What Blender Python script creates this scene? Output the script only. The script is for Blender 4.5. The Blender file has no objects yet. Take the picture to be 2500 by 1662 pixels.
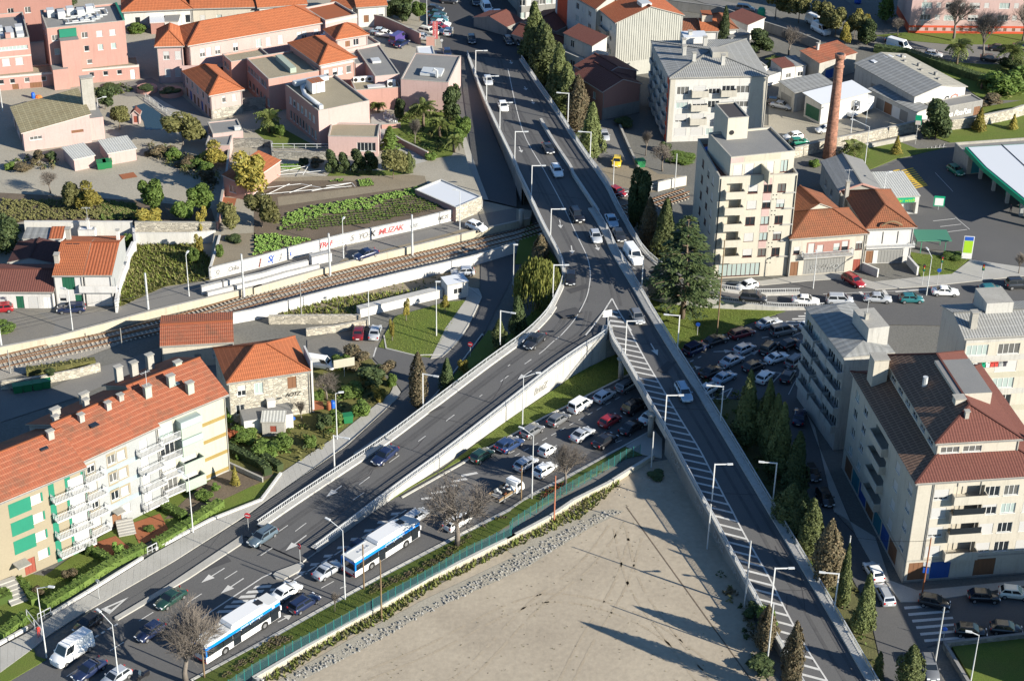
import bpy,bmesh,math,random
from mathutils import Vector as V,Matrix
from mathutils.geometry import tessellate_polygon
R=random.Random(7)
SC=bpy.context.scene
COL=SC.collection
rad=math.radians
# camera
F,TH,RO,CH=4463.57,rad(29.696),rad(1.12),139.62
_r=V((1,0,0));_f=V((0,math.cos(TH),-math.sin(TH)));_u=V((0,math.sin(TH),math.cos(TH)))
CR=math.cos(RO)*_r+math.sin(RO)*_u
CU=-math.sin(RO)*_r+math.cos(RO)*_u
cam=bpy.data.cameras.new('camera');cam.sensor_width=36;cam.lens=F/2500*36
cam.clip_end=4000;cam.clip_start=1
co=bpy.data.objects.new('camera',cam);COL.objects.link(co)
m3=Matrix((CR,CU,-_f)).transposed()
co.matrix_world=Matrix.Translation((0,0,CH))@m3.to_4x4()
SC.camera=co
# sky and sun
SUN_EL=rad(22.5);SUN_DIR=V((0.872,-0.489,0)).normalized()
w=bpy.data.worlds.new('World');SC.world=w;w.use_nodes=True
nt=w.node_tree;bg=nt.nodes['Background']
sky=nt.nodes.new('ShaderNodeTexSky');sky.sky_type='NISHITA';sky.sun_disc=False
sky.sun_elevation=SUN_EL;sky.sun_rotation=math.atan2(SUN_DIR.x,SUN_DIR.y)
sky.air_density=1.0;sky.dust_density=0.2;sky.ozone_density=1.6
tint=nt.nodes.new('ShaderNodeMix');tint.data_type='RGBA';tint.blend_type='MULTIPLY';tint.inputs[0].default_value=1;tint.inputs[7].default_value=(.72,.96,1.2,1)
nt.links.new(sky.outputs[0],tint.inputs[6]);nt.links.new(tint.outputs[2],bg.inputs[0]);bg.inputs[1].default_value=0.062
sl=bpy.data.lights.new('sun','SUN');sl.energy=5.0;sl.angle=rad(0.5);sl.color=(1,0.93,0.81)
so=bpy.data.objects.new('sun',sl);COL.objects.link(so)
sd=V((SUN_DIR.x*math.cos(SUN_EL),SUN_DIR.y*math.cos(SUN_EL),math.sin(SUN_EL)))
so.rotation_euler=sd.to_track_quat('Z','Y').to_euler()
so.location=sd*300
SC.view_settings.view_transform='Standard';SC.view_settings.look='None'
SC.view_settings.exposure=1.22;SC.view_settings.gamma=1;SC.view_settings.use_curve_mapping=False
SC.cycles.max_bounces=5;SC.cycles.diffuse_bounces=3;SC.cycles.glossy_bounces=2
SC.cycles.transparent_max_bounces=6
# survey helpers: a measured direction meets the ground
K=640/2359.
def _tile(cx,cy):return lambda x,y:(cx+x*K,cy+y*K)
a1,a2,a3,a4=[_tile(x,0)for x in(0,620,1240,1860)]
b1,b2,b3,b4=[_tile(x,400)for x in(0,620,1240,1860)]
c1,c2,c3,c4=[_tile(x,800)for x in(0,620,1240,1860)]
d1,d2,d3,d4=[_tile(x,1242)for x in(0,620,1240,1860)]
def S(x,y):return(x,y)
def many(t,s):return[t(*map(float,p.split(',')))for p in s.split()]
def G(q,z=0.0):
 d=(q[0]-1250)/F*CR-(q[1]-831)/F*CU+_f
 return V((0,0,CH))+d*((z-CH)/d.z)
def GL(qs,z=0.0):return[G(q,z)for q in qs]
ZN,ZR=2.8,1.0
# materials
MATS={}
def newmat(name):
 m=bpy.data.materials.new(name);m.use_nodes=True
 nt=m.node_tree;b=nt.nodes['Principled BSDF']
 MATS[name]=m
 return m,nt,b
def N(nt,t,**kw):
 n=nt.nodes.new('ShaderNode'+t)
 for k,v in kw.items():
  if k.startswith('i'):n.inputs[int(k[1:])].default_value=v
  else:setattr(n,k,v)
 return n
def L(nt,a,b):nt.links.new(a,b)
def mixc(nt,f,a,b,mode='MIX'):
 n=nt.nodes.new('ShaderNodeMix');n.data_type='RGBA';n.blend_type=mode
 for i,v in((0,f),(6,a),(7,b)):
  if hasattr(v,'is_output'):L(nt,v,n.inputs[i])
  elif i==0:n.inputs[0].default_value=v
  else:n.inputs[i].default_value=(*v,1)if len(v)==3 else v
 return n.outputs[2]
def ramp(nt,x,a,b):
 n=N(nt,'MapRange');L(nt,x,n.inputs[0]);n.inputs[1].default_value=a;n.inputs[2].default_value=b
 return n.outputs[0]
def mth(nt,op,a,b=0.0):
 n=N(nt,'Math',operation=op)
 for i,v in((0,a),(1,b)):
  if hasattr(v,'is_output'):L(nt,v,n.inputs[i])
  else:n.inputs[i].default_value=v
 return n.outputs[0]
def noise(nt,scale,detail=3.0,rough=.6,vec=None,stretch=None):
 n=N(nt,'TexNoise');n.inputs['Scale'].default_value=scale;n.inputs['Detail'].default_value=detail
 n.inputs['Roughness'].default_value=rough
 if vec is None:
  vec=N(nt,'NewGeometry').outputs['Position']
 if stretch:
  vm=N(nt,'VectorMath',operation='MULTIPLY');L(nt,vec,vm.inputs[0]);vm.inputs[1].default_value=stretch;vec=vm.outputs[0]
 L(nt,vec,n.inputs['Vector'])
 return n.outputs['Fac']
def mat(name,c,rough=.85,c2=None,scale=.5,amt=.5,fine=6.0,fineamt=.25,bump=0.0,streak=0.0,metal=0.0,spec=.3):
 """base colour c drifting to c2 over large noise, with fine grain; streak adds rain marks down walls"""
 m,nt,b=newmat(name)
 c2=c2 or tuple(x*.72 for x in c)
 f=ramp(nt,noise(nt,scale,4),.35,.7)
 col=mixc(nt,mth(nt,'MULTIPLY',f,amt),c,c2)
 g=noise(nt,fine,3)
 if fineamt:
  col=mixc(nt,fineamt,col,mixc(nt,ramp(nt,g,.3,.7),tuple(x*.55 for x in c),tuple(min(1,x*1.3)for x in c)))
 if streak:
  s=ramp(nt,noise(nt,1.0,4,.7,stretch=(2.2,2.2,.18)),.52,.75)
  col=mixc(nt,mth(nt,'MULTIPLY',s,streak),col,tuple(x*.45 for x in c))
 L(nt,col,b.inputs['Base Color']);b.inputs['Roughness'].default_value=rough
 b.inputs['Metallic'].default_value=metal;b.inputs['Specular IOR Level'].default_value=spec
 if bump:
  bn=N(nt,'Bump');bn.inputs['Strength'].default_value=bump;bn.inputs['Distance'].default_value=.1
  L(nt,g,bn.inputs['Height']);L(nt,bn.outputs[0],b.inputs['Normal'])
 return m
def flat(name,c,rough=.5,metal=0.0,spec=.5,coat=0.0):
 m,nt,b=newmat(name)
 b.inputs['Base Color'].default_value=(*c,1);b.inputs['Roughness'].default_value=rough
 b.inputs['Metallic'].default_value=metal;b.inputs['Specular IOR Level'].default_value=spec
 b.inputs['Coat Weight'].default_value=coat
 return m
def tilemat(name,c,dark,line=None,course=.75,barrel=.3,bar_amt=.35,line_amt=.35,moss=.3,mosscol=(.10,.075,.05),rough=.9):
 """roof covering: UV u runs along the eave and v down the slope, both in metres"""
 m,nt,b=newmat(name)
 uv=N(nt,'UVMap');sep=N(nt,'SeparateXYZ');L(nt,uv.outputs[0],sep.inputs[0])
 u,v=sep.outputs[0],sep.outputs[1]
 cell=N(nt,'CombineXYZ')
 L(nt,mth(nt,'FLOOR',mth(nt,'DIVIDE',u,barrel)),cell.inputs[0]);L(nt,mth(nt,'FLOOR',mth(nt,'DIVIDE',v,.38)),cell.inputs[1])
 wn=N(nt,'TexWhiteNoise',noise_dimensions='2D');L(nt,cell.outputs[0],wn.inputs['Vector'])
 col=mixc(nt,mth(nt,'MULTIPLY',wn.outputs[0],.55),c,dark)
 fr=mth(nt,'FRACT',mth(nt,'DIVIDE',u,barrel))
 tri=mth(nt,'ABSOLUTE',mth(nt,'SUBTRACT',fr,.5))
 if bar_amt:col=mixc(nt,mth(nt,'MULTIPLY',ramp(nt,tri,.22,.4),bar_amt),col,tuple(x*.45 for x in dark))
 if line_amt:
  fv=mth(nt,'FRACT',mth(nt,'DIVIDE',v,course))
  jag=mth(nt,'ADD',fv,mth(nt,'MULTIPLY',mth(nt,'SUBTRACT',wn.outputs[0],.5),.12))
  col=mixc(nt,mth(nt,'MULTIPLY',ramp(nt,jag,.80,.92),line_amt),col,line or tuple(min(1,x*1.7)for x in c))
 if moss:
  f=ramp(nt,noise(nt,.35,5,.7),.48,.72)
  col=mixc(nt,mth(nt,'MULTIPLY',f,moss),col,mosscol)
  f2=ramp(nt,noise(nt,1.3,4,.7),.55,.75)
  col=mixc(nt,mth(nt,'MULTIPLY',f2,moss*.6),col,mosscol)
 L(nt,col,b.inputs['Base Color']);b.inputs['Roughness'].default_value=rough;b.inputs['Specular IOR Level'].default_value=.2
 bn=N(nt,'Bump');bn.inputs['Strength'].default_value=.7;bn.inputs['Distance'].default_value=.08
 h=mth(nt,'ADD',mth(nt,'SUBTRACT',.5,tri),mth(nt,'MULTIPLY',mth(nt,'FRACT',mth(nt,'DIVIDE',v,.38)),.5))
 L(nt,h,bn.inputs['Height']);L(nt,bn.outputs[0],b.inputs['Normal'])
 return m
def stonemat(name,c,scale=1.6,mortar=(.33,.31,.27),amt=.8):
 m,nt,b=newmat(name)
 pos=N(nt,'NewGeometry').outputs['Position']
 vm=N(nt,'VectorMath',operation='MULTIPLY');L(nt,pos,vm.inputs[0]);vm.inputs[1].default_value=(1,1,1.7)
 v1=N(nt,'TexVoronoi');v1.inputs['Scale'].default_value=scale;L(nt,vm.outputs[0],v1.inputs['Vector'])
 v2=N(nt,'TexVoronoi',feature='DISTANCE_TO_EDGE');v2.inputs['Scale'].default_value=scale;L(nt,vm.outputs[0],v2.inputs['Vector'])
 sep=N(nt,'SeparateColor');L(nt,v1.outputs['Color'],sep.inputs[0])
 col=mixc(nt,sep.outputs[0],tuple(x*.55 for x in c),tuple(x*1.25 for x in c))
 col=mixc(nt,.3,col,mixc(nt,ramp(nt,noise(nt,5,4),.3,.7),tuple(x*.5 for x in c),c))
 e=ramp(nt,v2.outputs['Distance'],.02,.07)
 col=mixc(nt,mth(nt,'MULTIPLY',mth(nt,'SUBTRACT',1.0,e),amt),col,mortar)
 L(nt,col,b.inputs['Base Color']);b.inputs['Roughness'].default_value=.95
 bn=N(nt,'Bump');bn.inputs['Strength'].default_value=.8;bn.inputs['Distance'].default_value=.1
 L(nt,e,bn.inputs['Height']);L(nt,bn.outputs[0],b.inputs['Normal'])
 return m
def leafmat(name,c,c2,trans=.25,rough=.7):
 m,nt,b=newmat(name)
 g=N(nt,'NewGeometry')
 col=mixc(nt,g.outputs['Random Per Island'],c,c2)
 oi=N(nt,'ObjectInfo')
 col=mixc(nt,mth(nt,'MULTIPLY',ramp(nt,noise(nt,.9,3),.35,.7),.5),col,tuple(x*.6 for x in c2))
 hs=N(nt,'HueSaturation');L(nt,col,hs.inputs['Color'])
 L(nt,mth(nt,'ADD',.75,mth(nt,'MULTIPLY',oi.outputs['Random'],.5)),hs.inputs['Value'])
 L(nt,hs.outputs[0],b.inputs['Base Color']);b.inputs['Roughness'].default_value=rough
 b.inputs['Specular IOR Level'].default_value=.25
 tr=N(nt,'BsdfTranslucent');L(nt,hs.outputs[0],tr.inputs[0])
 mx=N(nt,'MixShader');mx.inputs[0].default_value=trans
 L(nt,b.outputs[0],mx.inputs[1]);L(nt,tr.outputs[0],mx.inputs[2])
 L(nt,mx.outputs[0],nt.nodes['Material Output'].inputs[0])
 return m
M=MATS
mat('asphalt',(0.1,0.099,0.098),.9,(0.12,0.117,0.112),.12,.7,9,.35,.15,spec=.1)
mat('asphalt_dark',(0.062,0.062,0.064),.88,(0.075,0.074,0.075),.1,.8,9,.35,.15,spec=.1)
mat('asphalt_old',(0.15,0.145,0.135),.92,(0.19,0.18,0.16),.2,.8,7,.35,.2)
mat('cobble',(.16,.15,.13),.95,(.2,.185,.155),.25,.8,12,.5,.5)
mat('pavement',(.34,.33,.3),.9,(.26,.25,.22),.3,.7,8,.2)
mat('kerb',(.42,.41,.37),.9,(.32,.31,.28),.6,.6,8,.2)
mat('concrete',(0.33,0.315,0.28),.9,(0.22,0.21,0.18),.3,.8,5,.25,.1,.45)
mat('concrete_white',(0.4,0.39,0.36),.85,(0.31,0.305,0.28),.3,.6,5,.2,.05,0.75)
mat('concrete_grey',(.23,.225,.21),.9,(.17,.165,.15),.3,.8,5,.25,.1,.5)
mat('wall_cream',(0.4,0.365,0.28),.9,(0.32,0.29,0.22),.25,.7,5,.2,.05,.5)
mat('white_wall',(0.5,0.49,0.47),.85,(0.42,0.41,0.385),.35,.6,5,.15,.03,0.45)
mat('white_render',(0.48,0.47,0.44),.85,(0.41,0.4,0.365),.35,.6,5,.15,.03,0.5)
mat('earth',(.35,.3,.225),.95,(.26,.22,.165),.09,.95,1.4,.22,.3)
mat('earth_track',(.3,.25,.18),.95,(.34,.29,.215),.5,1.0,3,.3)
mat('soil',(.13,.1,.07),.95,(.075,.06,.045),.3,.9,5,.4,.5)
mat('dirt_path',(.22,.185,.13),.95,(.16,.135,.095),.25,.9,5,.4,.4)
mat('yard',(0.3,0.275,0.22),.95,(0.23,0.21,0.165),.12,.9,4,.35,.3)
mat('town_ground',(.14,.135,.12),.95,(.1,.1,.085),.06,.9,3,.4,.3)
mat('lawn',(0.095,0.135,0.02),.95,(0.13,0.12,0.035),.25,.9,9,.6,.5)
mat('lawn_dry',(.115,.115,.03),.95,(.13,.1,.045),.22,.9,7,.6,.6)
mat('scrub',(.085,.09,.032),.95,(.15,.12,.065),.3,.9,5,.6,.6)
mat('ballast',(0.3,0.275,0.23),.95,(0.22,0.2,0.17),.4,.8,14,.6,.8)
mat('pink',(0.38,0.22,0.185),.9,(0.34,0.19,0.155),.2,.7,4,.12,.03,0.3)
mat('pink_pale',(0.43,0.305,0.28),.9,(0.38,0.265,0.24),.2,.7,4,.12,.03,0.3)
mat('pink_deep',(0.31,0.165,0.135),.9,(0.27,0.14,0.115),.2,.7,4,.12,.03,.2)
mat('pink_trim',(0.5,0.43,0.39),.85)
mat('cream',(0.43,0.4,0.335),.88,(0.37,0.34,0.28),.2,.6,4,.12,.03,0.4)
mat('cream_light',(0.38,0.36,0.285),.88,(0.33,0.31,0.24),.2,.6,4,.1,.03,0.3)
mat('yellow_cream',(0.45,0.42,0.345),.88,(0.4,0.37,0.3),.2,.6,4,.1,.03,0.3)
mat('beige',(0.4,0.375,0.32),.88,(0.33,0.31,0.26),.2,.6,4,.12,.03,0.45)
mat('ochre_band',(.25,.18,.06),.9)
mat('green_paint',(0.014,0.165,0.1),.7,(0.01,0.13,0.08),.3,.6,4,.1)
mat('blue_grey_band',(.27,.34,.35),.8)
mat('pale_green',(0.29,0.34,0.28),.8,(0.25,0.29,0.24),.4,.6)
mat('grey_panel',(0.36,0.36,0.32),.8,(0.28,0.28,0.25),.4,.6,5,.2,0,.4)
mat('light_grey',(0.28,0.29,0.285),.8)
mat('red_trim',(.5,.075,.03),.8)
mat('roof_felt',(.17,.17,.165),.95,(.21,.205,.19),.3,.8,6,.3,.1)
mat('roof_gravel',(.27,.235,.165),.95,(.2,.17,.115),.25,.8,10,.5,.5)
mat('roof_dark',(.055,.05,.05),.9,(.04,.035,.035),.3)
mat('roof_terracotta_floor',(.23,.1,.065),.9)
mat('wood',(.19,.13,.07),.9,(.12,.085,.05),2,.8,8,.4)
mat('brick_red',(.4,.15,.085),.9,(.3,.12,.08),1.2,.8,6,.5,.4,.3)
mat('bark',(.16,.12,.085),.95,(.1,.075,.055),2,.8,8,.5,.4)
mat('tan',(.25,.215,.15),.9,(.21,.18,.125),.2,.6,4,.12)
mat('asphalt_worn',(0.075,0.074,0.074),.85,(0.105,0.103,0.1),.5,1.0,5,.35,spec=.1)
mat('sign_pink',(.42,.1,.1),.6)
mat('bark_grey',(.15,.13,.11),.95,(.13,.105,.08),2,.8,8,.5,.3)
mat('rubble',(.42,.38,.31),.95,(.3,.27,.22),.8,.8,3,.5)
mat('road_paint',(0.5,0.49,0.46),.8,(0.34,0.335,0.32),.8,.7,8,.35)
mat('paint_yellow',(.6,.4,.04),.8,(.45,.3,.04),.8,.7)
tilemat('tile_orange',(0.37,0.122,0.052),(0.27,0.084,0.038),barrel=.3,moss=.3,mosscol=(.16,.075,.04))
tilemat('tile_apartment',(0.31,0.1,0.052),(0.22,0.07,0.04),line=(.42,.2,.12),course=.8,barrel=.3,bar_amt=.2,line_amt=.6,moss=.75,mosscol=(.11,.075,.05))
tilemat('tile_old',(0.26,0.1,0.05),(0.17,0.066,0.037),course=.5,barrel=.35,bar_amt=.55,moss=.55,mosscol=(.1,.06,.035))
tilemat('tile_stripe',(0.42,0.135,0.06),(0.35,0.095,0.04),course=3,barrel=.5,bar_amt=.85,line_amt=0,moss=.1)
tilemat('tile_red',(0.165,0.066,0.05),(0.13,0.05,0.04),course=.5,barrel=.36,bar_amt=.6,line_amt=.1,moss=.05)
tilemat('tile_brown',(.2,.125,.085),(.14,.085,.06),course=.8,barrel=.55,bar_amt=.75,line_amt=.35,moss=.15)
tilemat('tile_maroon',(.09,.04,.035),(.06,.03,.028),course=.8,barrel=.5,bar_amt=.4,line_amt=.15,moss=.1,mosscol=(.04,.03,.03))
tilemat('roof_fibre',(.3,.3,.285),(.24,.24,.225),course=1.6,barrel=.42,bar_amt=.75,line_amt=.15,moss=.3,mosscol=(.2,.19,.16))
tilemat('roof_sheet',(.23,.235,.23),(.19,.195,.19),course=2.4,barrel=1.1,bar_amt=.35,line_amt=.2,moss=.3,mosscol=(.17,.165,.145))
tilemat('roof_ochre',(.31,.27,.16),(.24,.2,.11),course=1.1,barrel=1.0,bar_amt=.35,line_amt=.3,moss=.5,mosscol=(.2,.15,.07))
tilemat('roof_pale',(.36,.34,.28),(.3,.28,.23),course=2.4,barrel=1.1,bar_amt=.2,line_amt=.15,moss=.3,mosscol=(.25,.24,.2))
tilemat('metal_ribs',(.5,.5,.46),(.42,.42,.38),course=3,barrel=.45,bar_amt=.5,line_amt=0,moss=.3,mosscol=(.36,.35,.3))
stonemat('brick_shaft',(.33,.155,.1),1.9,(.24,.16,.12),.5)
stonemat('stone_wall',(.42,.385,.31));stonemat('granite',(.36,.335,.28),1.1)
stonemat('stone_grey',(.24,.23,.2),1.3,(.16,.155,.14))
flat('glass',(.018,.022,.026),.12,0,.6);flat('glass_mid',(.1,.1,.095),.15,0,.6);flat('glass_car',(.012,.016,.02),.06,0,.7)
flat('glass_pale',(.3,.36,.34),.25,0,.6);flat('white_paint',(0.6,0.6,0.58),.5)
flat('shutter_white',(0.42,0.415,0.4),.6);flat('frame_dark',(.09,.03,.025),.6);flat('dark_hole',(.025,.023,.02),.9)
flat('door_brown',(.16,.075,.035),.7);flat('door_green',(.01,.085,.045),.6);flat('door_grey',(.2,.2,.19),.6);flat('door_red',(.22,.05,.03),.7)
flat('steel',(.45,.47,.48),.45,.6);flat('galvanised',(.5,.51,.5),.55,.3);flat('lamp_white',(0.6,0.6,0.58),.45);flat('lamp_grey',(.5,.51,.5),.5)
flat('railing_white',(0.44,0.45,0.45),.5);flat('tyre',(.018,.018,.018),.9,0,.2);flat('rim',(.5,.5,.5),.35,.8)
flat('headlight',(.7,.72,.72),.12,0,.8);flat('taillight',(.4,.01,.01),.25);flat('plate',(.75,.75,.7),.5);flat('black',(.015,.015,.016),.5)
flat('bus_blue',(.004,.17,.55),.3,0,.5,.3);flat('bus_white',(0.6,0.6,0.59),.3,0,.5,.3);flat('bus_roof',(0.5,0.5,0.48),.55)
flat('sign_red',(.55,.02,.03),.5);flat('sign_blue',(.015,.08,.38),.5);flat('sign_green',(.0,.26,.13),.5);flat('lime',(.3,.5,.02),.5)
flat('bin_green',(.012,.14,.05),.5);flat('plastic_blue',(.01,.09,.45),.5);flat('plastic_orange',(.6,.15,.03),.6)
flat('fence_green',(0.015,0.06,0.06),.6);flat('post_green',(.02,.17,.15),.5);flat('rust',(.24,.08,.03),.9);flat('rail',(.2,.11,.06),.5,.5)
flat('skin',(.45,.26,.18),.6);flat('cloth_dark',(.03,.03,.04),.8);flat('cloth_red',(.45,.04,.03),.8);flat('water',(.02,.035,.035),.05,0,.6)
flat('blue_door',(.02,.07,.25),.5);flat('teal_glass',(.03,.16,.2),.25);flat('shelter_green',(.05,.17,.105),.6);flat('canopy_green',(.0,.22,.11),.45);flat('white_sheet',(0.52,0.535,0.55),.5)
leafmat('leaf_cypress',(0.065,0.085,0.028),(0.13,0.15,0.05),.15)
leafmat('leaf_dark',(0.035,0.058,0.022),(0.075,0.1,0.035),.15)
leafmat('leaf_green',(0.07,0.12,0.024),(0.14,0.2,0.045))
leafmat('leaf_bright',(.12,.22,.035),(.2,.3,.07))
leafmat('leaf_olive',(0.12,0.125,0.04),(0.2,0.19,0.07))
leafmat('leaf_yellow',(0.34,0.26,0.05),(0.22,0.21,0.05))
leafmat('leaf_brown',(0.17,0.125,0.07),(0.1,0.09,0.05),.15)
leafmat('leaf_willow',(0.28,0.28,0.07),(0.18,0.21,0.05))
leafmat('leaf_red',(.2,.04,.025),(.3,.1,.04))
leafmat('palm',(.09,.13,.03),(.17,.19,.06))
leafmat('blade',(0.13,0.18,0.025),(0.2,0.23,0.05))
leafmat('blade_dry',(0.27,0.24,0.1),(0.16,0.16,0.05))
# mesh builder
class MB:
 def __init__(s):s.v=[];s.f=[];s.mi=[];s.uv=[];s.smooth=False
 def poly(s,pts,mi=0,uv=None):
  i=len(s.v);s.v+=[tuple(p)for p in pts];s.f.append(tuple(range(i,i+len(pts))));s.mi.append(mi)
  s.uv.append(uv)
  return s
 def box(s,x0,x1,y0,y1,z0,z1,mi=0,top=None):
  p=[(x0,y0,z0),(x1,y0,z0),(x1,y1,z0),(x0,y1,z0),(x0,y0,z1),(x1,y0,z1),(x1,y1,z1),(x0,y1,z1)]
  for q,k in(((0,3,2,1),0),((4,5,6,7),1),((0,1,5,4),0),((1,2,6,5),0),((2,3,7,6),0),((3,0,4,7),0)):
   s.poly([p[i]for i in q],(top if(top is not None and k)else mi))
  return s
 def bar(s,a,b,w,h=None,mi=0):
  """square bar from a to b"""
  a=V(a);b=V(b);d=(b-a).normalized();h=h or w
  r=d.cross(V((0,0,1)))
  r=r.normalized()if r.length>1e-4 else V((1,0,0))
  u=r.cross(d)
  c=[(-1,-1),(1,-1),(1,1),(-1,1)]
  A=[a+r*(x*w/2)+u*(y*h/2)for x,y in c];B=[b+r*(x*w/2)+u*(y*h/2)for x,y in c]
  for i in range(4):s.poly([A[i],A[(i+1)%4],B[(i+1)%4],B[i]],mi)
  s.poly(A[::-1],mi);s.poly(B,mi)
  return s
 def tube(s,pts,rs,n=6,mi=0,cap=True):
  pts=[V(p)for p in pts];i0=len(s.v);prev=None
  if not hasattr(rs,'__len__'):rs=[rs]*len(pts)
  for k,p in enumerate(pts):
   d=(pts[min(k+1,len(pts)-1)]-pts[max(k-1,0)]).normalized()
   r=prev-d*prev.dot(d)if prev else d.cross(V((0,1,0))if abs(d.y)<.9 else V((1,0,0)))
   r.normalize();prev=r;u=d.cross(r)
   for j in range(n):
    t=2*math.pi*j/n;s.v.append(tuple(p+(r*math.cos(t)+u*math.sin(t))*rs[k]))
  for k in range(len(pts)-1):
   for j in range(n):
    a=i0+k*n+j;b=i0+k*n+(j+1)%n
    s.f.append((a,b,b+n,a+n));s.mi.append(mi);s.uv.append(None)
  if cap:
   s.f.append(tuple(i0+j for j in range(n))[::-1]);s.mi.append(mi);s.uv.append(None)
   s.f.append(tuple(i0+(len(pts)-1)*n+j for j in range(n)));s.mi.append(mi);s.uv.append(None)
  return s
 def loft(s,rings,mi=0,cap=True):
  i0=len(s.v);n=len(rings[0])
  for r in rings:s.v+=[tuple(p)for p in r]
  for k in range(len(rings)-1):
   for j in range(n):
    a=i0+k*n+j;b=i0+k*n+(j+1)%n
    s.f.append((a,b,b+n,a+n));s.mi.append(mi);s.uv.append(None)
  if cap:
   s.f.append(tuple(i0+j for j in range(n))[::-1]);s.mi.append(mi);s.uv.append(None)
   s.f.append(tuple(i0+(len(rings)-1)*n+j for j in range(n)));s.mi.append(mi);s.uv.append(None)
  return s
 def prism(s,pts,z0,z1,mi=0,top=None):
  n=len(pts);lo=[(p[0],p[1],z0)for p in pts];hi=[(p[0],p[1],z1)for p in pts]
  ar=sum(pts[i][0]*pts[(i+1)%n][1]-pts[(i+1)%n][0]*pts[i][1]for i in range(n))
  if ar<0:lo.reverse();hi.reverse()
  for i in range(n):s.poly([lo[i],lo[(i+1)%n],hi[(i+1)%n],hi[i]],mi)
  s.poly(hi,mi if top is None else top);s.poly(lo[::-1],mi)
  return s
 def mesh(s,name,mats,smooth=False):
  me=bpy.data.meshes.new(name);me.from_pydata(s.v,[],s.f)
  for m in mats:me.materials.append(M[m]if isinstance(m,str)else m)
  if any(s.mi):me.polygons.foreach_set('material_index',s.mi)
  if any(u is not None for u in s.uv):
   lay=me.uv_layers.new(name='UVMap');k=0
   for u,f in zip(s.uv,s.f):
    for j in range(len(f)):
     if u is not None:lay.data[k].uv=u[j]
     k+=1
  if smooth:me.polygons.foreach_set('use_smooth',[True]*len(me.polygons))
  me.update()
  return me
def ob(name,me,parent=None,loc=(0,0,0),rz=0.0,sc=None):
 o=bpy.data.objects.new(name,me);COL.objects.link(o)
 if parent:o.parent=parent
 o.location=loc;o.rotation_euler=(0,0,rz)
 if sc:o.scale=sc if hasattr(sc,'__len__')else(sc,sc,sc)
 return o
def tag(o,label=None,cat=None,group=None,kind=None):
 if label:o['label']=label
 if cat:o['category']=cat
 if group:o['group']=group
 if kind:o['kind']=kind
 return o
def thing(name,label,cat,loc=(0,0,0),rz=0.0,group=None,sc=None):
 return tag(ob(name,None,None,loc,rz,sc),label,cat,group,'thing')
def struct(name,me,loc=(0,0,0)):return tag(ob(name,me,None,loc),kind='structure')
CACHE={}
def cached(key,fn):
 if key not in CACHE:CACHE[key]=fn()
 return CACHE[key]
def tripoly(mb,pts,mi=0):
 """a possibly concave ground outline, triangulated, facing up"""
 for t in tessellate_polygon([[V((p[0],p[1],0))for p in pts]]):
  q=[pts[i]for i in t]
  if(q[1][0]-q[0][0])*(q[2][1]-q[0][1])-(q[2][0]-q[0][0])*(q[1][1]-q[0][1])<0:q.reverse()
  mb.poly(q,mi)
def sheet(name,qs,z,m,kind='structure',thick=0.0):
 pts=[G(q,z)for q in qs]if not isinstance(qs[0],V)else[V((p.x,p.y,z))for p in qs]
 b=MB();tripoly(b,pts)
 if thick:
  n=len(pts)
  for i in range(n):
   p,q=pts[i],pts[(i+1)%n]
   b.poly([(p.x,p.y,z-thick),(q.x,q.y,z-thick),q,p])
 o=ob(name,b.mesh(name,[m]));o['kind']=kind
 return o
def resample(pts,n):
 ds=[0.0]
 for i in range(1,len(pts)):ds.append(ds[-1]+(pts[i]-pts[i-1]).length)
 out=[];k=0
 for i in range(n):
  d=ds[-1]*i/(n-1)
  while k<len(ds)-2 and ds[k+1]<d:k+=1
  t=(d-ds[k])/max(1e-9,ds[k+1]-ds[k]);out.append(pts[k].lerp(pts[k+1],min(1,max(0,t))))
 return out
def plen(pts):return sum((pts[i]-pts[i-1]).length for i in range(1,len(pts)))
def spline(qs,n):
 """smooth a measured line (Catmull-Rom)"""
 P=[V((q[0],q[1],0))for q in qs];out=[]
 for i in range(len(P)-1):
  p0,p1,p2,p3=P[max(i-1,0)],P[i],P[i+1],P[min(i+2,len(P)-1)]
  for j in range(n):
   t=j/n;q=.5*((2*p1)+(p2-p0)*t+(2*p0-5*p1+4*p2-p3)*t*t+(3*p1-p0-3*p2+p3)*t**3)
   out.append((q.x,q.y))
 out.append(qs[-1]);return out
def text(name,s,size,m,parent,loc,rot,ext=.008):
 """flat lettering, converted to a mesh"""
 def fn():
  cu=bpy.data.curves.new(name,'FONT');cu.body=s;cu.size=size;cu.extrude=ext;cu.align_x='CENTER';cu.align_y='CENTER';cu.resolution_u=2
  if name=='graffiti':cu.space_character=.82;cu.shear=.25;cu.offset=size*.012
  t=bpy.data.objects.new('tmp',cu);me=bpy.data.meshes.new_from_object(t);bpy.data.objects.remove(t);bpy.data.curves.remove(cu)
  me.name=name;me.materials.clear();me.materials.append(M[m]);return me
 o=ob(name,cached(('text',s,size,m),fn),parent,loc);o.rotation_euler=rot;return o
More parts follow.
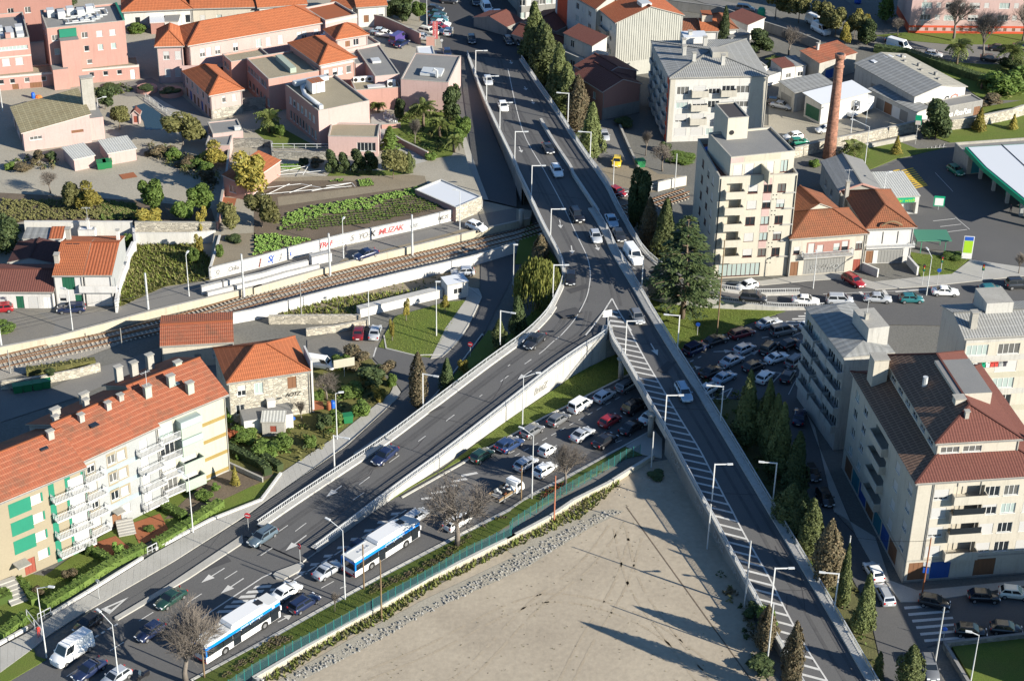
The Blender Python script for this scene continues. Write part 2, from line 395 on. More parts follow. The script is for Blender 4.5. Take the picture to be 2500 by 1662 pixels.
# GROUND
def interp(tab,x):
 if x<=tab[0][0]:return tab[0][1]
 for(x0,y0),(x1,y1)in zip(tab,tab[1:]):
  if x<=x1:return y0+(y1-y0)*(x-x0)/(x1-x0)
 return tab[-1][1]
b=MB();b.poly([(-1500,-300,-.06),(1500,-300,-.06),(1500,2500,-.06),(-1500,2500,-.06)])
struct('ground',b.mesh('ground',['town_ground']))
def terrace(name,qs,z,m):
 pts=[G(q,z)for q in qs];b=MB();tripoly(b,pts)
 for i in range(len(pts)):
  p,q=pts[i],pts[(i+1)%len(pts)]
  b.poly([(p.x,p.y,-.06),(q.x,q.y,-.06),q,p],1)
 return struct(name,b.mesh(name,[m,'concrete_grey']))
EDGE_N=[S(-500,545),S(57,541),S(326,541),S(526,541),S(512,652)]+[b2(0,826),b2(800,640),b2(1040,597),b2(1830,400),b2(2060,330)]
terrace('hospital_terrace',EDGE_N+[S(1172,470),S(1141,395),S(1117,300),S(1095,215),S(1085,130),S(1070,60),S(1040,-60),S(600,-420),S(-700,-420)],ZN,'yard')
terrace('north_road_bank',[S(-500,545),S(57,541),S(326,541),S(526,541),S(512,652),b2(0,826),b2(800,640),b2(1040,597),b2(1830,400),b2(2060,330),b2(2359,400),b3(220,420),b3(200,490),b2(2359,505),b2(2000,600),b2(1600,700),b2(1200,795),b2(760,905),b2(0,1115),b1(2359,1090),b1(1330,1330),b1(520,1548),c1(0,175),S(-500,990)],ZR,'yard')
sheet('ramp_foot',[S(540,1300),S(640,1270),S(780,1350),S(745,1420),S(560,1520),S(380,1500)],.045,'asphalt')
# road surfaces
NR_S=[b2(2359,520),b2(2000,600),b2(1600,700),b2(1200,795),b2(760,905),b2(0,1115),b1(2359,1090),b1(1330,1330),b1(520,1548),c1(0,175)]
NR_N=[b2(2359,395),b2(1830,490),b2(1040,690),b2(600,800),b2(0,945),b1(1880,1050),b1(1480,1110),b1(1080,1290),b1(760,1310),b1(350,1310),b1(0,1270)]
sheet('north_road',NR_N[::-1]+NR_S+[S(-200,905),S(-200,745)],ZR+.02,'asphalt_old')
sheet('north_footpath',[b2(1900,585),b2(1500,690),b2(800,860),b2(760,890),b2(1200,782),b2(1600,688),b2(1950,600)],ZR+.05,'dirt_path',thick=.1)
sheet('house_pavement',[b1(0,1265),b1(370,1300),b1(1040,1275),b1(1100,1300),b1(770,1335),b1(340,1330),b1(0,1290)],ZR+.1,'cobble',thick=.1)
sheet('cobbled_square',[S(-60,753),b1(340,1335),b1(500,1430),b1(470,1548),c1(0,160),S(-60,850)],ZR+.035,'cobble')
sheet('upper_street',[S(1000,-90),S(1030,20),S(1070,75),S(1085,135),S(1095,215),S(1139,140),S(1275,150),S(1292,100),S(1262,40),S(1230,-90)],ZN+.03,'asphalt_dark')
b=MB()
sl_=[(a2(1640,470),2.83),(a2(1700,640),2.7),(a2(1800,900),2.4),(a2(1880,1150),2.1),(a2(1960,1400),1.7),(b2(2040,150),1.3),(b2(2110,330),1.03)]
sr_=[(a2(1905,500),2.83),(a2(1975,690),2.7),(a2(2070,960),2.4),(a2(2150,1180),2.1),(a2(2250,1420),1.7),(b2(2359,200),1.3),(b3(80,390),1.03)]
for(p,z0),(q,z1),(r,z2),(s_,z3)in zip(sl_,sl_[1:],sr_[1:],sr_):b.poly([G(p,z0),G(q,z1),G(r,z2),G(s_,z3)])
struct('service_road',b.mesh('service_road',['asphalt']))
b=MB()
for(p,z0),(q,z1)in zip(sl_,sl_[1:]):
 A,B_=G(p,z0),G(q,z1);o_=V((-1.6,0,0))
 b.poly([A+o_+V((0,0,.12)),B_+o_+V((0,0,.12)),B_+V((0,0,.12)),A+V((0,0,.12))]);b.poly([A,A+V((0,0,.12)),B_+V((0,0,.12)),B_])
struct('service_footpath',b.mesh('service_footpath',['pavement']))
R4W=[b2(2359,730),b2(2130,790),b2(2040,900),b2(2040,1100),b2(2055,1200),b2(1850,1548),c2(1750,210),c2(1600,275),c2(1115,175),c2(1070,270),c2(1270,480),c2(1330,570),c2(1310,620),c2(850,1060),c2(130,1548),d1(2280,30),d1(1560,480),d1(740,950),d1(430,1350),d1(80,1548),S(-60,1690)]
R4E=[b3(150,1060),b3(60,1050),b2(2310,1050),b2(2060,1548),c2(2100,0),c2(1780,430),c2(1680,560),c2(1480,760),c2(900,1140),c2(330,1548),d1(2230,240),d1(2000,700),d1(2100,1000),S(560,1760),S(300,1800)]
sheet('local_road',R4W+R4E[::-1]+[b3(150,700)],.02,'asphalt')
sheet('parking_court',[c2(480,110),c2(850,5),b2(1170,1548),c2(1115,175),c2(1070,270),c2(720,290),c2(500,330),c2(480,200)],.03,'cobble')
LOW_N=[d2(0,690),d2(430,490),d2(660,345),c2(1200,1545),c2(1400,1490),c2(2100,1110),c2(2330,975),c3(270,845),c3(480,745),c3(740,610),c3(1000,480),c3(1300,330),c3(1540,200),c3(1650,165)]
LOW_S=[c3(1760,640),c3(1310,905),c3(1000,1090),c3(560,1325),c3(130,1545),d2(2310,0),d2(1780,270),d2(1180,585),d2(600,905),d2(0,1240),d1(1720,1545),S(400,1700),S(300,1800)]
sheet('lower_road',[S(560,1310),d1(1500,800)]+LOW_N[:0]+[d2(430,490),d2(660,345),c2(1200,1545)]+LOW_N[4:]+LOW_S+[S(-60,1800),d1(80,1548),d1(700,1100)],.05,'asphalt')
JAM=[c3(1540,200),c3(1680,165),c3(1935,70),b4(220,1330),b4(440,1290),S(2030,745),S(2010,900),S(2000,1010),c4(400,750),c4(520,1100),d4(870,250),d4(1000,500),d4(1250,830),d4(1440,830),d4(2359,690),S(2600,1410),S(2600,1530),d4(2359,1115),d4(1640,1195),d4(1480,1240),d4(1560,1370),d4(1700,1700),d4(1150,1700),d4(1110,1548),d4(960,900),d4(750,500),d4(500,100),c4(280,1300),c4(210,900),c3(2300,640),c3(1770,640)]
sheet('junction_street',JAM,.06,'asphalt')
R3=[b3(1900,1080),b3(2100,1090),b4(0,1092),b4(410,1052),b4(660,1035),b4(905,1105),b4(1020,1132),b4(1480,1102),b4(2359,1008),S(2640,655),S(2640,800),S(2000,790),b3(2300,1330),b3(1900,1180)]
sheet('main_road',R3,.04,'asphalt')
sheet('main_road_pavement',[b3(1900,1070),b4(0,1050),b4(200,1020),b4(700,975),b4(1000,1060),b4(1480,1010),b4(1710,990),b4(1880,860),b4(2359,930),S(2640,640),S(2640,655),b4(2359,1005),b4(1480,1100),b4(1020,1130),b4(905,1103),b4(660,1033),b4(410,1050),b4(0,1090)],.16,'pavement',thick=.15)
sheet('station_forecourt',[b4(930,60),b4(1200,0),a4(1130,1480),a4(1680,1300),a4(2359,1200),S(2640,330),S(2640,660),b4(2359,935),b4(1880,858),b4(1780,790),b4(1350,760),b4(1330,500),b4(1000,150)],.02,'asphalt')
sheet('factory_yard',[a3(2345,1130),a4(60,900),a4(400,740),a4(1000,800),a4(1450,1000),a4(1440,1090),a4(1000,1180),a4(620,1300),a4(300,1330),a4(200,1240),a4(0,1130)],.02,'yard')
sheet('far_street',[a3(1900,0),a3(2359,100),a4(170,190),a4(560,320),a4(850,400),a4(1050,330),a4(1330,370),a4(1650,400),a4(2500,410),a4(2500,560),a4(2000,560),a4(1500,525),a4(1050,460),a4(600,400),a4(0,220),a3(2000,110),a3(1500,-60)],.02,'asphalt_old')
sheet('far_side_street',[a4(420,0),a4(560,110),a4(860,210),a4(960,170),a4(700,-40),a4(300,-60)],.035,'asphalt')
sheet('side_street',[a3(760,1180),a3(850,1080),a3(960,1080),a3(1030,1200),a3(1160,1450),a3(1230,1548),b3(1340,80),b3(1340,200),b3(1250,260),b3(900,200),b3(780,20),a3(760,1450),a3(850,1330)],.02,'asphalt_old')
sheet('side_yard',[b3(840,40),b3(1200,0),b3(1350,90),b3(1610,110),b3(1610,200),b3(1350,250),b3(1240,260),b3(960,190)],.03,'dirt_path')
# open ground
DIRT=[d3(1660,0),c3(1560,1548),c3(1385,1180),c3(1200,1250),c3(900,1450),c3(750,1548),d3(700,110),d3(300,300),d3(0,420),d2(2000,640),d2(1500,900),d2(800,1290),d2(250,1548),S(560,1760),S(2020,1800),d3(2340,1500),d3(2080,800)]
sheet('dirt_lot',[c3(1470,1180),c3(1200,1225),c3(930,1385)]+[d3(560,-50),d3(0,300),d2(2359,330),d2(1500,760),d2(1100,1010),d2(100,1548),S(400,1720),S(560,1800),S(2080,1850),d3(2359,1450),d3(2150,800),d3(1700,0),c3(1600,1470)],.0,'earth')
sheet('drain_line',[d3(1060,-20),d3(1072,-20),d3(2200,1540),d3(2185,1540)],.015,'soil')
sheet('rubble_bank',[d3(950,0),d3(700,20),d3(0,380),d2(2359,420),d2(1500,830),d2(900,1150),d2(200,1548),d2(420,1548),d2(1000,1250),d2(1560,930),d2(2359,570),d3(150,540),d3(740,170),d3(1050,20)],.03,'yard')
sheet('roadside_verge',[c3(1060,1070),c3(1210,1140),c3(1060,1170),c3(640,1400),c3(430,1530),d2(2359,100),d2(1560,570),d2(1280,690),d2(600,1060),d2(0,1390),d1(1900,1700),d1(1740,1548),d2(0,1245),d2(600,920),d2(1180,600),d2(1780,285),d2(2310,12),c3(150,1548),c3(560,1340)],.09,'lawn',thick=.1)
sheet('underpass_pavement',[c3(1310,910),c3(1390,1000),c3(1385,1170),c3(1210,1140),c3(1060,1065)],.08,'pavement',thick=.1)
sheet('ramp_verge',[c2(1230,1548),c2(1400,1440),c2(2000,1110),c2(2359,935),c3(270,820),c3(480,720),c3(740,590),c3(1000,460),c3(1150,370),c3(1000,60),c3(860,110),c3(495,500),c3(0,830),c2(1700,1270),c2(1200,1540)],.1,'lawn',thick=.1)
sheet('triangle_lawn',[b2(1270,1370),b2(1740,1240),b2(1905,1225),b2(1725,1545),c2(1580,262),c2(1440,250),c2(1120,170),b2(1170,1548)],.1,'lawn',thick=.1)
sheet('triangle_pavement',[b2(1930,1110),b2(2020,1120),b2(2050,1180),b2(2035,1240),b2(1880,1548),c2(1750,215),c2(1690,262),c2(1590,275),c2(1725,0),b2(1905,1225)],.12,'pavement',thick=.12)
sheet('flyover_verge',[b3(60,900),b3(440,900),b3(470,1100),b3(0,1540),b2(2330,1548),c2(2110,20),c2(1790,440),c2(1690,570),c2(1460,770),c2(1500,820),c2(2000,430),c2(2359,190),c3(100,120),b3(380,1340),b3(520,1000),b3(200,500),b3(100,700)],.1,'lawn',thick=.1)
sheet('junction_lawn',[b3(1200,1110),b3(1440,1130),b3(1900,1290),b3(2359,1312),b4(215,1325),b4(0,1390),b3(2150,1440),c3(1930,60),c3(1680,160),c3(1545,200),b3(1420,1500),b3(1250,1240)],.09,'lawn',thick=.1)
sheet('exit_lawn',[b3(1500,1200),b3(1650,1240),b3(1900,1270),b3(2100,1300),b3(1700,1330)],.115,'lawn',thick=.02)
sheet('cypress_verge',[b3(1210,1180),c3(1420,30),c3(1700,480),c3(2150,1220),c3(2359,1548),d4(300,330),d4(640,880),d4(1030,1548),d4(1300,1760),d4(1330,1700),d4(1100,1548),d4(950,900),d4(740,500),d4(490,100),c4(270,1300),c4(200,900),c3(2290,650),c3(1760,640),c3(1545,205)],.11,'scrub',thick=.1)
sheet('corner_lawn',[d4(1700,1215),d4(2359,1140),S(2640,1545),S(2640,1800),d4(1900,1548)],.3,'lawn',thick=.4)
sheet('corner_pavement',[d4(650,20),d4(1020,250),d4(1150,640),d4(1400,730),d4(2359,640),S(2640,1395),S(2640,1412),d4(2359,690),d4(1440,832),d4(1250,832),d4(1000,505),d4(840,220),c4(520,1080),c4(400,760),c4(480,900)],.18,'pavement',thick=.14)
sheet('station_lawn',[b4(1330,790),b4(1440,810),b4(1780,840),b4(1870,850),b4(1710,985),b4(1430,1005)],.18,'lawn',thick=.2)
sheet('station_bank',[a4(700,1390),a4(900,1330),a4(1250,1280),a4(1400,1340),a4(1660,1330),a4(1200,1430),a4(960,1530),a4(900,1548),a4(760,1480)],.05,'lawn',thick=.1)
sheet('tree_bank',[a4(1400,1000),a4(1900,980),a4(2359,900),S(2640,230),S(2640,345),a4(2359,1250),a4(1690,1280),a4(1440,1200)],.04,'lawn',thick=.1)
sheet('park_lawn',[a4(1000,320),a4(1330,290),a4(2500,300),a4(2500,405),a4(1650,395),a4(1330,365),a4(1060,325)],.05,'lawn',thick=.1)
sheet('hedge_lawn',[a4(1000,470),a4(1500,540),a4(2000,580),a4(2500,580),a4(2500,900),a4(1980,900),a4(1800,760),a4(1050,480)],.03,'lawn',thick=.1)
sheet('vacant_plot',[b1(1205,735),b1(1750,700),b1(1900,870),b1(1890,1045),b1(1480,1105),b1(1080,1285),b1(1030,1240),b1(1150,900)],ZR+.04,'lawn_dry')
sheet('trackside_strip',[b2(200,1360),b2(700,1215),b2(1300,1060),b2(1720,940),b2(2030,860),b2(2030,1110),b2(1720,1120),b2(960,1310),b2(950,1365)],.02,'dirt_path')
sheet('kitchen_garden',[c1(2030,700),c2(530,760),c2(520,380),c2(730,260),c2(1060,280),c2(1240,520),c2(1320,575),c2(690,1040),c2(250,1330),c2(0,1420),c1(2040,1270)],.06,'lawn_dry',thick=.05)
sheet('block_forecourt',[c1(2040,1260),c2(180,1340),d1(2359,-60),d1(1500,180),d1(900,560),d1(400,950),d1(0,1190),S(-60,1600),S(-60,1380),d1(400,600),d1(900,250),c1(1500,1530)],.03,'lawn')
sheet('paved_garden',[d1(1180,130),d1(1440,40),d1(1520,190),d1(1260,330),d1(1200,200)],.08,'rust')
sheet('paved_garden',[d1(830,310),d1(1040,240),d1(1110,300),d1(1230,380),d1(1000,480),d1(850,380)],.08,'rust')
sheet('bare_bed',[c1(1790,1430),c1(2030,1290),c2(140,1290),c2(180,1330),c1(2000,1548),d1(1700,60),d1(1480,90)],.07,'soil')
sheet('back_lane',[c1(0,490),c1(120,580),c1(450,540),c1(900,350),c1(1100,300),c1(1450,170),c1(1450,300),c1(700,620),c1(0,850)],.02,'asphalt_old')
sheet('back_passage',[c1(1700,170),c1(2050,100),c1(2060,760),c1(1990,760)],.02,'asphalt_old')
z=ZN+.02
sheet('gravel_court',[b1(0,150),b1(200,60),b1(680,80),a1(1230,1450),a1(1280,1340),a1(1500,1480),b1(1550,120),b1(1730,250),b1(1560,345),b1(1000,320),b1(560,300),b1(60,230)],z,'yard')
sheet('crop_field',[b1(0,260),b1(560,290),b1(1260,330),b1(1900,400),b1(1940,525),b1(210,520),b1(0,570),S(-100,560),S(-100,470)],z+.01,'soil')
sheet('hospital_court',[a1(790,800),a1(1360,700),a1(1600,830),a1(1900,1090),a1(1880,1250),a1(1500,1130),a1(1600,1100),a1(1300,870),a1(1150,870)],z,'asphalt_old')
sheet('barn_court',[a1(830,1120),a1(980,1120),a1(1150,1260),a1(900,1300),a1(830,1290)],z+.01,'concrete')
sheet('pool_water',[a1(1190,960),a1(1300,930),a1(1580,1110),a1(1540,1160),a1(1310,1170),a1(1290,1090)],z+.02,'water')
sheet('pool_walk',[a1(1290,880),a1(1400,870),a1(1780,1090),a1(1700,1100),a1(1580,1090),a1(1300,920)],z+.05,'concrete',thick=.2)
sheet('garden_path',[b2(70,130),b2(640,110),b2(1430,100),b2(1540,110),b2(1545,190),b2(1000,270),b2(220,380),b2(210,300),b2(880,220),b2(1080,200),b2(1080,160),b2(640,150),b2(160,160)],z+.02,'dirt_path')
sheet('vegetable_soil',[b2(0,130),b2(1540,130),b2(1580,240),b2(1800,380),b2(1600,470),b2(1000,600),b2(0,830),b2(0,300)],z,'soil')
sheet('terrace_lawn',[b2(660,110),b2(700,60),b2(1300,60),b2(1400,90),b2(1230,105)],z+.03,'lawn')
sheet('side_garden',[a2(0,1180),a2(160,1100),a2(560,1320),a2(660,1330),a2(150,1330),a2(100,1260)],z,'lawn')
sheet('palm_garden',[a2(1330,1050),a2(1500,900),a2(1780,900),a2(1900,1200),a2(1780,1400),a2(1560,1440),a2(1560,1370),a2(1200,1180)],z+.01,'lawn')
sheet('hospital_path',[a2(1050,1030),a2(1180,1010),a2(1290,1090),a2(1180,1180),a2(1560,1450),a2(1420,1490),a2(1330,1400),a2(1120,1330),a2(1060,1200)],z+.03,'pavement')
sheet('garden_beds',[b1(1950,640),b1(2290,620),b2(20,640),b2(0,830),b1(1900,930)],z,'dirt_path')
sheet('car_court',[a2(960,270),a2(1150,150),a2(1480,300),a2(1480,420),a2(1250,400),a2(1100,290)],z,'asphalt_old')
sheet('street_corner_court',[a2(1480,260),a2(1560,200),a2(1800,270),a2(1790,330),a2(1640,330),a2(1560,410),a2(1480,410)],z+.015,'yard')
# RAILWAY
BN=[c1(0,235),c1(1000,-5),b1(2359,1240)][:1]+[c1(960,20),b1(1500,1430),b2(0,1175),b2(680,1000),b2(1420,815),b2(1880,725),b2(2359,600),b3(230,540),b3(330,500)]
BS=[c1(0,470),c1(700,290),c1(1300,60),b1(2060,1370),b2(0,1300),b2(1000,1060),b2(1990,805),b2(2359,700),b3(250,640),b3(330,620)]
sheet('railway_ballast',[S(-150,905),]+BN+BS[::-1]+[S(-150,960)],.03,'ballast')
trackA=[S(-150,918),c1(0,288),c1(500,165),c1(980,75),b1(1680,1370),b2(0,1188),b2(560,1048),b2(1000,940),b2(1860,748),b2(2359,628),b3(300,555),b3(900,440),b3(1300,345),b3(1610,245)]
trackB=[S(-150,932),c1(0,350),c1(500,235),c1(1000,120),b1(1780,1415),b2(0,1258),b2(560,1112),b2(1000,1003),b2(1860,790),b2(2359,668),b3(300,595),b3(900,480),b3(1300,385),b3(1610,290)]
for tr,nm in((trackA,'railway track nearer the graffiti wall'),(trackB,'railway track nearer the white trackside wall')):
 P=resample(GL(tr,0),150);t=thing('railway_track',nm+', two rusty rails on sleepers','railway track',(0,0,0),0,'tramway tracks under the flyover')
 sl=MB();rl=[MB(),MB()]
 pts=[[],[]]
 for i in range(len(P)):
  d=(P[min(i+1,len(P)-1)]-P[max(i-1,0)]).normalized();n=V((-d.y,d.x,0))
  for k in(0,1):pts[k].append(P[i]+n*(.72 if k else-.72)+V((0,0,.22)))
 for k in(0,1):
  for i in range(len(P)-1):rl[k].bar(pts[k][i],pts[k][i+1],.12,.16)
  ob('rail',rl[k].mesh('rail',['rail']),t)
 Q=resample(P,int(plen(P)/.7))
 for i in range(len(Q)-1):
  d=(Q[i+1]-Q[i]).normalized();n=V((-d.y,d.x,0));sl.bar(Q[i]-n*1.25+V((0,0,.06)),Q[i]+n*1.25+V((0,0,.06)),.24,.14)
 tag(ob('sleepers',sl.mesh('sleepers',['rubble']),t),kind='stuff')
# WALLS
def wall(label,qs,z0,z1,th=.3,m='concrete',top=None,name='wall',cat='wall',at='top',group=None,coping=True):
 """a wall along a measured line of its top (or foot) edge"""
 P=[G(q,z1 if at=='top' else z0)for q in qs]if not isinstance(qs[0],V)else qs
 o=thing(name,label,cat,(P[0].x,P[0].y,z0),0,group);b=MB();c=MB()
 O=V((P[0].x,P[0].y,z0))
 for i in range(len(P)-1):
  p,q=P[i],P[i+1];d=V((q.x-p.x,q.y-p.y,0)).normalized();n=V((-d.y,d.x,0))*th
  if n.y<0:n=-n
  a_,b_=V((p.x,p.y,z0))-O,V((q.x,q.y,z0))-O
  zz0=(z1 if at=='top' else z1)-z0
  pr=MB();ps=[a_,b_,b_+n,a_+n]
  b.prism(ps,0,zz0-(.06 if coping else 0))
  if coping:
   e=n.normalized()*.05;c.prism([a_-e,b_-e,b_+n+e,a_+n+e],zz0-.06,zz0+.02)
 ob('wall_body',b.mesh('wall_body',[m]),o)
 if coping:ob('coping',c.mesh('coping',[top or m]),o)
 return o
wall('long pale retaining wall along the north side of the tracks',[S(-150,885)]+NR_S[::-1][0:1]+NR_S[::-1][1:-1]+[b2(2359,520),b3(200,490)],0,ZR+.35,.35,'wall_cream','concrete')
GRAF=[b1(1880,940),b1(2359,826),b2(300,760),b2(800,635),b2(1040,585),b2(1480,490),b2(1840,400)]
graf=wall('white graffiti covered wall between the vegetable garden and north road',GRAF,ZR,ZR+2.1,.3,'white_wall','concrete_white')
wall('white wall running along the south side of the tracks',[b1(2090,1345),b2(0,1310),b2(700,1130),b2(1300,985),b2(1950,835),b2(2359,712)],0,1.9,.3,'white_wall','concrete_white')
wall('white double wall from the lawn corner to the white kiosk',[b2(955,1310),b2(1300,1225),b2(1700,1130)],0,1.5,1.3,'white_wall','concrete_white')
wall('rough stone wall behind the parked cars and stone house',[b2(130,1370),b2(500,1365),b2(960,1365)],0,1.5,.4,'stone_wall')
wall('stone wall behind the two parked cars',[b2(470,1490),b2(760,1455),b2(1040,1400)],0,1.2,.4,'stone_wall')
wall('white yard wall behind the duplex house',[b1(215,520),b1(445,520),b1(690,521),b1(930,522),b1(1190,522)],ZR,ZR+3.0,.3,'white_render')
wall('tall pale yard wall beside the duplex house',[b1(1190,560),b1(1205,700),b1(1140,830),b1(1060,1050),b1(1030,1240)],ZR,ZR+2.0,.35,'white_wall')
wall('weathered wall at the back of the overgrown plot',[b1(1210,525),b1(1510,525),b1(1940,528)],ZR,ZR+3.2,.3,'stone_wall','concrete')
wall('white painted lower wall of the overgrown plot',[b1(1210,620),b1(1510,622),b1(1700,620),b1(1940,600)],ZR,ZR+2.2,.15,'white_render')
wall('leaning white wall between the overgrown plot and the garden',[b1(1970,640),b1(1930,780),b1(1880,940)],ZR,ZR+2.1,.3,'white_render')
wall('mossy stone wall under the pink house',[a1(1900,970),a1(2170,930)],ZN,ZN+2.0,.3,'stone_grey')
wall('grey stone yard wall beside the flat roofed annexe',[a1(2180,890),a1(2359,880),a2(100,880)],ZN,ZN+2.6,.3,'stone_grey')
wall('garden stone wall below the planter fence',[a2(0,1255),a2(150,1270),a2(160,1370),a2(670,1370)],ZN,ZN+1.3,.3,'stone_grey')
wall('low terrace wall of the orange roofed shed',[a1(2080,1250),a1(2359,1250)],ZN,ZN+1.8,.3,'stone_grey')
wall('pink boundary wall between the car court and upper street',[a2(985,115),a2(1160,150),a2(1300,210),a2(1470,290),a2(1490,300)],ZN,ZN+2.6,.3,'pink','concrete')
wall('pink gate wall beside the upper street',[a2(1550,330),a2(1625,330)],ZN,ZN+2.2,.3,'pink','concrete')
wall('low pink ramp wall running past the terrace palm garden',[a2(1180,1170),a2(1330,1260),a2(1560,1370)],ZN,ZN+1.3,.3,'pink','concrete')
wall('pink terrace wall beside the hospital path',[a2(1150,1120),a2(1320,1110)],ZN,ZN+1.0,.3,'pink','concrete')
wall('garden wall left of the orange roofed shed',[a1(2055,1330),a1(2030,1548),b1(1980,330),b1(1945,520)],ZN,ZN+1.6,.3,'pink','concrete')
wall('brown stone wall between the factory yard and station bank',[a4(300,1330),a4(680,1240),a4(1000,1180),a4(1430,1085),a4(1700,1080),a4(1890,1060),a4(2260,985),a4(2359,950),S(2640,240)],0,2.2,.4,'stone_wall','concrete')
wall('low wall below the brown stone wall',[a4(670,1330),a4(1000,1290),a4(1400,1215)],0,.9,.3,'concrete')
wall('grey yard wall above the far street',[a3(1440,0),a3(1760,110),a3(2359,200)][:1]+[a3(1900,60),a4(0,190),a4(350,300),a4(520,370)],0,2.2,.3,'concrete_grey')
wall('white wall along the railway on the right of the flyover',[b3(1355,165),b3(1500,130),b3(1610,110)],0,1.9,.3,'white_render','concrete')
wall('low wall along the street past the white apartment block',[a3(1000,1120),a3(1090,1330),a3(1170,1500)],0,.7,.3,'concrete')
wall('low stone edge wall of the corner lawn',[d4(1850,1548),d4(1640,1205),d4(2359,1125),S(2640,1535)],0,.95,.3,'stone_grey','concrete_grey')
wall('white graffiti stained drive wall in front of the white townhouse',[b4(905,890),b4(1045,950)],0,1.5,.3,'white_render')
wall('white drive wall with pier beside the station lawn',[b4(1310,830),b4(1400,930)],0,1.5,.3,'white_wall')
wall('low white coping at the back edge of the dirt lot fence',[c3(1320,1140),c3(1060,1300),c3(910,1395),c3(600,1548),d3(380,70),d3(0,270),d2(2359,230),d2(1600,610),d2(1180,850),d2(600,1170),d2(0,1520),d1(2359,1548),S(560,1690)],0,.75,.35,'wall_cream','concrete_white')
wall('stone wall with bins at the back of the apartment block',[c1(0,485),c1(250,460),c1(700,375),c1(900,320)],0,1.4,.3,'stone_wall')
wall('white kerb wall of the front gardens along the pavement',[c2(250,1300),d1(2359,-90),d1(1900,90),d1(1400,350)],0,.45,.25,'white_render')
wall('white kerb wall along the hedge of the green block',[d1(1290,430),d1(840,710),d1(470,935)],0,.45,.25,'white_render')
wall('white kerb wall in the lower left corner',[d1(250,1060),d1(0,1200),S(-60,1600)],0,.45,.25,'white_render')
wall('garden wall beside the bare garden bed',[c1(2030,1200),c1(2359,1350)],0,.8,.2,'concrete')
# FLYOVER
zmain=[(60,2.8),(136,2.83),(250,3.4),(400,4.2),(520,4.7),(640,4.75),(760,4.55),(820,4.4),(900,4.15),(1000,3.7),(1080,3.2),(1190,2.6),(1310,2.1),(1440,1.6),(1560,1.15),(1662,.85),(1900,.3)]
def ZM(q):return interp(zmain,q[1])
def GM(q):return G(q,ZM(q))
LM=many(a2,'1915,500 1985,690 2075,920 2195,1180 2350,1500')+many(b3,'60,30 170,260 300,540 390,710 455,830')+[S(1371,649),S(1373.5,672),S(1369,697),S(1355,730)]
MED=many(a3,'70,545 105,700 180,900 300,1120 420,1320 560,1530')+many(b3,'560,80 690,280 830,490 910,630 990,800 1110,1000 1200,1150 1290,1310')
RM=many(a3,'125,540 260,740 400,940 500,1090 610,1260 740,1450 810,1540')+many(b3,'830,100 905,210 1000,400 1110,600 1205,760')
def smooth3(qs,zf,n):return resample([zf(q)for q in spline(qs,6)],n)
LM3,MED3,RM3=smooth3(LM,GM,60),smooth3(MED,GM,60),smooth3(RM,GM,60)
def ramp_z(qs,z0,z1,pw=1.0):
 sp=spline(qs,6);ds=[0]
 for p,q in zip(sp,sp[1:]):ds.append(ds[-1]+math.hypot(q[0]-p[0],q[1]-p[1]))
 return[G(q,z1+(z0-z1)*(1-d/ds[-1])**pw)for q,d in zip(sp,ds)]
LL=[S(1355,730),S(1333,768),S(1289,813),S(1227,859),S(1180,893),S(1106,949),S(1032,1005),S(933,1079),S(820.5,1154),S(700,1234),S(596,1306)]
LR=[S(1485.5,744),S(1487,800),S(1481,819),S(1430,850),S(1374,888),S(1330,921),S(1250,984),S(1185,1035),S(1096,1104),S(1000,1174),S(933,1224),S(847,1289),S(740,1369)]
LL3=resample(ramp_z(LL,4.6,.25,1.6),60);LR3=resample(ramp_z(LR,4.6,.25,1.6),60)
RL=[S(1485.5,744),S(1488,815),S(1520,872),S(1556,935),S(1592,1000),S(1628,1063),S(1670,1142),S(1711,1219),S(1744,1278),S(1772,1333),S(1804,1392),S(1836,1452),S(1882,1540),S(1905,1581),S(1949.5,1660),S(2010,1770),S(2060,1860)]
RR=[S(1590,755),S(1622.5,808),S(1657.8,864),S(1703,935),S(1769,1041.5),S(1823,1131),S(1876,1219),S(1941,1327),S(1987.5,1405),S(2033.6,1483),S(2086,1573),S(2137,1661),S(2190,1750),S(2255,1860)]
RL3=resample([GM(q)for q in spline(RL,6)],90);RR3=resample([GM(q)for q in spline(RR,6)],90)
EL=[b3(990,800),b3(1110,985)]+many(b3,'1250,1050 1400,1120 1600,1180 1900,1245 2359,1300')+many(b4,'200,1305 430,1310 600,1300')
ER=[b3(1205,760)]+many(b3,'1300,870 1400,940 1520,1010 1700,1080 1900,1130 2200,1170 2359,1172')+many(b4,'200,1168 480,1168')
EL3=resample(ramp_z(EL,4.65,.1,1.9),50);ER3=resample(ramp_z(ER,4.7,.1,1.9),50)
DECKS=[('flyover_deck',LM3,MED3),('flyover_deck',MED3[:],RM3),('left_ramp_deck',LL3,LR3),('right_ramp_deck',RL3,RR3),('exit_ramp_deck',EL3,ER3)]
for nm,A,B_ in DECKS:
 n=min(len(A),len(B_));b=MB();th=.9
 for i in range(n-1):
  p,q,r,s_=A[i],A[i+1],B_[i+1],B_[i]
  dn=lambda v:V((v.x,v.y,max(-.05,v.z-th)))
  b.poly([p,q,r,s_],0);b.poly([dn(s_),dn(r),dn(q),dn(p)],1)
  b.poly([dn(p),dn(q),q,p],1);b.poly([s_,r,dn(r),dn(s_)],1)
 struct(nm,b.mesh(nm,['asphalt','concrete_white']))
def seg(P,a,b):n=len(P);return P[int(a*(n-1)):int(b*(n-1))+1]
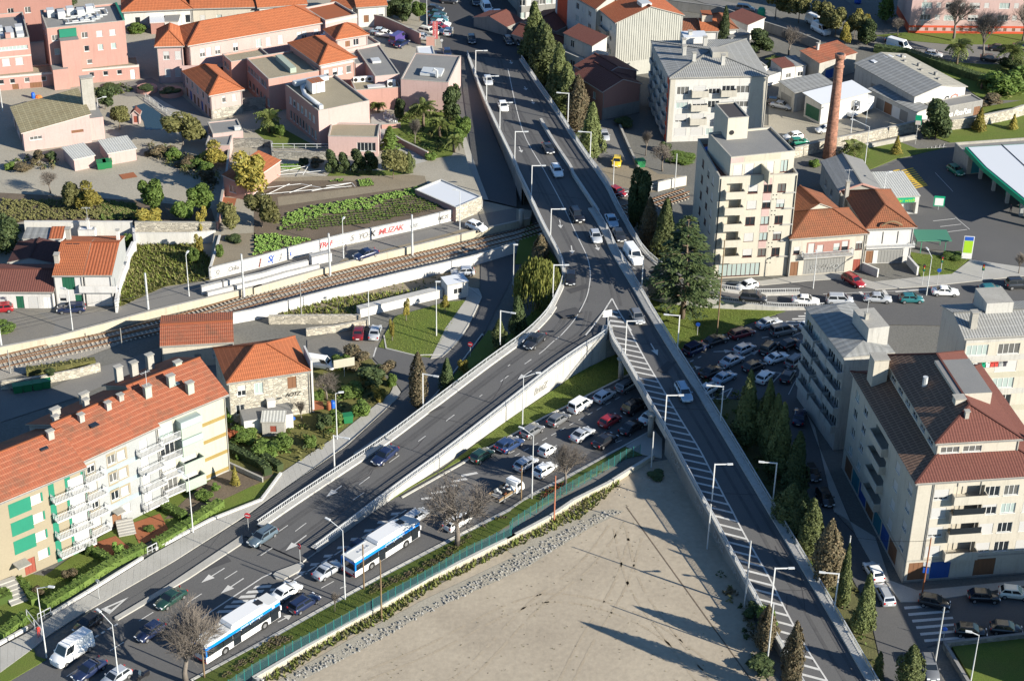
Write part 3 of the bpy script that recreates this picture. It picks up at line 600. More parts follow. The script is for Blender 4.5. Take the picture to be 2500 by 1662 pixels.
def rwall(label,P,inset=.02,th=.5,m='concrete_white',drop=.12):
 """retaining wall under a deck edge"""
 o=thing('retaining_wall',label,'retaining wall',(P[0].x,P[0].y,0),0);b=MB();O=V((P[0].x,P[0].y,0))
 for i in range(len(P)-1):
  p,q=P[i]-O,P[i+1]-O;d=V((q.x-p.x,q.y-p.y,0)).normalized();n=V((-d.y,d.x,0))*th*(1 if inset>0 else-1)
  off=-n.normalized()*abs(inset)
  a_,b_=p+off,q+off
  b.poly([(a_.x,a_.y,-.05),(b_.x,b_.y,-.05),(b_.x,b_.y,max(0,b_.z-drop)),(a_.x,a_.y,max(0,a_.z-drop))])
  a2_,b2_=a_+n,b_+n
  b.poly([(b2_.x,b2_.y,-.05),(a2_.x,a2_.y,-.05),(a2_.x,a2_.y,max(0,a2_.z-drop)),(b2_.x,b2_.y,max(0,b2_.z-drop))])
  b.poly([(a_.x,a_.y,max(0,a_.z-drop)),(b_.x,b_.y,max(0,b_.z-drop)),(b2_.x,b2_.y,max(0,b2_.z-drop)),(a2_.x,a2_.y,max(0,a2_.z-drop))])
 ob('wall_body',b.mesh('wall_body',[m]),o);return o
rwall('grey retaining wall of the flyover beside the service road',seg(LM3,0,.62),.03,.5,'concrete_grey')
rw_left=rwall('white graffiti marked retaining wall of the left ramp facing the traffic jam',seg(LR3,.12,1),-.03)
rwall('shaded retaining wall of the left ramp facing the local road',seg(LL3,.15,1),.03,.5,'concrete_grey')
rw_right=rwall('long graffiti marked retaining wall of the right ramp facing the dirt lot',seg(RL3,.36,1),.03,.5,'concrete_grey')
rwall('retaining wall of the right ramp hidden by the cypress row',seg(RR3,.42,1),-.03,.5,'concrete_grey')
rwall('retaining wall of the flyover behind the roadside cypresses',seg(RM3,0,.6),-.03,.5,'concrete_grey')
rwall('low wall of the exit ramp above the junction lawn',seg(EL3,.15,1),.03,.4)
ab=resample([LR3[7]+V((0,0,-.1)),RR3[4]+V((-2,2,-.1))],4)
rwall('dark abutment wall under the fork of the two ramps',[V((p.x,p.y,p.z-.6))for p in ab],.03,.6,'concrete_grey')
for q,zt,lb in((c3(1015,460),3.6,'round concrete pillar under the fork of the ramps'),(c3(1280,980),3.9,'round concrete pillar under the right ramp beside the traffic jam')):
 p=G(q,0);t=thing('bridge_pillar',lb,'pillar',p,0,'pillars under the right ramp')
 b=MB();b.tube([(0,0,0),(0,0,zt-.5)],.42,12);b2_=MB();b2_.tube([(0,0,zt-.5),(0,0,zt-.1)],[.45,.75],12)
 ob('shaft',b.mesh('shaft',['concrete'],True),t);ob('pillar_head',b2_.mesh('pillar_head',['concrete'],True),t)
for q,lb in((b3(120,480),'by the service road corner'),(b3(820,330),'behind the right hand railing'),(b3(300,700),'beside the dark bush')):
 p=G(q,2);t=thing('bridge_pillar','round concrete pillar in the shade under the flyover, '+lb,'pillar',(p.x,p.y,0),0,'pillars at the railway crossing')
 b=MB();b.tube([(0,0,0),(0,0,3.4)],.45,10);ob('shaft',b.mesh('shaft',['concrete'],True),t)
def railing(label,P,side=1,h=1.0,plinth=.55,ph=.28,gap=.3,group='flyover railings',m='railing_white',panel=False,z=0.0):
 """kerb beam with a steel railing, built along a deck edge; side +1 keeps the beam to the left of P's direction"""
 o=thing('bridge_railing',label,'railing',tuple(P[0]),0,group);O=P[0].copy()
 n_=max(3,int(plen(P)/2.2));Q=resample(P,n_)
 kb,hr,po,ba=MB(),MB(),MB(),MB()
 for i in range(len(Q)-1):
  p,q=Q[i]-O,Q[i+1]-O;d=V((q.x-p.x,q.y-p.y,0)).normalized();n=V((-d.y,d.x,0))*side
  up=V((0,0,1))
  w_=n*plinth
  A_=[p-n*.04-up*.25,q-n*.04-up*.25,q+w_-up*.25,p+w_-up*.25];T=[A_[0]+up*(ph+.25),A_[1]+up*(ph+.25),A_[2]+up*(ph+.25),A_[3]+up*(ph+.25)]
  kb.poly(T if side>0 else T[::-1])
  for a_,b_,c_,e_ in((A_[0],A_[1],T[1],T[0]),(A_[3],A_[2],T[2],T[3])):kb.poly([a_,b_,c_,e_])
  e=n*.1
  hr.bar(p+e+up*h,q+e+up*h,.09,.08);hr.bar(p+e+up*(ph+.1),q+e+up*(ph+.1),.05)
  po.bar(p+e+up*ph,p+e+up*h,.09)
  L_=(q-p).length;k=int(L_/gap)
  for j in range(1,k):
   s_=p.lerp(q,j/k)+e;ba.bar(s_+up*(ph+.1),s_+up*(h-.03),.055,.075)
 ob('kerb_beam',kb.mesh('kerb_beam',['concrete_white']),o);ob('handrail',hr.mesh('handrail',[m]),o)
 tag(ob('posts',po.mesh('posts',[m]),o),kind='stuff')
 if len(ba.v):tag(ob('balusters',ba.mesh('balusters',[m]),o),kind='stuff')
 return o
railing('white railing on the left edge of the flyover above the service road',seg(LM3,0,.66),1)
railing('white railing round the flyover bend beside the weeping willow',seg(LM3,.66,1)+LL3[1:4],1)
railing('long white railing on the left edge of the left ramp',seg(LL3,.05,.97),1,plinth=.95)
railing('long white railing on the left ramp above the traffic jam',seg(LR3,.1,.97),-1,plinth=.95)
railing('white railing on the left edge of the right ramp above the dirt lot',seg(RL3,.075,.99),1)
railing('long shaded railing on the right edge of the right ramp',MED3[40:]+RR3[1:],-1,plinth=1.1)
railing('white railing on the right edge of the flyover by the cypresses',seg(RM3,0,1),-1)
railing('white railing on the near side of the exit ramp above the lawn',seg(EL3,.04,.98),1)
railing('white railing on the far side of the exit ramp by the yellow tower',seg(ER3,0,.93),-1)
mb=thing('median_barrier','low concrete barrier between the two flyover carriageways','barrier',tuple(MED3[18]),0);b=MB();P=MED3[18:42]
for i in range(len(P)-1):
 p,q=P[i]-P[0],P[i+1]-P[0];b.bar(p+V((.2,0,.3)),q+V((.2,0,.3)),.5,.75)
ob('barrier_body',b.mesh('barrier_body',['concrete_white']),mb)
# ROAD PAINT
paint=thing('road_marking','white lane lines, arrows and hatching painted on the roads','road marking',(0,0,0))
def deckz(q,kind):
 if kind=='g':return .085
 if kind=='m':return ZM(q)+.02
 return kind
def pq(q,kind):
 p=G(q,deckz(q,kind)if kind!='l' else zl(q));return p
def zl(q):
 z=2.0
 for _ in range(4):
  p=G(q,z);k=min(range(60),key=lambda i:(V((p.x,p.y))-V((LL3[i].x+LR3[i].x,LL3[i].y+LR3[i].y))/2).length);z=(LL3[k].z+LR3[k].z)/2
 return z+.03
def stripe(qs,kind='g',wd=.15,name='lane_line',m='road_paint'):
 P=[pq(q,kind)for q in qs];b=MB()
 for i in range(len(P)-1):
  p,q=P[i],P[i+1];d=V((q.x-p.x,q.y-p.y,0)).normalized();n=V((-d.y,d.x,0))*wd/2
  b.poly([p-n,q-n,q+n,p+n])
 return ob(name,b.mesh(name,[m]),paint)
def shape(qs,kind='g',name='painted_arrow',m='road_paint'):
 b=MB();tripoly(b,[pq(q,kind)for q in qs]);return ob(name,b.mesh(name,[m]),paint)
def arrow(a_,b_,kind='g',hw=.55,hl=1.8,name='painted_arrow'):
 A,B_=pq(a_,kind),pq(b_,kind);d=(B_-A);ln=d.length;d.normalize();n=V((-d.y,d.x,0)).normalized();C=B_-d*min(hl,ln*.45)
 b=MB();b.poly([A-n*.09,C-n*.09,C+n*.09,A+n*.09]);b.poly([C-n*hw,B_,C+n*hw]);ob(name,b.mesh(name,['road_paint']),paint)
stripe(spline(many(a3,'0,620 130,1170 330,1540')+many(b3,'480,345 620,640 710,830 740,960 735,1080 700,1220 600,1400 480,1540'),5),'m')
stripe(spline([b3(480,1540)]+many(c3,'400,130 300,220 150,325'),4),'l')
for a_,b_ in((c3(70,292),c3(0,345)),(c2(2290,430),c2(2210,490)),(c2(2055,600),c2(1970,662)),(c2(1812,775),c2(1728,838)),(c2(1565,958),c2(1478,1020)),(c2(1308,1145),c2(1216,1210)),(c2(1040,1340),c2(945,1410)),(c2(990,1480),c2(890,1548)),(d2(470,125),d2(370,200)),(d2(305,145),d2(225,200)),(d2(165,348),d2(60,418))):stripe([a_,b_],'l',.13)
for a_,b_ in((d1(2135,555),d1(2020,628)),(d1(1815,760),d1(1690,840)),(d1(1380,925),d1(1250,1005)),(d1(1115,1195),d1(990,1272)),(d1(700,1440),d1(600,1505))):stripe([a_,b_],'g',.14)
for i in range(9):
 x=1060-i*58;y=1030+i*34
 stripe([d1(x,y),d1(x-34,y+20)],'g',.3,'give_way_dash')
for a_,b_ in((c2(2350,292),c2(2212,395)),(c2(822,1395),c2(648,1522)),(d2(472,235),d2(283,375))):arrow(a_,b_,'l')
for a_,b_ in((d1(2020,530),d1(1810,662)),(d1(2192,622),d1(1985,760))):arrow(a_,b_,'g')
arrow(c3(215,385),c3(88,465),'l');arrow(c3(1285,140),c3(1348,248),'m')
for x,y in((465,505),(570,735)):
 arrow(b3(x,y),b3(x+12,y+75),'m',.45,1.2);
for(x,y,s_)in((20,545,.6),(150,780,.6),(215,900,.7),(100,1320,1),(790,725,1)):
 t_=a3 if x!=790 else b3
 arrow(t_(x,y),t_(x+26*s_,y+55*s_),'m',.45,1.2)
sidel=[b3(905,1235)]
stripe(spline(many(b3,'520,1000 500,1110 450,1210 370,1320 240,1460')+[c3(130,130)],4),'m',.18)
GL_=[b3(937,1210)]+many(b3,'1000,1330 1110,1500')+many(c3,'1085,0 1240,290 1400,560 1560,830 1720,1085 1850,1330 1960,1540')+many(d3,'2010,0 2130,230 2350,610')+many(d4,'0,495 100,680 230,940 390,1230 590,1545')
stripe(spline(GL_,4),'m',.22)
stripe(many(b3,'937,1210 860,1330 790,1430 700,1540'),'m',.22)
for i in range(4):shape([b3(930-i*6,1318+i*42),b3(985+i*28,1330+i*44),b3(990+i*28,1345+i*44),b3(930-i*6,1334+i*42)],'m','hatch_bar')
gl=resample([V((q[0],q[1],0))for q in spline(GL_[2:],4)],200);rl_=resample([V((q[0],q[1],0))for q in spline(RL[1:-2],4)],200)
def at_y(P,y):
 for p,q in zip(P,P[1:]):
  if p.y<=y<=q.y:return p.lerp(q,(y-p.y)/max(1e-6,q.y-p.y))
 return P[-1]
y=820.0
while y<1650:
 sp_=11.5+(y-820)*.0155
 a_,b_=at_y(rl_,y),at_y(gl,y+12+(y-820)*.012)
 a_=a_.lerp(b_,.17);th_=3.3+(y-820)*.003
 if b_.x-a_.x>6:shape([(a_.x,a_.y),(b_.x,b_.y),(b_.x+1.5,b_.y+th_),(a_.x+1.5,a_.y+th_)],'m','hatch_bar')
 y+=sp_*1.15
for i in range(11):
 t_=i/10;p=V((1240+(30-1240)*t_,42+(800-42)*t_,0))
 shape([d2(p.x-0,p.y-10),d2(p.x+80+20*t_,p.y-14),d2(p.x+70+20*t_,p.y+10),d2(p.x-12,p.y+14)],'g','hatch_bar')
for i in range(6):
 t_=i/5;shape([d1(2300-330*t_,690+220*t_),d1(2450-350*t_,680+225*t_),d1(2430-350*t_,705+225*t_),d1(2275-330*t_,715+220*t_)],'g','hatch_bar')
stripe([c2(1400,1530),d2(1370,8),d2(640,465),d2(0,850),d1(2359,860)][1:],'g',.2);stripe([d1(2359,615),d1(1900,920),d1(1720,1045)],'g',.2);stripe([d2(160,575),d1(2359,615)],'g',.2)
for i in range(5):shape([c2(1500+i*90,1530-i*52),c2(1620+i*95,1515-i*55),c2(1640+i*95,1530-i*55),c2(1510+i*90,1548-i*52)],'g','hatch_bar')
shape([d1(908,898),d1(1157,790),d1(985,945)],'g','give_way_triangle');shape([d1(965,888),d1(1095,832),d1(1000,905)],.09,'triangle_gap','asphalt')
for i in range(13):x=1090-i*82;y=575+i*46;stripe([c3(x,y),c3(x-45,y+25)],'g',.13)
for i in range(7):x=1030-i*150;y=1010-i*-8;
for a_,b_ in((c3(1025,1010),c3(970,1030)),(c3(880,935),c3(830,965)),(c3(1240,800),c3(1190,825)),(c3(440,1055),c3(390,1085)),(c3(60,1105),c3(10,1130)),(d2(718,648),d2(605,710)),(d2(830,690),d2(775,712)),(c3(480,1200),c3(430,1225)),(c3(290,1160),c3(240,1180))):stripe([a_,b_],'g',.13)
arrow(d2(215,1015),d2(345,948));stripe([d2(2310,8),d2(1780,280),d2(1180,592),d2(600,912),d2(0,1250)],.1,.28)
stripe([c3(1300,915),c3(560,1335),c3(130,1555)],.1,.28,'lane_line','kerb')
for a_,b_ in((c3(1850,215),c3(2030,208)),(c3(2110,270),c3(2260,200)),(c3(1620,362),c3(1740,355))):arrow(a_,b_,'g')
for a_,b_ in((c3(1740,255),c3(1710,270)),(c3(1670,290),c3(1640,305)),(c3(1740,455),c3(1705,475)),(c4(280,70),c4(380,30)),(c4(0,90),c4(60,80))):stripe([a_,b_],'g',.2)
for i in range(5):x=160+i*55;y=1440-i*25;shape([b4(x,y),b4(x+190,y-5),b4(x+200,y+8),b4(x+5,y+12)],'g','hatch_bar')
stripe(many(c4,'100,400 175,405 90,500 100,400'),'g',.18,'give_way_triangle')
stripe(many(c3,'1820,640 2020,540 1960,640 1820,640'),'g',.18,'give_way_triangle')
stripe(many(c4,'355,400 290,500 240,600'),'g',.1)
for i in range(6):x=1278+i*36;y=887+i*59;shape([d4(x,y-10),d4(x+370-i*2,y-38),d4(x+378-i*2,y-18),d4(x+8,y+14)],'g','zebra_bar')
stripe(many(b4,'550,1170 1200,1145 1480,1130'),.07,.13);stripe(many(b4,'1200,1150 1480,1128'),.075,.4);shape(many(b4,'870,1150 900,1148 930,1190 905,1192'),.075,'stop_line');shape(many(b4,'1080,1135 1110,1133 1165,1210 1135,1212'),.075,'stop_line')
for i in range(10):x=1180+i*27;y=60+i*14;shape([b4(x,y),b4(x+55,y-10),b4(x+62,y-2),b4(x+8,y+10)],.04,'yellow_bar','paint_yellow')
for i in range(10):x=1250+i*14;y=60+i*17;shape([b4(x,y),b4(x+110,y-26),b4(x+118,y-18),b4(x+8,y+8)],.045,'yellow_bar','paint_yellow')
for y in(515,565,613):stripe([b4(1540+(y-515)*1.3,y),b4(1740+(y-515)*1.1,y-22)],.04,.15)
stripe(many(b4,'1740,480 1870,590'),.04,.12);stripe(many(b4,'1560,80 1720,250'),.04,.1)
for i in range(11):x=1250+i*38;y=1420-i*9;stripe(many(a4,'%d,%d %d,%d'%(x,y,x+14,y-36)),.04,.12);
stripe(many(a4,'1240,1400 1450,1345 1660,1320'),.045,.12)
stripe(many(c2,'1100,175 1075,260'),.045,.2)
def kerb(label,qs,z=.0,w_=.22,h=.16,m='kerb'):
 P=resample(GL(qs,z),max(2,int(plen(GL(qs,z))/4)));o=thing('kerb',label,'kerb',tuple(P[0]),0);b=MB()
 for p,q in zip(P,P[1:]):b.bar(p-P[0]+V((0,0,h/2)),q-P[0]+V((0,0,h/2)),w_,h)
 ob('kerbstones',b.mesh('kerbstones',[m]),o);return o
kerb('pale kerb between the lower road and the grass verge by the fence',LOW_S[2:-2],.02,.3)
kerb('pale kerb between the traffic jam and the ramp wall lawn',[c2(1330,1530),c2(2100,1095),c2(2330,965)]+many(c3,'270,835 480,735 740,600 1000,470 1140,400'),.02,.3)
kerb('curved kerb between the underpass road and the flyover verge',R4E[3:9],.02,.2)
kerb('kerb round the triangular lawn',many(b2,'1170,1548')+many(c2,'1118,172 1440,252 1580,268 1690,262 1750,212')+many(b2,'1880,1548 2040,1230 2052,1180 2020,1120 1930,1110'),.02,.2)
def island(label,qs):
 o=thing('traffic_island',label,'traffic island',tuple(G(qs[0],0)),0);P=GL(qs,.22);O=G(qs[0],0);b=MB();b.prism([(p.x-O.x,p.y-O.y)for p in P],0,.24)
 ob('island_slab',b.mesh('island_slab',['pavement']),o)
island('long narrow concrete traffic island at the foot of the left ramp',many(d1,'2180,232 2190,300 1700,620 1060,995 1035,990 1030,970 1500,690'))
island('concrete splitter island with a no entry sign at the end of the ramp wall',many(d2,'430,475 455,500 400,560 260,635 200,625 170,590 200,560'))
def slabs(label,left,right,z,n):
 o=thing('pavement',label,'pavement',(0,0,0));A=resample(GL(left,z),n+1);B_=resample(GL(right,z),n+1)
 for i in range(n):
  p,q,r,s_=A[i],A[i+1],B_[i+1],B_[i];c=(p+q+r+s_)/4;b=MB()
  b.prism([((v-c)*.985).to_2d()for v in(p,q,r,s_)],-.14,R.uniform(-.006,.006));ob('paving_slab',b.mesh('paving_slab',['pavement']),o,c)
 b=MB()
 for i in range(n):b.poly([A[i]+V((0,0,-.03)),A[i+1]+V((0,0,-.03)),B_[i+1]+V((0,0,-.03)),B_[i]+V((0,0,-.03))])
 ob('bedding',b.mesh('bedding',['concrete_grey']),o)
slabs('slab pavement between the local road and the front gardens',many(c2,'1265,485 1235,580 760,960 250,1300')+many(d1,'2300,-60 1900,110 1400,390 840,740 470,960 250,1110 0,1240'),many(c2,'1320,575 1300,625 830,1060 130,1535')+many(d1,'2250,30 1560,470 730,945 440,1130 300,1250 0,1470'),.16,70)
sheet('corner_grass',many(d1,'0,1470 300,1250 330,1320 420,1350 80,1548')+[S(-40,1680)],.12,'lawn',thick=.1)
worn=thing('tyre_wear','darker tyre worn bands and tar patches on the carriageways','road wear',(0,0,0))
def band(A,B_,f,wd,z=.012):
 b=MB();n=min(len(A),len(B_))
 for i in range(n-1):
  p,q=A[i].lerp(B_[i],f),A[i+1].lerp(B_[i+1],f);d=V((q.x-p.x,q.y-p.y,0)).normalized();k=V((-d.y,d.x,0))*wd/2;u=V((0,0,z));b.poly([p-k+u,q-k+u,q+k+u,p+k+u])
 ob('worn_band',b.mesh('worn_band',['asphalt_worn']),worn)
for f in(.27,.33,.62,.69):band(LL3[2:],LR3[2:],f,.42);band(LM3,MED3,f,.42)
for f in(.6,.78):band(RL3,RR3,f,.45)
for f in(.4,.6):band(MED3,RM3,f,.4);band(EL3,ER3,f,.4)
A_,B2_=resample(GL(LOW_N[2:9],.066),40),resample(GL(LOW_S[::-1][2:12],.066),40)
for q,w_,l_ in((b3(560,1340),2.0,3.5),(c2(1700,700),1.2,6),(b3(640,1120),1.4,4),(d1(1900,500),1.5,5),(c3(1450,330),1.3,5)):
 p=G(q,deckz(q,'m')if q[0]>1300 else(zl(q)if q[0]>600 else .05));b=MB();a=rad(60 if q[0]>1500 else 215);ca,sa=math.cos(a),math.sin(a)
 b.poly([(p.x+x*ca-y*sa,p.y+x*sa+y*ca,p.z+.004)for x,y in((-l_/2,-w_/2),(l_/2,-w_/2),(l_/2,w_/2),(-l_/2,w_/2))]);ob('tar_patch',b.mesh('tar_patch',['asphalt_dark']),worn)
for a_,b_,f in((LM3,MED3,8),(LM3,MED3,22),(LM3,MED3,38),(LL3,LR3,12),(LL3,LR3,30),(LL3,LR3,46),(RL3,RR3,10),(RL3,RR3,26),(RL3,RR3,44),(RL3,RR3,62)):
 p,q=a_[f].lerp(b_[f],.07),a_[f].lerp(b_[f],.93);d=(q-p).normalized();k=V((-d.y,d.x,0))*.07;u=V((0,0,.018));b=MB();b.poly([p-k+u,q-k+u,q+k+u,p+k+u]);ob('expansion_joint',b.mesh('expansion_joint',['asphalt_dark']),worn)
for i in range(26):
 A,B_,z0=((LL3,LR3,.014),(LM3,MED3,.014),(RL3,RR3,.014))[i%3];n=len(A)-12;k=R.randrange(4,n);f=R.uniform(.2,.8);b=MB();pp=None
 for j in range(R.randrange(4,9)):
  f=min(.9,max(.1,f+R.uniform(-.06,.06)));p=A[k+j].lerp(B_[k+j],f)+V((0,0,z0+.006))
  if pp:d=(p-pp).normalized();w_=V((-d.y,d.x,0))*.035;b.poly([pp-w_,p-w_,p+w_,pp+w_])
  pp=p
 ob('sealed_crack',b.mesh('sealed_crack',['roof_dark']),worn)
tr=thing('tyre_tracks','faint curved tyre tracks across the dirt lot','tyre tracks',(0,0,0))
for qs in([d3(1000,100),d3(700,500),d3(200,900),d2(1900,1500),S(1000,1720)],[d3(1150,250),d3(1000,700),d3(700,1200),d3(500,1600)],[d2(1000,1500),d2(1600,1250),d3(0,900),d3(500,800),d3(1200,1000),d3(1900,1500)],[d3(1000,150),d3(1150,700),d3(1500,1200),d3(1800,1600)]):
 P=resample(GL(spline(qs,8),.012),60)
 for o in(-.8,.8):
  b=MB()
  for i in range(59):
   p,q=P[i],P[i+1];d=(q-p).normalized();n=V((-d.y,d.x,0));wd=R.uniform(.1,.2)
   if R.random()<.85:b.poly([p+n*(o-wd),q+n*(o-wd),q+n*(o+wd),p+n*(o+wd)])
  tag(ob('tyre_track',b.mesh('tyre_track',['earth_track']),tr),kind='stuff')
# BUILDINGS
SHAD={'w':0,'s':1.0,'h':.5,'q':.25,'t':.75}
def win_mesh(w_,h_,fr):
 def fn():
  b=MB();t=.07
  b.box(-w_/2,w_/2,.07,.13,0,t);b.box(-w_/2,w_/2,.07,.13,h_-t,h_)
  b.box(-w_/2,-w_/2+t,.07,.13,t,h_-t);b.box(w_/2-t,w_/2,.07,.13,t,h_-t)
  n=max(1,round(w_/.75))
  for i in range(1,n):x=-w_/2+w_*i/n;b.box(x-.035,x+.035,.075,.125,t,h_-t)
  b.box(-w_/2-.06,w_/2+.06,-.06,.14,-.06,0)
  return b.mesh('window',[fr])
 return cached(('win',w_,h_,fr),fn)
def pane_mesh(w_,h_,m):return cached(('pane',w_,h_,m),lambda:MB().poly([(-w_/2,.115,0),(w_/2,.115,0),(w_/2,.115,h_),(-w_/2,.115,h_)]).mesh('pane',[m]))
def shut_mesh(w_,h_,f,m):
 def fn():
  b=MB();n=max(2,int(h_*f/.28));z1=h_-.03
  for i in range(n):b.box(-w_/2+.05,w_/2-.05,.03,.062,z1-h_*f*(i+1)/n+.012,z1-h_*f*i/n)
  return b.mesh('shutter',[m])
 return cached(('shut',w_,h_,f,m),fn)
def door_mesh(w_,h_,m,ribs):
 def fn():
  b=MB();b.box(-w_/2,w_/2,.08,.13,0,h_)
  for i in range(ribs):x=-w_/2+w_*(i+.5)/ribs;b.box(x-w_/ribs*.36,x+w_/ribs*.36,.055,.08,.1,h_-.1)
  return b.mesh('door',[m])
 return cached(('door',w_,h_,m,ribs),fn)
class Bld:pass
def roof_solid(b,faces,mis,th=.16,side=2):
 from collections import Counter
 cnt=Counter();key=lambda p:(round(p[0],3),round(p[1],3),round(p[2],3))
 for f in faces:
  for i in range(len(f)):cnt[frozenset((key(f[i]),key(f[(i+1)%len(f)])))]+=1
 for f,mi in zip(faces,mis):
  P=[V(p)for p in f];n=(P[1]-P[0]).cross(P[2]-P[0]).normalized()
  if n.z<0:P.reverse();n=-n
  u=V((0,0,1)).cross(n);u=u.normalized()if u.length>1e-3 else V((1,0,0));v=n.cross(u)
  top=max(p.dot(v)for p in P)
  b.poly(P,mi,[(p.dot(u),top-p.dot(v))for p in P]);b.poly([p-V((0,0,th))for p in reversed(P)],side)
  for i in range(len(P)):
   p,q=P[i],P[(i+1)%len(P)]
   if cnt[frozenset((key(p),key(q)))]==1:b.poly([p-V((0,0,th)),q-V((0,0,th)),q,p],side)
def bld(name,label,A,B,C,zt,zb,wall,ops=(),roof=None,side=None,fr='white_paint',shm='shutter_white',cat='building',base=False,bands=(),group=None):
 zz=zb if base else zt
 a,b_=G(A,zz),G(B,zz);u=V((b_.x-a.x,b_.y-a.y,0));w_=u.length;u.normalize();v=V((-u.y,u.x,0))
 d=C if not hasattr(C,'__len__')else(G(C,zz)-b_).dot(v)
 d=abs(d);h=zt-zb;X=Bld();X.w,X.d,X.h,X.zb=w_,d,h,zb
 o=X.o=thing(name,label,cat,(a.x,a.y,zb),math.atan2(u.y,u.x),group)
 X.a,X.u,X.v=a,u,v
 sides={'F':((0,0),(1,0),w_),'R':((w_,0),(0,1),d),'B':((w_,d),(-1,0),w_),'L':((0,d),(0,-1),d)}
 mats=[wall];side=side or{}
 wm=MB();mi={};opd={}
 for k in 'FRBL':
  m=side.get(k,wall)
  if m not in mats:mats.append(m)
  mi[k]=mats.index(m)
 if 'dark_hole' not in mats:mats.append('dark_hole')
 dk=mats.index('dark_hole');todo=[]
 def P3(s,x,z,y=0.0):
  (px,py),(ux,uy),_=sides[s];return(px+ux*x-uy*y,py+uy*x+ux*y,z)
 X.P3=P3;X.sides=sides
 for s in 'FRBL':
  L_=sides[s][2];op=[]
  for(ss,cx,z,ww,hh,k)in ops:
   if ss!=s:continue
   x0=cx*L_-ww/2;x1=x0+ww
   if x0<.05 or x1>L_-.05 or z+hh>h-.02 or z<0:continue
   if any(x0<o2[1]+.02 and x1>o2[0]-.02 and z<o2[3]+.02 and z+hh>o2[2]-.02 for o2 in op):continue
   op.append((x0,x1,z,z+hh,k))
  opd[s]=op
  zs=sorted({0.0,h}|{o2[2]for o2 in op}|{o2[3]for o2 in op})
  for z0,z1 in zip(zs,zs[1:]):
   if z1-z0<1e-4:continue
   x=0.0
   for o2 in sorted(q for q in op if q[2]<z1-1e-4 and q[3]>z0+1e-4):
    if o2[0]>x+1e-4:wm.poly([P3(s,x,z0),P3(s,o2[0],z0),P3(s,o2[0],z1),P3(s,x,z1)],mi[s])
    x=o2[1]
   if L_>x+1e-4:wm.poly([P3(s,x,z0),P3(s,L_,z0),P3(s,L_,z1),P3(s,x,z1)],mi[s])
  for x0,x1,z0,z1,k in op:
   dp=.14 if k not in 'o' else 1.3
   q0,q1,q2,q3=P3(s,x0,z0),P3(s,x1,z0),P3(s,x1,z1),P3(s,x0,z1)
   r0,r1,r2,r3=P3(s,x0,z0,dp),P3(s,x1,z0,dp),P3(s,x1,z1,dp),P3(s,x0,z1,dp)
   for f in((q0,q1,r1,r0),(q1,q2,r2,r1),(q2,q3,r3,r2),(q3,q0,r0,r3)):wm.poly(f,mi[s])
   wm.poly([r0,r1,r2,r3],dk if k!='o' else mi[s]);todo.append((s,x0,x1,z0,z1,k))
 rk=roof[0]if roof else None
 gab=MB()
 if rk=='gable':
  _,ax,rise,ov,rm=roof[:5]
  if ax=='x':
   ym=d*(roof[5]if len(roof)>5 else .5);e0=rise*ov/ym;e1=rise*ov/(d-ym)
   wm.poly([(w_,0,h),(w_,d,h),(w_,ym,h+rise)],mi['R']);wm.poly([(0,d,h),(0,0,h),(0,ym,h+rise)],mi['L'])
   f=[[(-ov,-ov,h-e0),(w_+ov,-ov,h-e0),(w_+ov,ym,h+rise),(-ov,ym,h+rise)],[(w_+ov,d+ov,h-e1),(-ov,d+ov,h-e1),(-ov,ym,h+rise),(w_+ov,ym,h+rise)]]
   ridges=[((-ov,ym,h+rise),(w_+ov,ym,h+rise))]
  else:
   e=rise*ov/(w_/2)
   wm.poly([(0,0,h),(w_,0,h),(w_/2,0,h+rise)],mi['F']);wm.poly([(w_,d,h),(0,d,h),(w_/2,d,h+rise)],mi['B'])
   f=[[(-ov,d+ov,h-e),(-ov,-ov,h-e),(w_/2,-ov,h+rise),(w_/2,d+ov,h+rise)],[(w_+ov,-ov,h-e),(w_+ov,d+ov,h-e),(w_/2,d+ov,h+rise),(w_/2,-ov,h+rise)]]
   ridges=[((w_/2,-ov,h+rise),(w_/2,d+ov,h+rise))]
  rms=[rm]if isinstance(rm,str)else list(rm);mis=[0]*2 if len(rms)==1 else[0,1]
 elif rk=='hip':
  _,rise,ov,rm=roof[:4];m_=min(w_,d)/2;ins=m_*(roof[4]if len(roof)>4 else 1.0);e=rise*ov/m_
  p=[(-ov,-ov,h-e),(w_+ov,-ov,h-e),(w_+ov,d+ov,h-e),(-ov,d+ov,h-e)]
  if w_>=d:r0,r1=(ins,d/2,h+rise),(w_-ins,d/2,h+rise)
  else:r0,r1=(w_/2,ins,h+rise),(w_/2,d-ins,h+rise)
  if V(r0)==V(r1)or(V(r1)-V(r0)).length<.1:r1=r0
  if r1 is r0:f=[[p[0],p[1],r0],[p[1],p[2],r0],[p[2],p[3],r0],[p[3],p[0],r0]]
  elif w_>=d:f=[[p[0],p[1],r1,r0],[p[1],p[2],r1],[p[2],p[3],r0,r1],[p[3],p[0],r0]]
  else:f=[[p[0],p[1],r0],[p[1],p[2],r1,r0],[p[2],p[3],r1],[p[3],p[0],r0,r1]]
  ridges=[(r0,r1)]+[(p[0],r0),(p[1],r1 if w_>=d else r0),(p[2],r1),(p[3],r0 if w_>=d else r1)]
  rms=[rm]if isinstance(rm,str)else list(rm);mis=[0]*4 if len(rms)==1 else[0,0,0,1]
 elif rk=='shed':
  _,hs,rise,ov,rm=roof;z={'F':(1,1,0,0),'B':(0,0,1,1),'L':(1,0,0,1),'R':(0,1,1,0)}[hs];z=[h+rise*k for k in z]
  c=[(0,0),(w_,0),(w_,d),(0,d)];o2=[(-ov,-ov),(w_+ov,-ov),(w_+ov,d+ov),(-ov,d+ov)]
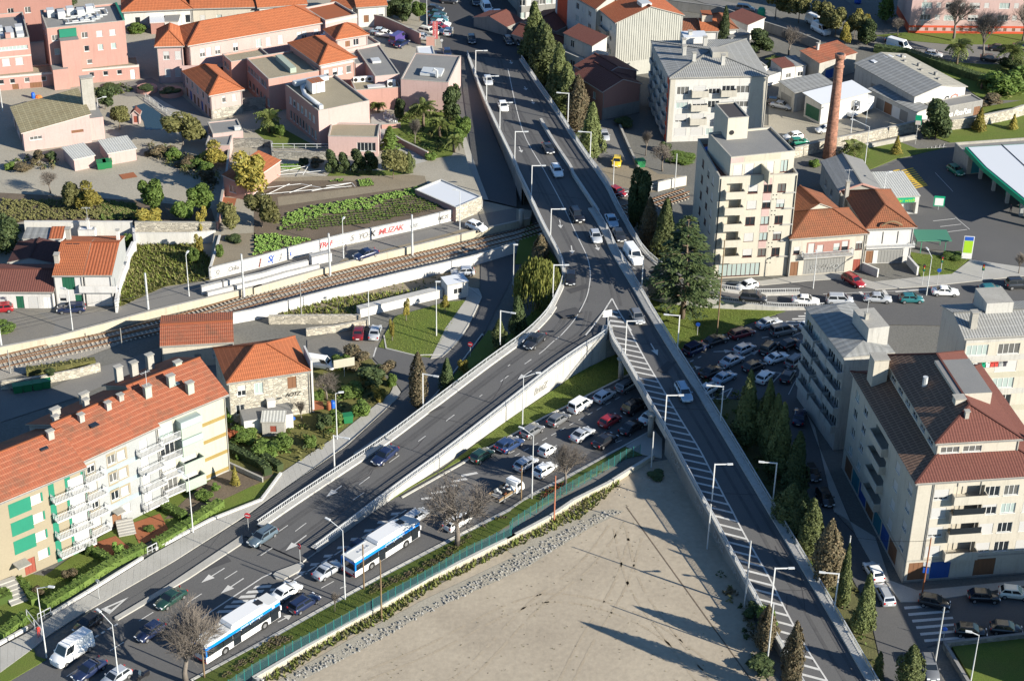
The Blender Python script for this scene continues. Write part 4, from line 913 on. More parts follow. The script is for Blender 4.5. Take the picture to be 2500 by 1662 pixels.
  for i in range(4):
   j=(i+1)%4
   if z[i]>h or z[j]>h:
    q=[(*c[i],h),(*c[j],h)]+([(*c[j],z[j])]if z[j]>h else[])+([(*c[i],z[i])]if z[i]>h else[])
    wm.poly(q,mi['FRBL'[i]])
  f=[[(o2[i][0],o2[i][1],z[i]+.16)for i in range(4)]];mis=[0];rms=[rm];ridges=[]
 else:f=None;ridges=[]
 if rk=='flat':
  _,rm,pp=roof;b=MB();t=.22
  b.box(.02,w_-.02,.02,d-.02,h-pp-.2,h-pp);ob('roof',b.mesh('roof',[rm]),o)
  if pp:
   c=MB();c.box(-.03,w_+.03,-.03,t,h,h+.08);c.box(-.03,w_+.03,d-t,d+.03,h,h+.08);c.box(-.03,t,t,d-t,h,h+.08);c.box(w_-t,w_+.03,t,d-t,h,h+.08)
   ob('coping',c.mesh('coping',['concrete' if wall not in('white_wall','white_render')else 'concrete_white']),o)
   for q in(((t,t),(t,d-t)),((t,d-t),(w_-t,d-t)),((w_-t,d-t),(w_-t,t)),((w_-t,t),(t,t))):
    (x0,y0),(x1,y1)=q;wm.poly([(x0,y0,h-pp),(x1,y1,h-pp),(x1,y1,h),(x0,y0,h)][::-1],0)
 ob('wall',wm.mesh('wall',mats),o)
 if f:
  b=MB();roof_solid(b,f,mis,side=len(rms));X.roof=ob('roof',b.mesh('roof',rms+['pink_trim' if 'pink' in wall else 'concrete']),o)
  if ridges and('tile' in rms[0]or 'fibre' in rms[0]):
   b=MB()
   for p,q in ridges:
    if(V(p)-V(q)).length>.2:b.bar(V(p)+V((0,0,.04)),V(q)+V((0,0,.04)),.26,.14)
   ob('ridge_cap',b.mesh('ridge_cap',['tile_orange' if 'orange' in rms[0]or 'apart' in rms[0]else rms[0]]),X.roof)
 if f and('tile' in rms[0]or 'fibre' in rms[0])and rk in('gable','hip'):
  b=MB();q=f[0][:2];b.bar(V(q[0])-V((0,.06,.16)),V(q[1])-V((0,.06,.16)),.14,.12)
  if rk=='gable':q=f[1][:2];b.bar(V(q[0])-V((0,0,.16)),V(q[1])-V((0,0,.16)),.14,.12)
  for x in(.15,w_-.15):b.bar((x,-.07,0),(x,-.07,h-.1),.09)
  tag(ob('gutter',b.mesh('gutter',['concrete_grey']),X.roof),kind='stuff')
 for s,x0,x1,z0,z1,k in todo:
  (px,py),(ux,uy),_=sides[s];ww,hh=round(x1-x0,2),round(z1-z0,2);xm=(x0+x1)/2
  loc=(px+ux*xm,py+uy*xm,z0);rz=math.atan2(uy,ux)
  if k in SHAD:
   wn=ob('window',win_mesh(ww,hh,fr),o,loc,rz);ob('pane',pane_mesh(ww,hh,R.choice(('glass','glass','glass','glass_mid','glass_mid','glass_pale'))),wn)
   if SHAD[k]:ob('shutter',shut_mesh(ww,hh,SHAD[k],shm),wn)
  elif k=='p':wn=ob('window',win_mesh(ww,hh,fr),o,loc,rz);ob('pane',pane_mesh(ww,hh,'glass_pale'),wn)
  elif k in 'dgGBRVTW':ob('garage_door' if k in 'gGV' else 'door',door_mesh(ww,hh,{'d':'door_brown','g':'door_grey','G':'door_green','B':'blue_door','R':'door_red','V':'door_green','T':'teal_glass','W':'white_paint'}[k],max(1,int(ww/.5))),o,loc,rz)
 for(s,z0,z1,m,x0,x1)in bands:
  L_=sides[s][2];bm=MB();xa,xb=x0*L_,x1*L_;op=[q for q in opd[s]if q[0]<xb and q[1]>xa and q[2]<z1 and q[3]>z0]
  zs=sorted({z0,z1}|{min(z1,max(z0,q[2]))for q in op}|{min(z1,max(z0,q[3]))for q in op})
  for za,zb_ in zip(zs,zs[1:]):
   x=xa;cut=sorted((max(xa,q[0]-.02),min(xb,q[1]+.02))for q in op if q[2]<zb_-1e-4 and q[3]>za+1e-4)
   for c0,c1_ in cut+[(xb,xb)]:
    if c0>x+.01:
     q=[P3(s,x,za,-.025),P3(s,c0,za,-.025),P3(s,c0,zb_,-.025),P3(s,x,zb_,-.025)];r=[P3(s,x,za),P3(s,c0,za),P3(s,c0,zb_),P3(s,x,zb_)];bm.poly(q)
     for i in range(4):j=(i+1)%4;bm.poly([r[i],r[j],q[j],q[i]])
    x=max(x,c1_)
  if bm.v:ob('wall_band',bm.mesh('wall_band',[m]),o)
 return X
def row(s,z,h,w_,xs,ks):
 return[(s,x,z,w_,h,ks[i%len(ks)])for i,x in enumerate(xs)]
def lin(a_,b_,n):return[a_+(b_-a_)*i/max(1,n-1)for i in range(n)]
def addbox(X,name,x0,x1,y0,y1,z0,z1,m,top=None):
 b=MB();b.box(x0,x1,y0,y1,z0,z1,0,1 if top else None);return ob(name,b.mesh(name,[m]+([top]if top else[])),X.o)
def chimney(X,x,y,z0,z1,w_=.7,d=.7,m='concrete'):
 c=addbox(X,'chimney',x-w_/2,x+w_/2,y-d/2,y+d/2,z0,z1,m)
 b=MB();b.box(x-w_/2-.1,x+w_/2+.1,y-d/2-.1,y+d/2+.1,z1+.12,z1+.22)
 b.box(x-w_/2+.05,x+w_/2-.05,y-d/2+.05,y+d/2-.05,z1,z1+.12,1);ob('chimney_cap',b.mesh('chimney_cap',['concrete','black']),c)
 if R.random()<.22:
  b=MB();b.bar((x,y,z1+.2),(x,y,z1+2.4),.05)
  for k in range(5):b.bar((x-.7+k*.3,y-.35,z1+2.2),(x-.7+k*.3,y+.35,z1+2.2),.035)
  b.bar((x-.8,y,z1+2.2),(x+.6,y,z1+2.2),.04);ob('aerial',b.mesh('aerial',['galvanised']),c)
 return c
def balcony(X,s,cx,z,w_,dp=1.1,kind='solid',m=None,h=1.0):
 L_=X.sides[s][2];(px,py),(ux,uy),_=X.sides[s];xm=cx*L_
 def fn():
  b=MB();b.box(-w_/2,w_/2,-dp,-.01,-.16,0);
  if kind=='solid':
   b.box(-w_/2,w_/2,-dp,-dp+.12,0,h);b.box(-w_/2,-w_/2+.12,-dp+.12,-.01,0,h);b.box(w_/2-.12,w_/2,-dp+.12,-.01,0,h)
  return b.mesh('balcony',[m or 'white_render'])
 o=ob('balcony',cached(('balc',round(w_,2),dp,kind,m,h),fn),X.o,(px+ux*xm,py+uy*xm,z),math.atan2(uy,ux))
 if kind=='rail':
  def fn2():
   b=MB()
   for p,q in(((-w_/2,-.02),(-w_/2,-dp+.03)),((-w_/2,-dp+.03),(w_/2,-dp+.03)),((w_/2,-dp+.03),(w_/2,-.02))):
    b.bar((*p,h),(*q,h),.06);b.bar((*p,.08),(*q,.08),.05)
    n=max(2,int(math.dist(p,q)/.2))
    for i in range(n+1):x,y=p[0]+(q[0]-p[0])*i/n,p[1]+(q[1]-p[1])*i/n;b.bar((x,y,.0),(x,y,h),.05)
   return b.mesh('balcony_railing',['railing_white'])
  ob('balcony_railing',cached(('brail',round(w_,2),dp,h),fn2),o)
 return o
def acbox(X,x,y,z,s=1.0):
 def fn():
  b=MB();b.box(-.5,.5,-.2,.2,0,.8);b.tube([(-.15,-.205,.4),(-.15,-.215,.4)],.3,10,1);return b.mesh('air_conditioner',['white_paint','black'])
 return ob('air_conditioner',cached('ac',fn),X.o,(x,y,z),0,s)
# hospital
X=bld('hospital_block','pink hospital block at the left edge with air conditioning plant on its roof',a1(-260,385),a1(262,338),a1(45,125),12.6,ZN,'pink',row('F',4.4,1.5,1.5,[.35,.55,.78],'s')+row('F',7.5,.8,6.5,[.66],'p')+row('R',7,1,1,[.3,.7],'w'),('flat','roof_felt',.7),bands=[('F',6.0,6.3,'pink_trim',0,1)])
for i in range(6):addbox(X,'roof_plant',X.w-6+i%3*1.9,X.w-4.6+i%3*1.9,1.5+i//3*3,3.5+i//3*3,9.1,10.1+i%2*.4,'galvanised')
addbox(X,'roof_vent',X.w-7,X.w-6.2,.5,1.3,9.1,10.8,'pink');addbox(X,'roof_vent',X.w-4.4,X.w-3.4,.4,1.4,9.1,10.7,'pink')
X=bld('hospital_block','tall pink hospital block with ducts and green edged flat roof',a1(420,258),a1(1120,190),a1(930,42),14.5,ZN,'pink',row('F',3.6,.9,1,[.2,.5],'w')+row('F',6.2,1.2,1.0,[.1,.48,.66,.83],'wwpp')+row('F',9.0,1.2,1.2,[.09,.47,.66,.83],'wwss')+row('L',9,.8,.8,[.3,.6],'w'),('flat','roof_felt',.35))
addbox(X,'stair_tower',X.w*.14,X.w*.38,-2.2,-.02,0,9.6,'pink','roof_felt');addbox(X,'low_annexe',X.w*.0,X.w*.2,-3,-.03,0,4.2,'pink','roof_felt')
addbox(X,'green_panel',X.w*.15,X.w*.37,-.4,-.03,9.7,11.3,'green_paint')
addbox(X,'roof_edge',X.w-.3,X.w+.12,.2,X.d-.3,11.79,12.0,'green_paint')
for i in range(9):
 y=1.5+i*.95;b=MB();b.bar((X.w*.25+(i%3)*1.5,y,11.8),(X.w*.62+(i%4),y,11.8),.22);b.bar((X.w*.3+i%5*2,y,11.8),(X.w*.3+i%5*2,y+2.2,11.8),.22)
 ob('roof_pipe',b.mesh('roof_pipe',['galvanised']),X.o)
for i in range(5):addbox(X,'roof_plant',1.0+i*1.9,2.4+i*1.9,X.d-4-i%2*1.5,X.d-2.2-i%2*1.5,11.4,12.9,'galvanised')
for i in range(4):addbox(X,'roof_plant',X.w*.45+i*1.1,X.w*.45+.7+i*1.1,2+i%2,3+i%2,11.4,12.2,'steel')
X=bld('hospital_wing','long low pink hospital wing with a row of small square windows',a1(-160,705),a1(1250,588),4.6,5.7,ZN,'pink',row('F',1.3,.95,.95,[.115,.185,.277,.385,.49,.555,.69,.78,.87],'w')+[('F',.955,.05,.9,2.0,'W'),('F',.2,0.02,1.2,1.1,'d'),('F',.33,.02,2.3,1.1,'d')],('flat','roof_gravel',.15),bands=[('F',2.55,2.9,'pink_trim',0,1)])
X=bld('hospital_block','large pink hospital block at the top left corner behind the others',a1(-420,-250),a1(610,-330),10,19,ZN,'pink_deep',row('F',6.3,1.3,1.2,[.45,.6],'w')+row('R',8,1.2,1.2,[.4],'w'),('flat','roof_felt',.5))
X=bld('boiler_house','pink boiler house with a sloping ochre roof and tall concrete chimney',a1(205,1200),a1(812,1120),a1(652,902),6.4,ZN,'pink_pale',[('F',.18,2.0,2.2,.7,'w'),('F',.8,2.3,2.2,.55,'d'),('L',.2,.05,2,2.2,'d'),('L',.45,1,1.2,1.4,'w'),('L',.7,.05,2,2.3,'d')],('shed','R',2.0,.35,'roof_ochre'))
chimney(X,X.w+.9,X.d*.42,0,10.6,2.2,1.5,'concrete');addbox(X,'side_annexe',X.w+.02,X.w+2.6,.8,X.d*.8,0,4.4,'pink_pale','roof_felt')
for q,lb in(((a1(665,1440),a1(848,1402),a1(772,1297)),'smaller pink shed with a grey sheet roof left of the green skips'),((a1(975,1385),a1(1222,1342),a1(1135,1237)),'larger pink shed with a grey sheet roof right of the green skips')):
 X=bld('garden_shed',lb,*q,5.0,ZN,'pink_pale',(),('shed','B',.15,.2,'metal_ribs'),cat='shed')
X=bld('hospital_wing','long two storey pink hospital wing under an orange tiled roof',a1(1700,397),a2(640,187),10,10.9,ZN,'pink_pale',row('F',1.3,1.7,1.15,lin(.045,.95,17),'hswhshw')+row('F',4.9,1.75,1.15,[.09,.135,.2,.33,.36,.5,.53,.57,.66,.69,.8,.84,.93],'hshhwwhss'),('hip',2.3,.45,'tile_orange',.9),bands=[('F',7.6,7.85,'pink_trim',0,1)])
X=bld('hospital_pavilion','pink corner pavilion with a hipped orange roof at the end of the long wing',a1(1405,402),a1(1640,396),9,10.9,ZN,'pink_pale',row('F',1.3,1.7,1.1,[.35,.75],'s')+row('F',4.9,1.7,1.2,[.35,.8],'hs')+row('L',2,1.6,1,[.3,.7],'w')+row('L',5.2,1.6,1,[.3,.7],'w'),('hip',2.0,.4,'tile_orange'))
b=MB();
for i in range(9):b.box(X.w-.3+i*.38,X.w+.1+i*.38,-2.2,-.7,0,3.9-i*.4)
b.box(X.w-.3,X.w+3.4,-2.4,-2.2,0,4.4);ob('outside_stairs',b.mesh('outside_stairs',['pink_pale']),X.o)
X=bld('hospital_wing','plain pink end block of the long hospital wing',a2(642,188),a2(928,130),9,11.3,ZN,'pink_pale',row('F',5.4,1.2,1.0,[.18,.82],'w'),('flat','tile_orange',.3),bands=[('F',7.8,8.2,'pink_trim',0,1)])
X=bld('pink_house','small pink house with a hipped orange roof standing on granite footings',a1(1890,845),a1(2175,792),a1(1885,597),8.0,ZN,'pink_pale',row('F',2.9,1.3,.8,[.42,.74],'qs')+row('L',2.9,1.3,.8,lin(.08,.92,5),'w')+row('L',.05,1.9,1.0,lin(.06,.94,7),'dBd'),('hip',1.9,.4,'tile_orange'),bands=[('F',0,1.9,'granite',0,1)])
X=bld('hospital_block','pink flat roofed hospital block with gravel roof and ventilation plant',a2(580,1000),a2(1038,908),a2(640,692),9.8,ZN,'pink_pale',row('L',3.9,1.4,1.0,lin(.15,.85,7),'sq')+row('L',.8,1.7,.8,lin(.15,.98,10),'w')+[('L',.93,.1,1.6,2.6,'T')],('flat','roof_gravel',.3),side={'L':'pink'})
for i in range(3):addbox(X,'chiller_unit',2.6+i*.9,3.4+i*.9,X.d*.55,X.d*.55+2.6,6.9,9.0,'galvanised','rust')
b=MB();b.tube([(1.2,1.5,7.1),(1.0,X.d*.55,7.1),(2.2,X.d*.8,7.1),(5,X.d*.88,7.2)],.45,8);ob('duct',b.mesh('duct',['galvanised'],True),X.o)
b=MB();b.box(1,8,X.d*.84,X.d*.92,7.2,8.0);b.box(.6,1.4,.8,1.8,6.8,7.6);ob('duct',b.mesh('duct',['galvanised']),X.o)
X=bld('hospital_block','rear flat roofed part of the pink hospital block with long skylight',a2(130,715),a2(585,640),a2(230,478),9.5,ZN,'pink',row('L',4.2,1.3,1.3,lin(.1,.95,8),'w')+row('L',1,1.5,1.1,lin(.1,.95,6),'w'),('flat','roof_gravel',.3))
addbox(X,'skylight',X.w*.5,X.w*.62,X.d*.15,X.d*.8,6.4,7.4,'pale_green')
X=bld('hospital_block','lowest gravel roofed part of the pink hospital next to the orange roofed house',a1(2080,560),a2(140,500),a2(60,430),9.0,ZN,'pink',row('L',4,1.2,1.2,[.3,.6],'w'),('flat','roof_gravel',.3))
X=bld('hospital_entrance','low pink entrance building with white terrace furniture window',a2(668,1228),a2(1116,1236),a2(965,1112),6.6,ZN,'pink_pale',[('F',.76,1.0,3.4,1.7,'w')],('flat','roof_gravel',.2),side={'L':'pink'})
X=bld('hospital_pavilion','pink pavilion with a hipped orange roof among the flat hospital roofs',a2(595,572),a2(905,510),a2(628,325),11.0,ZN,'pink',row('F',5.1,1.5,1.1,[.17,.42,.58,.82],'hhhw')+row('L',5,1.4,.9,lin(.1,.9,6),'sw'),('hip',1.9,.4,'tile_orange'),bands=[('F',7.1,7.7,'pink_trim',0,1)])
X=bld('hospital_block','flat pink service block with air conditioners below the small orange roof',a2(780,460),a2(1135,388),a2(1000,285),9.0,ZN,'pink_pale',row('F',3.8,1.2,.8,[.3,.85],'w'),('flat','roof_felt',.3))
for i in range(5):acbox(X,.8+i*1.5,-.25,3.2+i%2*1.2)
for i in range(8):acbox(X,.6+i%2,3+i*.9,6,1.1)
X=bld('hospital_turret','small pink turret with a pyramid orange roof',a2(742,348),a2(1022,303),6,11.4,8.6,'pink_pale',[('F',.35,.7,1.0,1.2,'d'),('F',.62,.7,1.2,1.4,'w')],('hip',1.7,.3,'tile_orange'))
X=bld('hospital_block','grey roofed hospital block with a large roof light by the service road',a2(1322,715),a2(1750,745),a2(1660,492),9.0,ZN,'pink_pale',(),('flat','roof_felt',.12))
addbox(X,'roof_light',X.w*.35,X.w*.8,X.d*.18,X.d*.42,6.2,6.7,'galvanised');b=MB();b.tube([(X.w*.72,2.2,6.2),(X.w*.72,2.2,7.6),(X.w*.66,2.2,7.9),(X.w*.64,2.2,7.4)],.2,6);ob('vent_pipe',b.mesh('vent_pipe',['galvanised']),X.o)
X=bld('hospital_block','grey felt roofed hospital block between pavilion and service road',a2(1090,690),a2(1312,668),a2(1205,382),8.6,ZN,'pink_pale',(),('flat','roof_felt',.1))
addbox(X,'roof_light',X.w*.25,X.w*.6,X.d*.4,X.d*.52,5.7,6.1,'galvanised')
X=bld('hospital_block','narrow grey roofed hospital block behind the pavilion',a2(915,580),a2(1090,560),a2(1060,450),8.3,ZN,'pink_pale',(),('flat','roof_felt',.1))
X=bld('hospital_block','low pink terrace block with a row of white air conditioners',a2(912,815),a2(1316,786),a2(1110,700),7.2,ZN,'pink',(),('flat','roof_gravel',.25))
for i in range(5):acbox(X,1.0+i*1.35,X.d-1,4.2,1.3)
acbox(X,X.w-1.5,1.2,4.2,1.6);addbox(X,'roof_light',2.6,6,.8,2.2,4.15,4.5,'galvanised')
X=bld('hospital_annexe','white roofed annexe behind the grey hospital roofs',a2(1480,495),a2(1628,490),a2(1610,415),7.6,ZN,'white_wall',(),('flat','white_sheet',.08))
X=bld('old_house','white house with a hipped orange roof at the top edge left of the palm',a1(1105,97),a1(1725,68),9,7.0,ZN,'white_render',row('F',.8,1.8,1.1,[.2,.4,.58,.8,.93],'wwdsw'),('hip',2.2,.4,'tile_orange'))
X=bld('old_house','house with a long orange roof at the top edge behind the palm',a1(1725,68),a1(2330,52),9,7.0,ZN,'cream',row('F',.8,1.6,1.1,[.15,.4,.7,.9],'swd'),('gable','x',2.0,.4,'tile_orange'))
X=bld('garden_shed','white roofed brick shed below the house at the top edge',a1(1355,212),a1(1475,206),a1(1435,130),5.2,ZN,'pink_deep',(),('shed','B',.3,.15,'white_sheet'),cat='shed')
X=bld('garden_shed','white walled shed with a moss grey roof below the top edge house',a1(1480,196),a1(1602,196),a1(1590,108),5.2,ZN,'white_wall',(),('shed','B',.3,.15,'roof_felt'),cat='shed')
X=bld('old_house','terrace of houses with orange roofs along the top edge left of the pavilion',a2(40,62),a2(470,30),7,7.0,ZN,'white_render',row('F',1,1.5,1,[.3,.55,.8],'ws'),('gable','x',1.8,.3,'tile_orange'))
X=bld('old_house','orange roofed house at the top edge above the end of the long wing',a2(690,28),a2(880,75),8,7.0,ZN,'white_render',(),('gable','x',1.8,.3,'tile_orange'))
X=bld('old_house','white rendered house at the top edge beside the street trees',a2(930,60),a2(1190,42),7,7.5,ZN,'white_render',row('F',1,1.6,1.1,[.3,.8],'dw'),('gable','x',1.6,.3,'tile_orange'))
X=bld('annexe','flat roofed stone annexe in front of the pink house',a1(1915,1207),a1(2186,1178),a1(2235,1062),5.8,ZN,'pink_pale',(),('flat','roof_felt',.12),side={'R':'stone_wall'})
addbox(X,'roof_hatch',X.w*.75,X.w*.95,.6,1.6,2.9,3.5,'white_render')
X=bld('annexe','lower flat roofed annexe beside the olive tree',a1(1850,1308),a1(2066,1310),a1(2075,1215),5.2,ZN,'pink_pale',(),('flat','roof_felt',.1))
X=bld('garden_house','long low pink outbuilding with an orange sloping roof under the yellowing tree',b1(2010,152),b1(2200,196),a1(2240,1390),5.6,ZN,'pink',[('F',.42,.9,1.4,1.3,'w')],('shed','L',1.0,.2,'tile_orange'))
X=bld('flat_box_building','flat white roofed box building where the service road meets north road',b2(1818,396),b2(2050,297),b2(1955,27),3.8,ZR,'white_wall',(),('flat','white_sheet',.15),side={'F':'stone_wall','L':'pink'})
# houses by the railway
X=bld('white_house','white two storey house with orange roof and green shutters, left half of the pair',b1(478,1000),b1(738,1000),13.5,6.6,ZR,'white_wall',[('F',.5,3.0,2.0,2.3,'V'),('F',.24,.9,1.1,1.3,'h'),('F',.82,.05,1.3,2.1,'G')],('gable','x',1.5,.15,'tile_orange',.62))
for x in(.16,.42):addbox(X,'roof_window',X.w*x,X.w*x+1.0,X.d*.58,X.d*.62,6.95,7.05,'glass')
chimney(X,.1,X.d*.25,5.2,7.4,.7,1.0);chimney(X,.6,X.d*.8,5.2,8.2,.7,.8)
X=bld('white_house','white house with striped orange roof, white balcony and green garage, right half of the pair',b1(748,997),b1(1000,997),13.5,6.6,ZR,'white_wall',[('F',.5,3.0,4.9,2.1,'o'),('F',.38,.05,3.2,2.1,'V'),('F',.84,.05,1.5,2.1,'G')],('gable','x',1.4,.15,('tile_stripe','tile_orange'),.62),side={'R':'light_grey'})
balcony(X,'F',.5,2.9,5.8,.7,'solid','white_wall',1.0);addbox(X,'loggia_screen',.9,4.2,.8,.9,2.95,5.0,'white_paint');chimney(X,X.w*.9,X.d*.78,5.2,8.0,.5,.5,'white_wall')
X=bld('low_house','low white house with a dark red tiled roof and grey door panels',b1(-260,1140),b1(472,1143),9,4.2,ZR,'white_wall',[('F',.585,.05,1.2,2.2,'G'),('F',.745,.05,1.5,2.1,'s'),('F',.67,.05,.9,2.1,'g'),('F',.83,.05,1.1,2.1,'g'),('F',.92,.05,1.2,2.1,'W'),('F',.38,.9,1.0,1.3,'s')],('gable','x',1.5,.25,'tile_red'))
X=bld('outbuilding','outbuilding with a purple brown sheet roof behind the low house',b1(75,880),b1(470,885),7,3.6,ZR,'white_render',(),('gable','y',.8,.15,'tile_maroon'))
X=bld('outbuilding','dark grey corrugated shed in the walled yard',b1(205,678),b1(436,680),b1(440,596),3.6,ZR,'white_render',(),('shed','B',.3,.1,'roof_sheet'))
X=bld('outbuilding','shed with a striped orange roof in the walled yard',b1(445,680),b1(560,678),b1(590,590),3.8,ZR,'white_wall',(),('shed','B',.4,.1,'tile_stripe'))
X=bld('yard_chimney','white chimney and oven in the walled yard',b1(700,600),b1(850,600),1.5,3.4,ZR,'white_wall',(),('flat','white_sheet',.05));chimney(X,X.w*.6,.7,2.4,4.0,.4,.4,'white_wall')
X=bld('trackside_house','small cream house with a patched orange roof beside the tracks',c1(1450,158),c1(2092,122),b1(2036,1335),3.9,0,'cream',[('F',.75,1.2,1.1,1.3,'h'),('F',.93,.05,.9,2.1,'d'),('F',.5,.05,1,2,'g')],('gable','x',1.0,.2,'tile_apartment'))
X=bld('stone_house','old granite house with a bright orange hipped roof and graffiti',c1(2048,488),c2(498,378),c2(478,60),7.2,0,'stone_wall',[('F',.16,4.6,1.2,1.7,'h'),('F',.13,1.6,1.2,1.6,'w'),('F',.37,4.5,1.3,1.8,'p'),('F',.78,4.6,1.3,1.9,'d')],('hip',2.4,.2,'tile_orange'))
addbox(X,'side_parapet',X.w+.22,X.w+.5,.0,4.5,0,8.6,'white_render')
addbox(X,'lean_to',X.w*.12,X.w*.72,-3.2,-.02,0,2.4,'white_render','roof_felt');addbox(X,'wall_cabinet',X.w*.45,X.w*.55,-.9,-.02,2.5,3.6,'white_wall')
text('graffiti','AOTZ',.9,'black',X.o,(X.w*.78,-.03,3.6),(rad(90),0,0))
X=bld('garden_shed','tiny grey shed with a striped fibre roof in the kitchen garden',c2(70,850),c2(272,850),c2(275,772),2.4,0,'concrete',[('F',.5,.8,.9,1.0,'R')],('shed','B',.3,.15,'metal_ribs'),cat='shed')
# apartment blocks, left
zt=12.4;FL=[1.1,3.85,6.6,9.35]
o_=[]
for z in FL:
 o_+=row('F',z,1.9,2.3,[.93],'s')+row('F',z,1.9,2.3,[.8],'s')+row('F',z+.5,1.25,1.4,[.61,.69],'sq')
X=bld('apartment_block','green and ochre apartment block with red tiled roof at the left edge',c1(-420,1722),c1(748,1240),11.3,zt,0,'tan',o_+[('F',.5,.1,1.5,2.3,'R')],('gable','x',2.6,.35,'tile_apartment'),bands=[('F',0,12.3,'green_paint',.843,.887),('F',0,12.3,'green_paint',.972,1.0),('F',0,12.3,'green_paint',.712,.757)]+[('F',z+.5,z+1.75,'green_paint',.635,.664)for z in FL]+[('F',z-.1,z+1.9,'green_paint',.4,.57)for z in FL[1:]])
for z in FL:
 for cx in(.93,.8):balcony(X,'F',cx,z-.05,2.7,1.0,'rail','white_render')
chimney(X,X.w*.92,X.d*.44,13.2,15.6,.8,.6);addbox(X,'roof_window',X.w*.8,X.w*.86,X.d*.33,X.d*.38,14.15,14.35,'glass')
addbox(X,'entrance_canopy',X.w*.37,X.w*.47,-1.6,-.02,2.6,2.8,'concrete')
o_=[]
for i,z in enumerate(FL):
 o_+=row('F',z+.5,1.3,1.2,[.1],'q')+row('F',z+.4,1.3,1.2,[.37,.5],'ws')+row('F',z+.1,1.7,1.3,[.8],'s')+row('F',z,1.9,1.3,[.95],'s')
X=bld('apartment_block','pale blue and cream apartment block, middle of the red roofed row',c1(736,1182),c1(1406,874),11.8,zt,0,'light_grey',[q for q in o_ if not(q[1]in(.37,)and q[2]<1.8)]+[('F',.36,.05,1.4,2.3,'d')],('gable','x',2.6,.35,'tile_apartment'),bands=[('F',z+(.0 if z>1.2 else 0),z+2.1,'tan',.305,.43)for z in FL[1:]]+[('F',z+.1,z+2.0,'tan',.44,.58)for z in FL[1:]]+[('F',z-.75,z-.1,'blue_grey_band',.2,.71)for z in FL[1:]]+[('F',z,z+2.0,'tan',.03,.16)for z in FL])
for z in FL:balcony(X,'F',.1,z-.1,2.8,1.0,'rail','white_render');balcony(X,'F',.86,z-.1,3.6,1.0,'rail','white_render')
for x,y in((.08,.56),(.3,.4),(.52,.62),(.66,.4),(.86,.44),(.2,.75),(.62,.8)):chimney(X,X.w*x,X.d*y,12.6,15.3 if .3<y<.7 else 14.8,1.2 if y>.7 else .7,.6)
addbox(X,'roof_window',X.w*.33,X.w*.43,X.d*.25,X.d*.38,13.95,14.1,'glass')
addbox(X,'entrance_canopy',X.w*.3,X.w*.42,-1.3,-.02,2.7,2.85,'concrete')
o_=[]
for i,z in enumerate(FL):o_+=row('F',z,2.1,2.2,[.13],'wswp'[i])+row('F',z+.7,1.2,2.4,[.42],'pwqs'[i])
X=bld('apartment_block','cream apartment block with brown bands and glazed balconies, right end of the red roofed row',c1(1400,838),c1(2022,585),12.2,zt,0,'cream_light',o_,('gable','x',2.6,.4,'tile_apartment'),bands=[('F',z-.8,z-.25,'ochre_band',.56,1.0)for z in FL]+[('F',0,.35,'concrete',.56,1.0)])
for i,z in enumerate(FL):
 balcony(X,'F',.14,z-.05,3.4,1.2,'rail','white_render');balcony(X,'F',.42,z-.3,3.2,1.3,'solid','pale_green',1.4)
 if i>1:addbox(X,'glazed_bay',X.w*.42-1.6,X.w*.42+1.6,-1.28,-.03,z+1.12,z+2.1,'glass_pale')
 addbox(X,'window_box',X.w+.02,X.w+.4,1.2,2.6,z+.6,z+1.7,'white_paint')
for x,y in((.62,.16),(.47,.32),(.72,.52),(.12,.3),(.3,.82),(.1,.85),(.55,.85)):chimney(X,X.w*x,X.d*y,12.4,14.6 if y<.3 else 15.4,.95,.7,'pale_green' if y<.6 else 'concrete')
addbox(X,'roof_window',X.w*.5,X.w*.57,X.d*.28,X.d*.36,14.0,14.15,'glass_pale')
# right of the flyover, top
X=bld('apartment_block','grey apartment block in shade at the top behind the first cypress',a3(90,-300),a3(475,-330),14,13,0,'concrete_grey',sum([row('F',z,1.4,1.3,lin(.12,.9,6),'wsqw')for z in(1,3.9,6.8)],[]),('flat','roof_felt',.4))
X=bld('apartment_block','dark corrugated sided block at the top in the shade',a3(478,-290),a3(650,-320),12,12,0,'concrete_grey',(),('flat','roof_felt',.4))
X=bld('apartment_block','narrow apartment house with an orange red end wall and striped roof at the top',a3(795,72),a3(1035,28),16,12.4,0,'grey_panel',sum([row('L',z,1.4,1.2,[.55,.7,.85],'wsq')for z in(1.5,4.3,7.1,9.8)],[]),('gable','y',2.0,.3,'tile_stripe'),side={'L':'white_render'},bands=[('L',0,12.3,'red_trim',.05,.3)])
X=bld('apartment_block','tall house with a ribbed grey metal side wall and striped orange roof',a3(975,200),a3(1577,132),13,12.0,0,'grey_panel',sum([row('L',z,1.3,1.1,[.4,.8],'wq')for z in(1.5,4.3,7.1,9.4)],[]),('gable','y',2.6,.3,'tile_stripe'),side={'L':'white_render'})
b=MB()
for i in range(30):
 x=X.w*(i+.5)/30;zz=12+2.6*(1-abs(x-X.w/2)/(X.w/2))-.35;b.box(x-.16,x+.12,-.09,-.005,3.2,zz)
ob('metal_cladding',b.mesh('metal_cladding',['grey_panel']),X.o)
for z in(2.6,5.4,8.2):balcony(X,'L',.6,z,4,.8,'solid','concrete_grey',.7)
addbox(X,'roof_light',X.w*.4,X.w*.55,1,3.5,14.1,14.8,'galvanised')
X=bld('white_house','white stepped house with a roof terrace in the shade beside the cypresses',a3(690,545),a3(905,480),9,6.2,0,'white_render',[('L',.6,3.5,1.4,1.6,'w'),('F',.1,3.5,1,1.5,'w'),('L',.5,.5,1.2,2,'d')],('flat','concrete',.8))
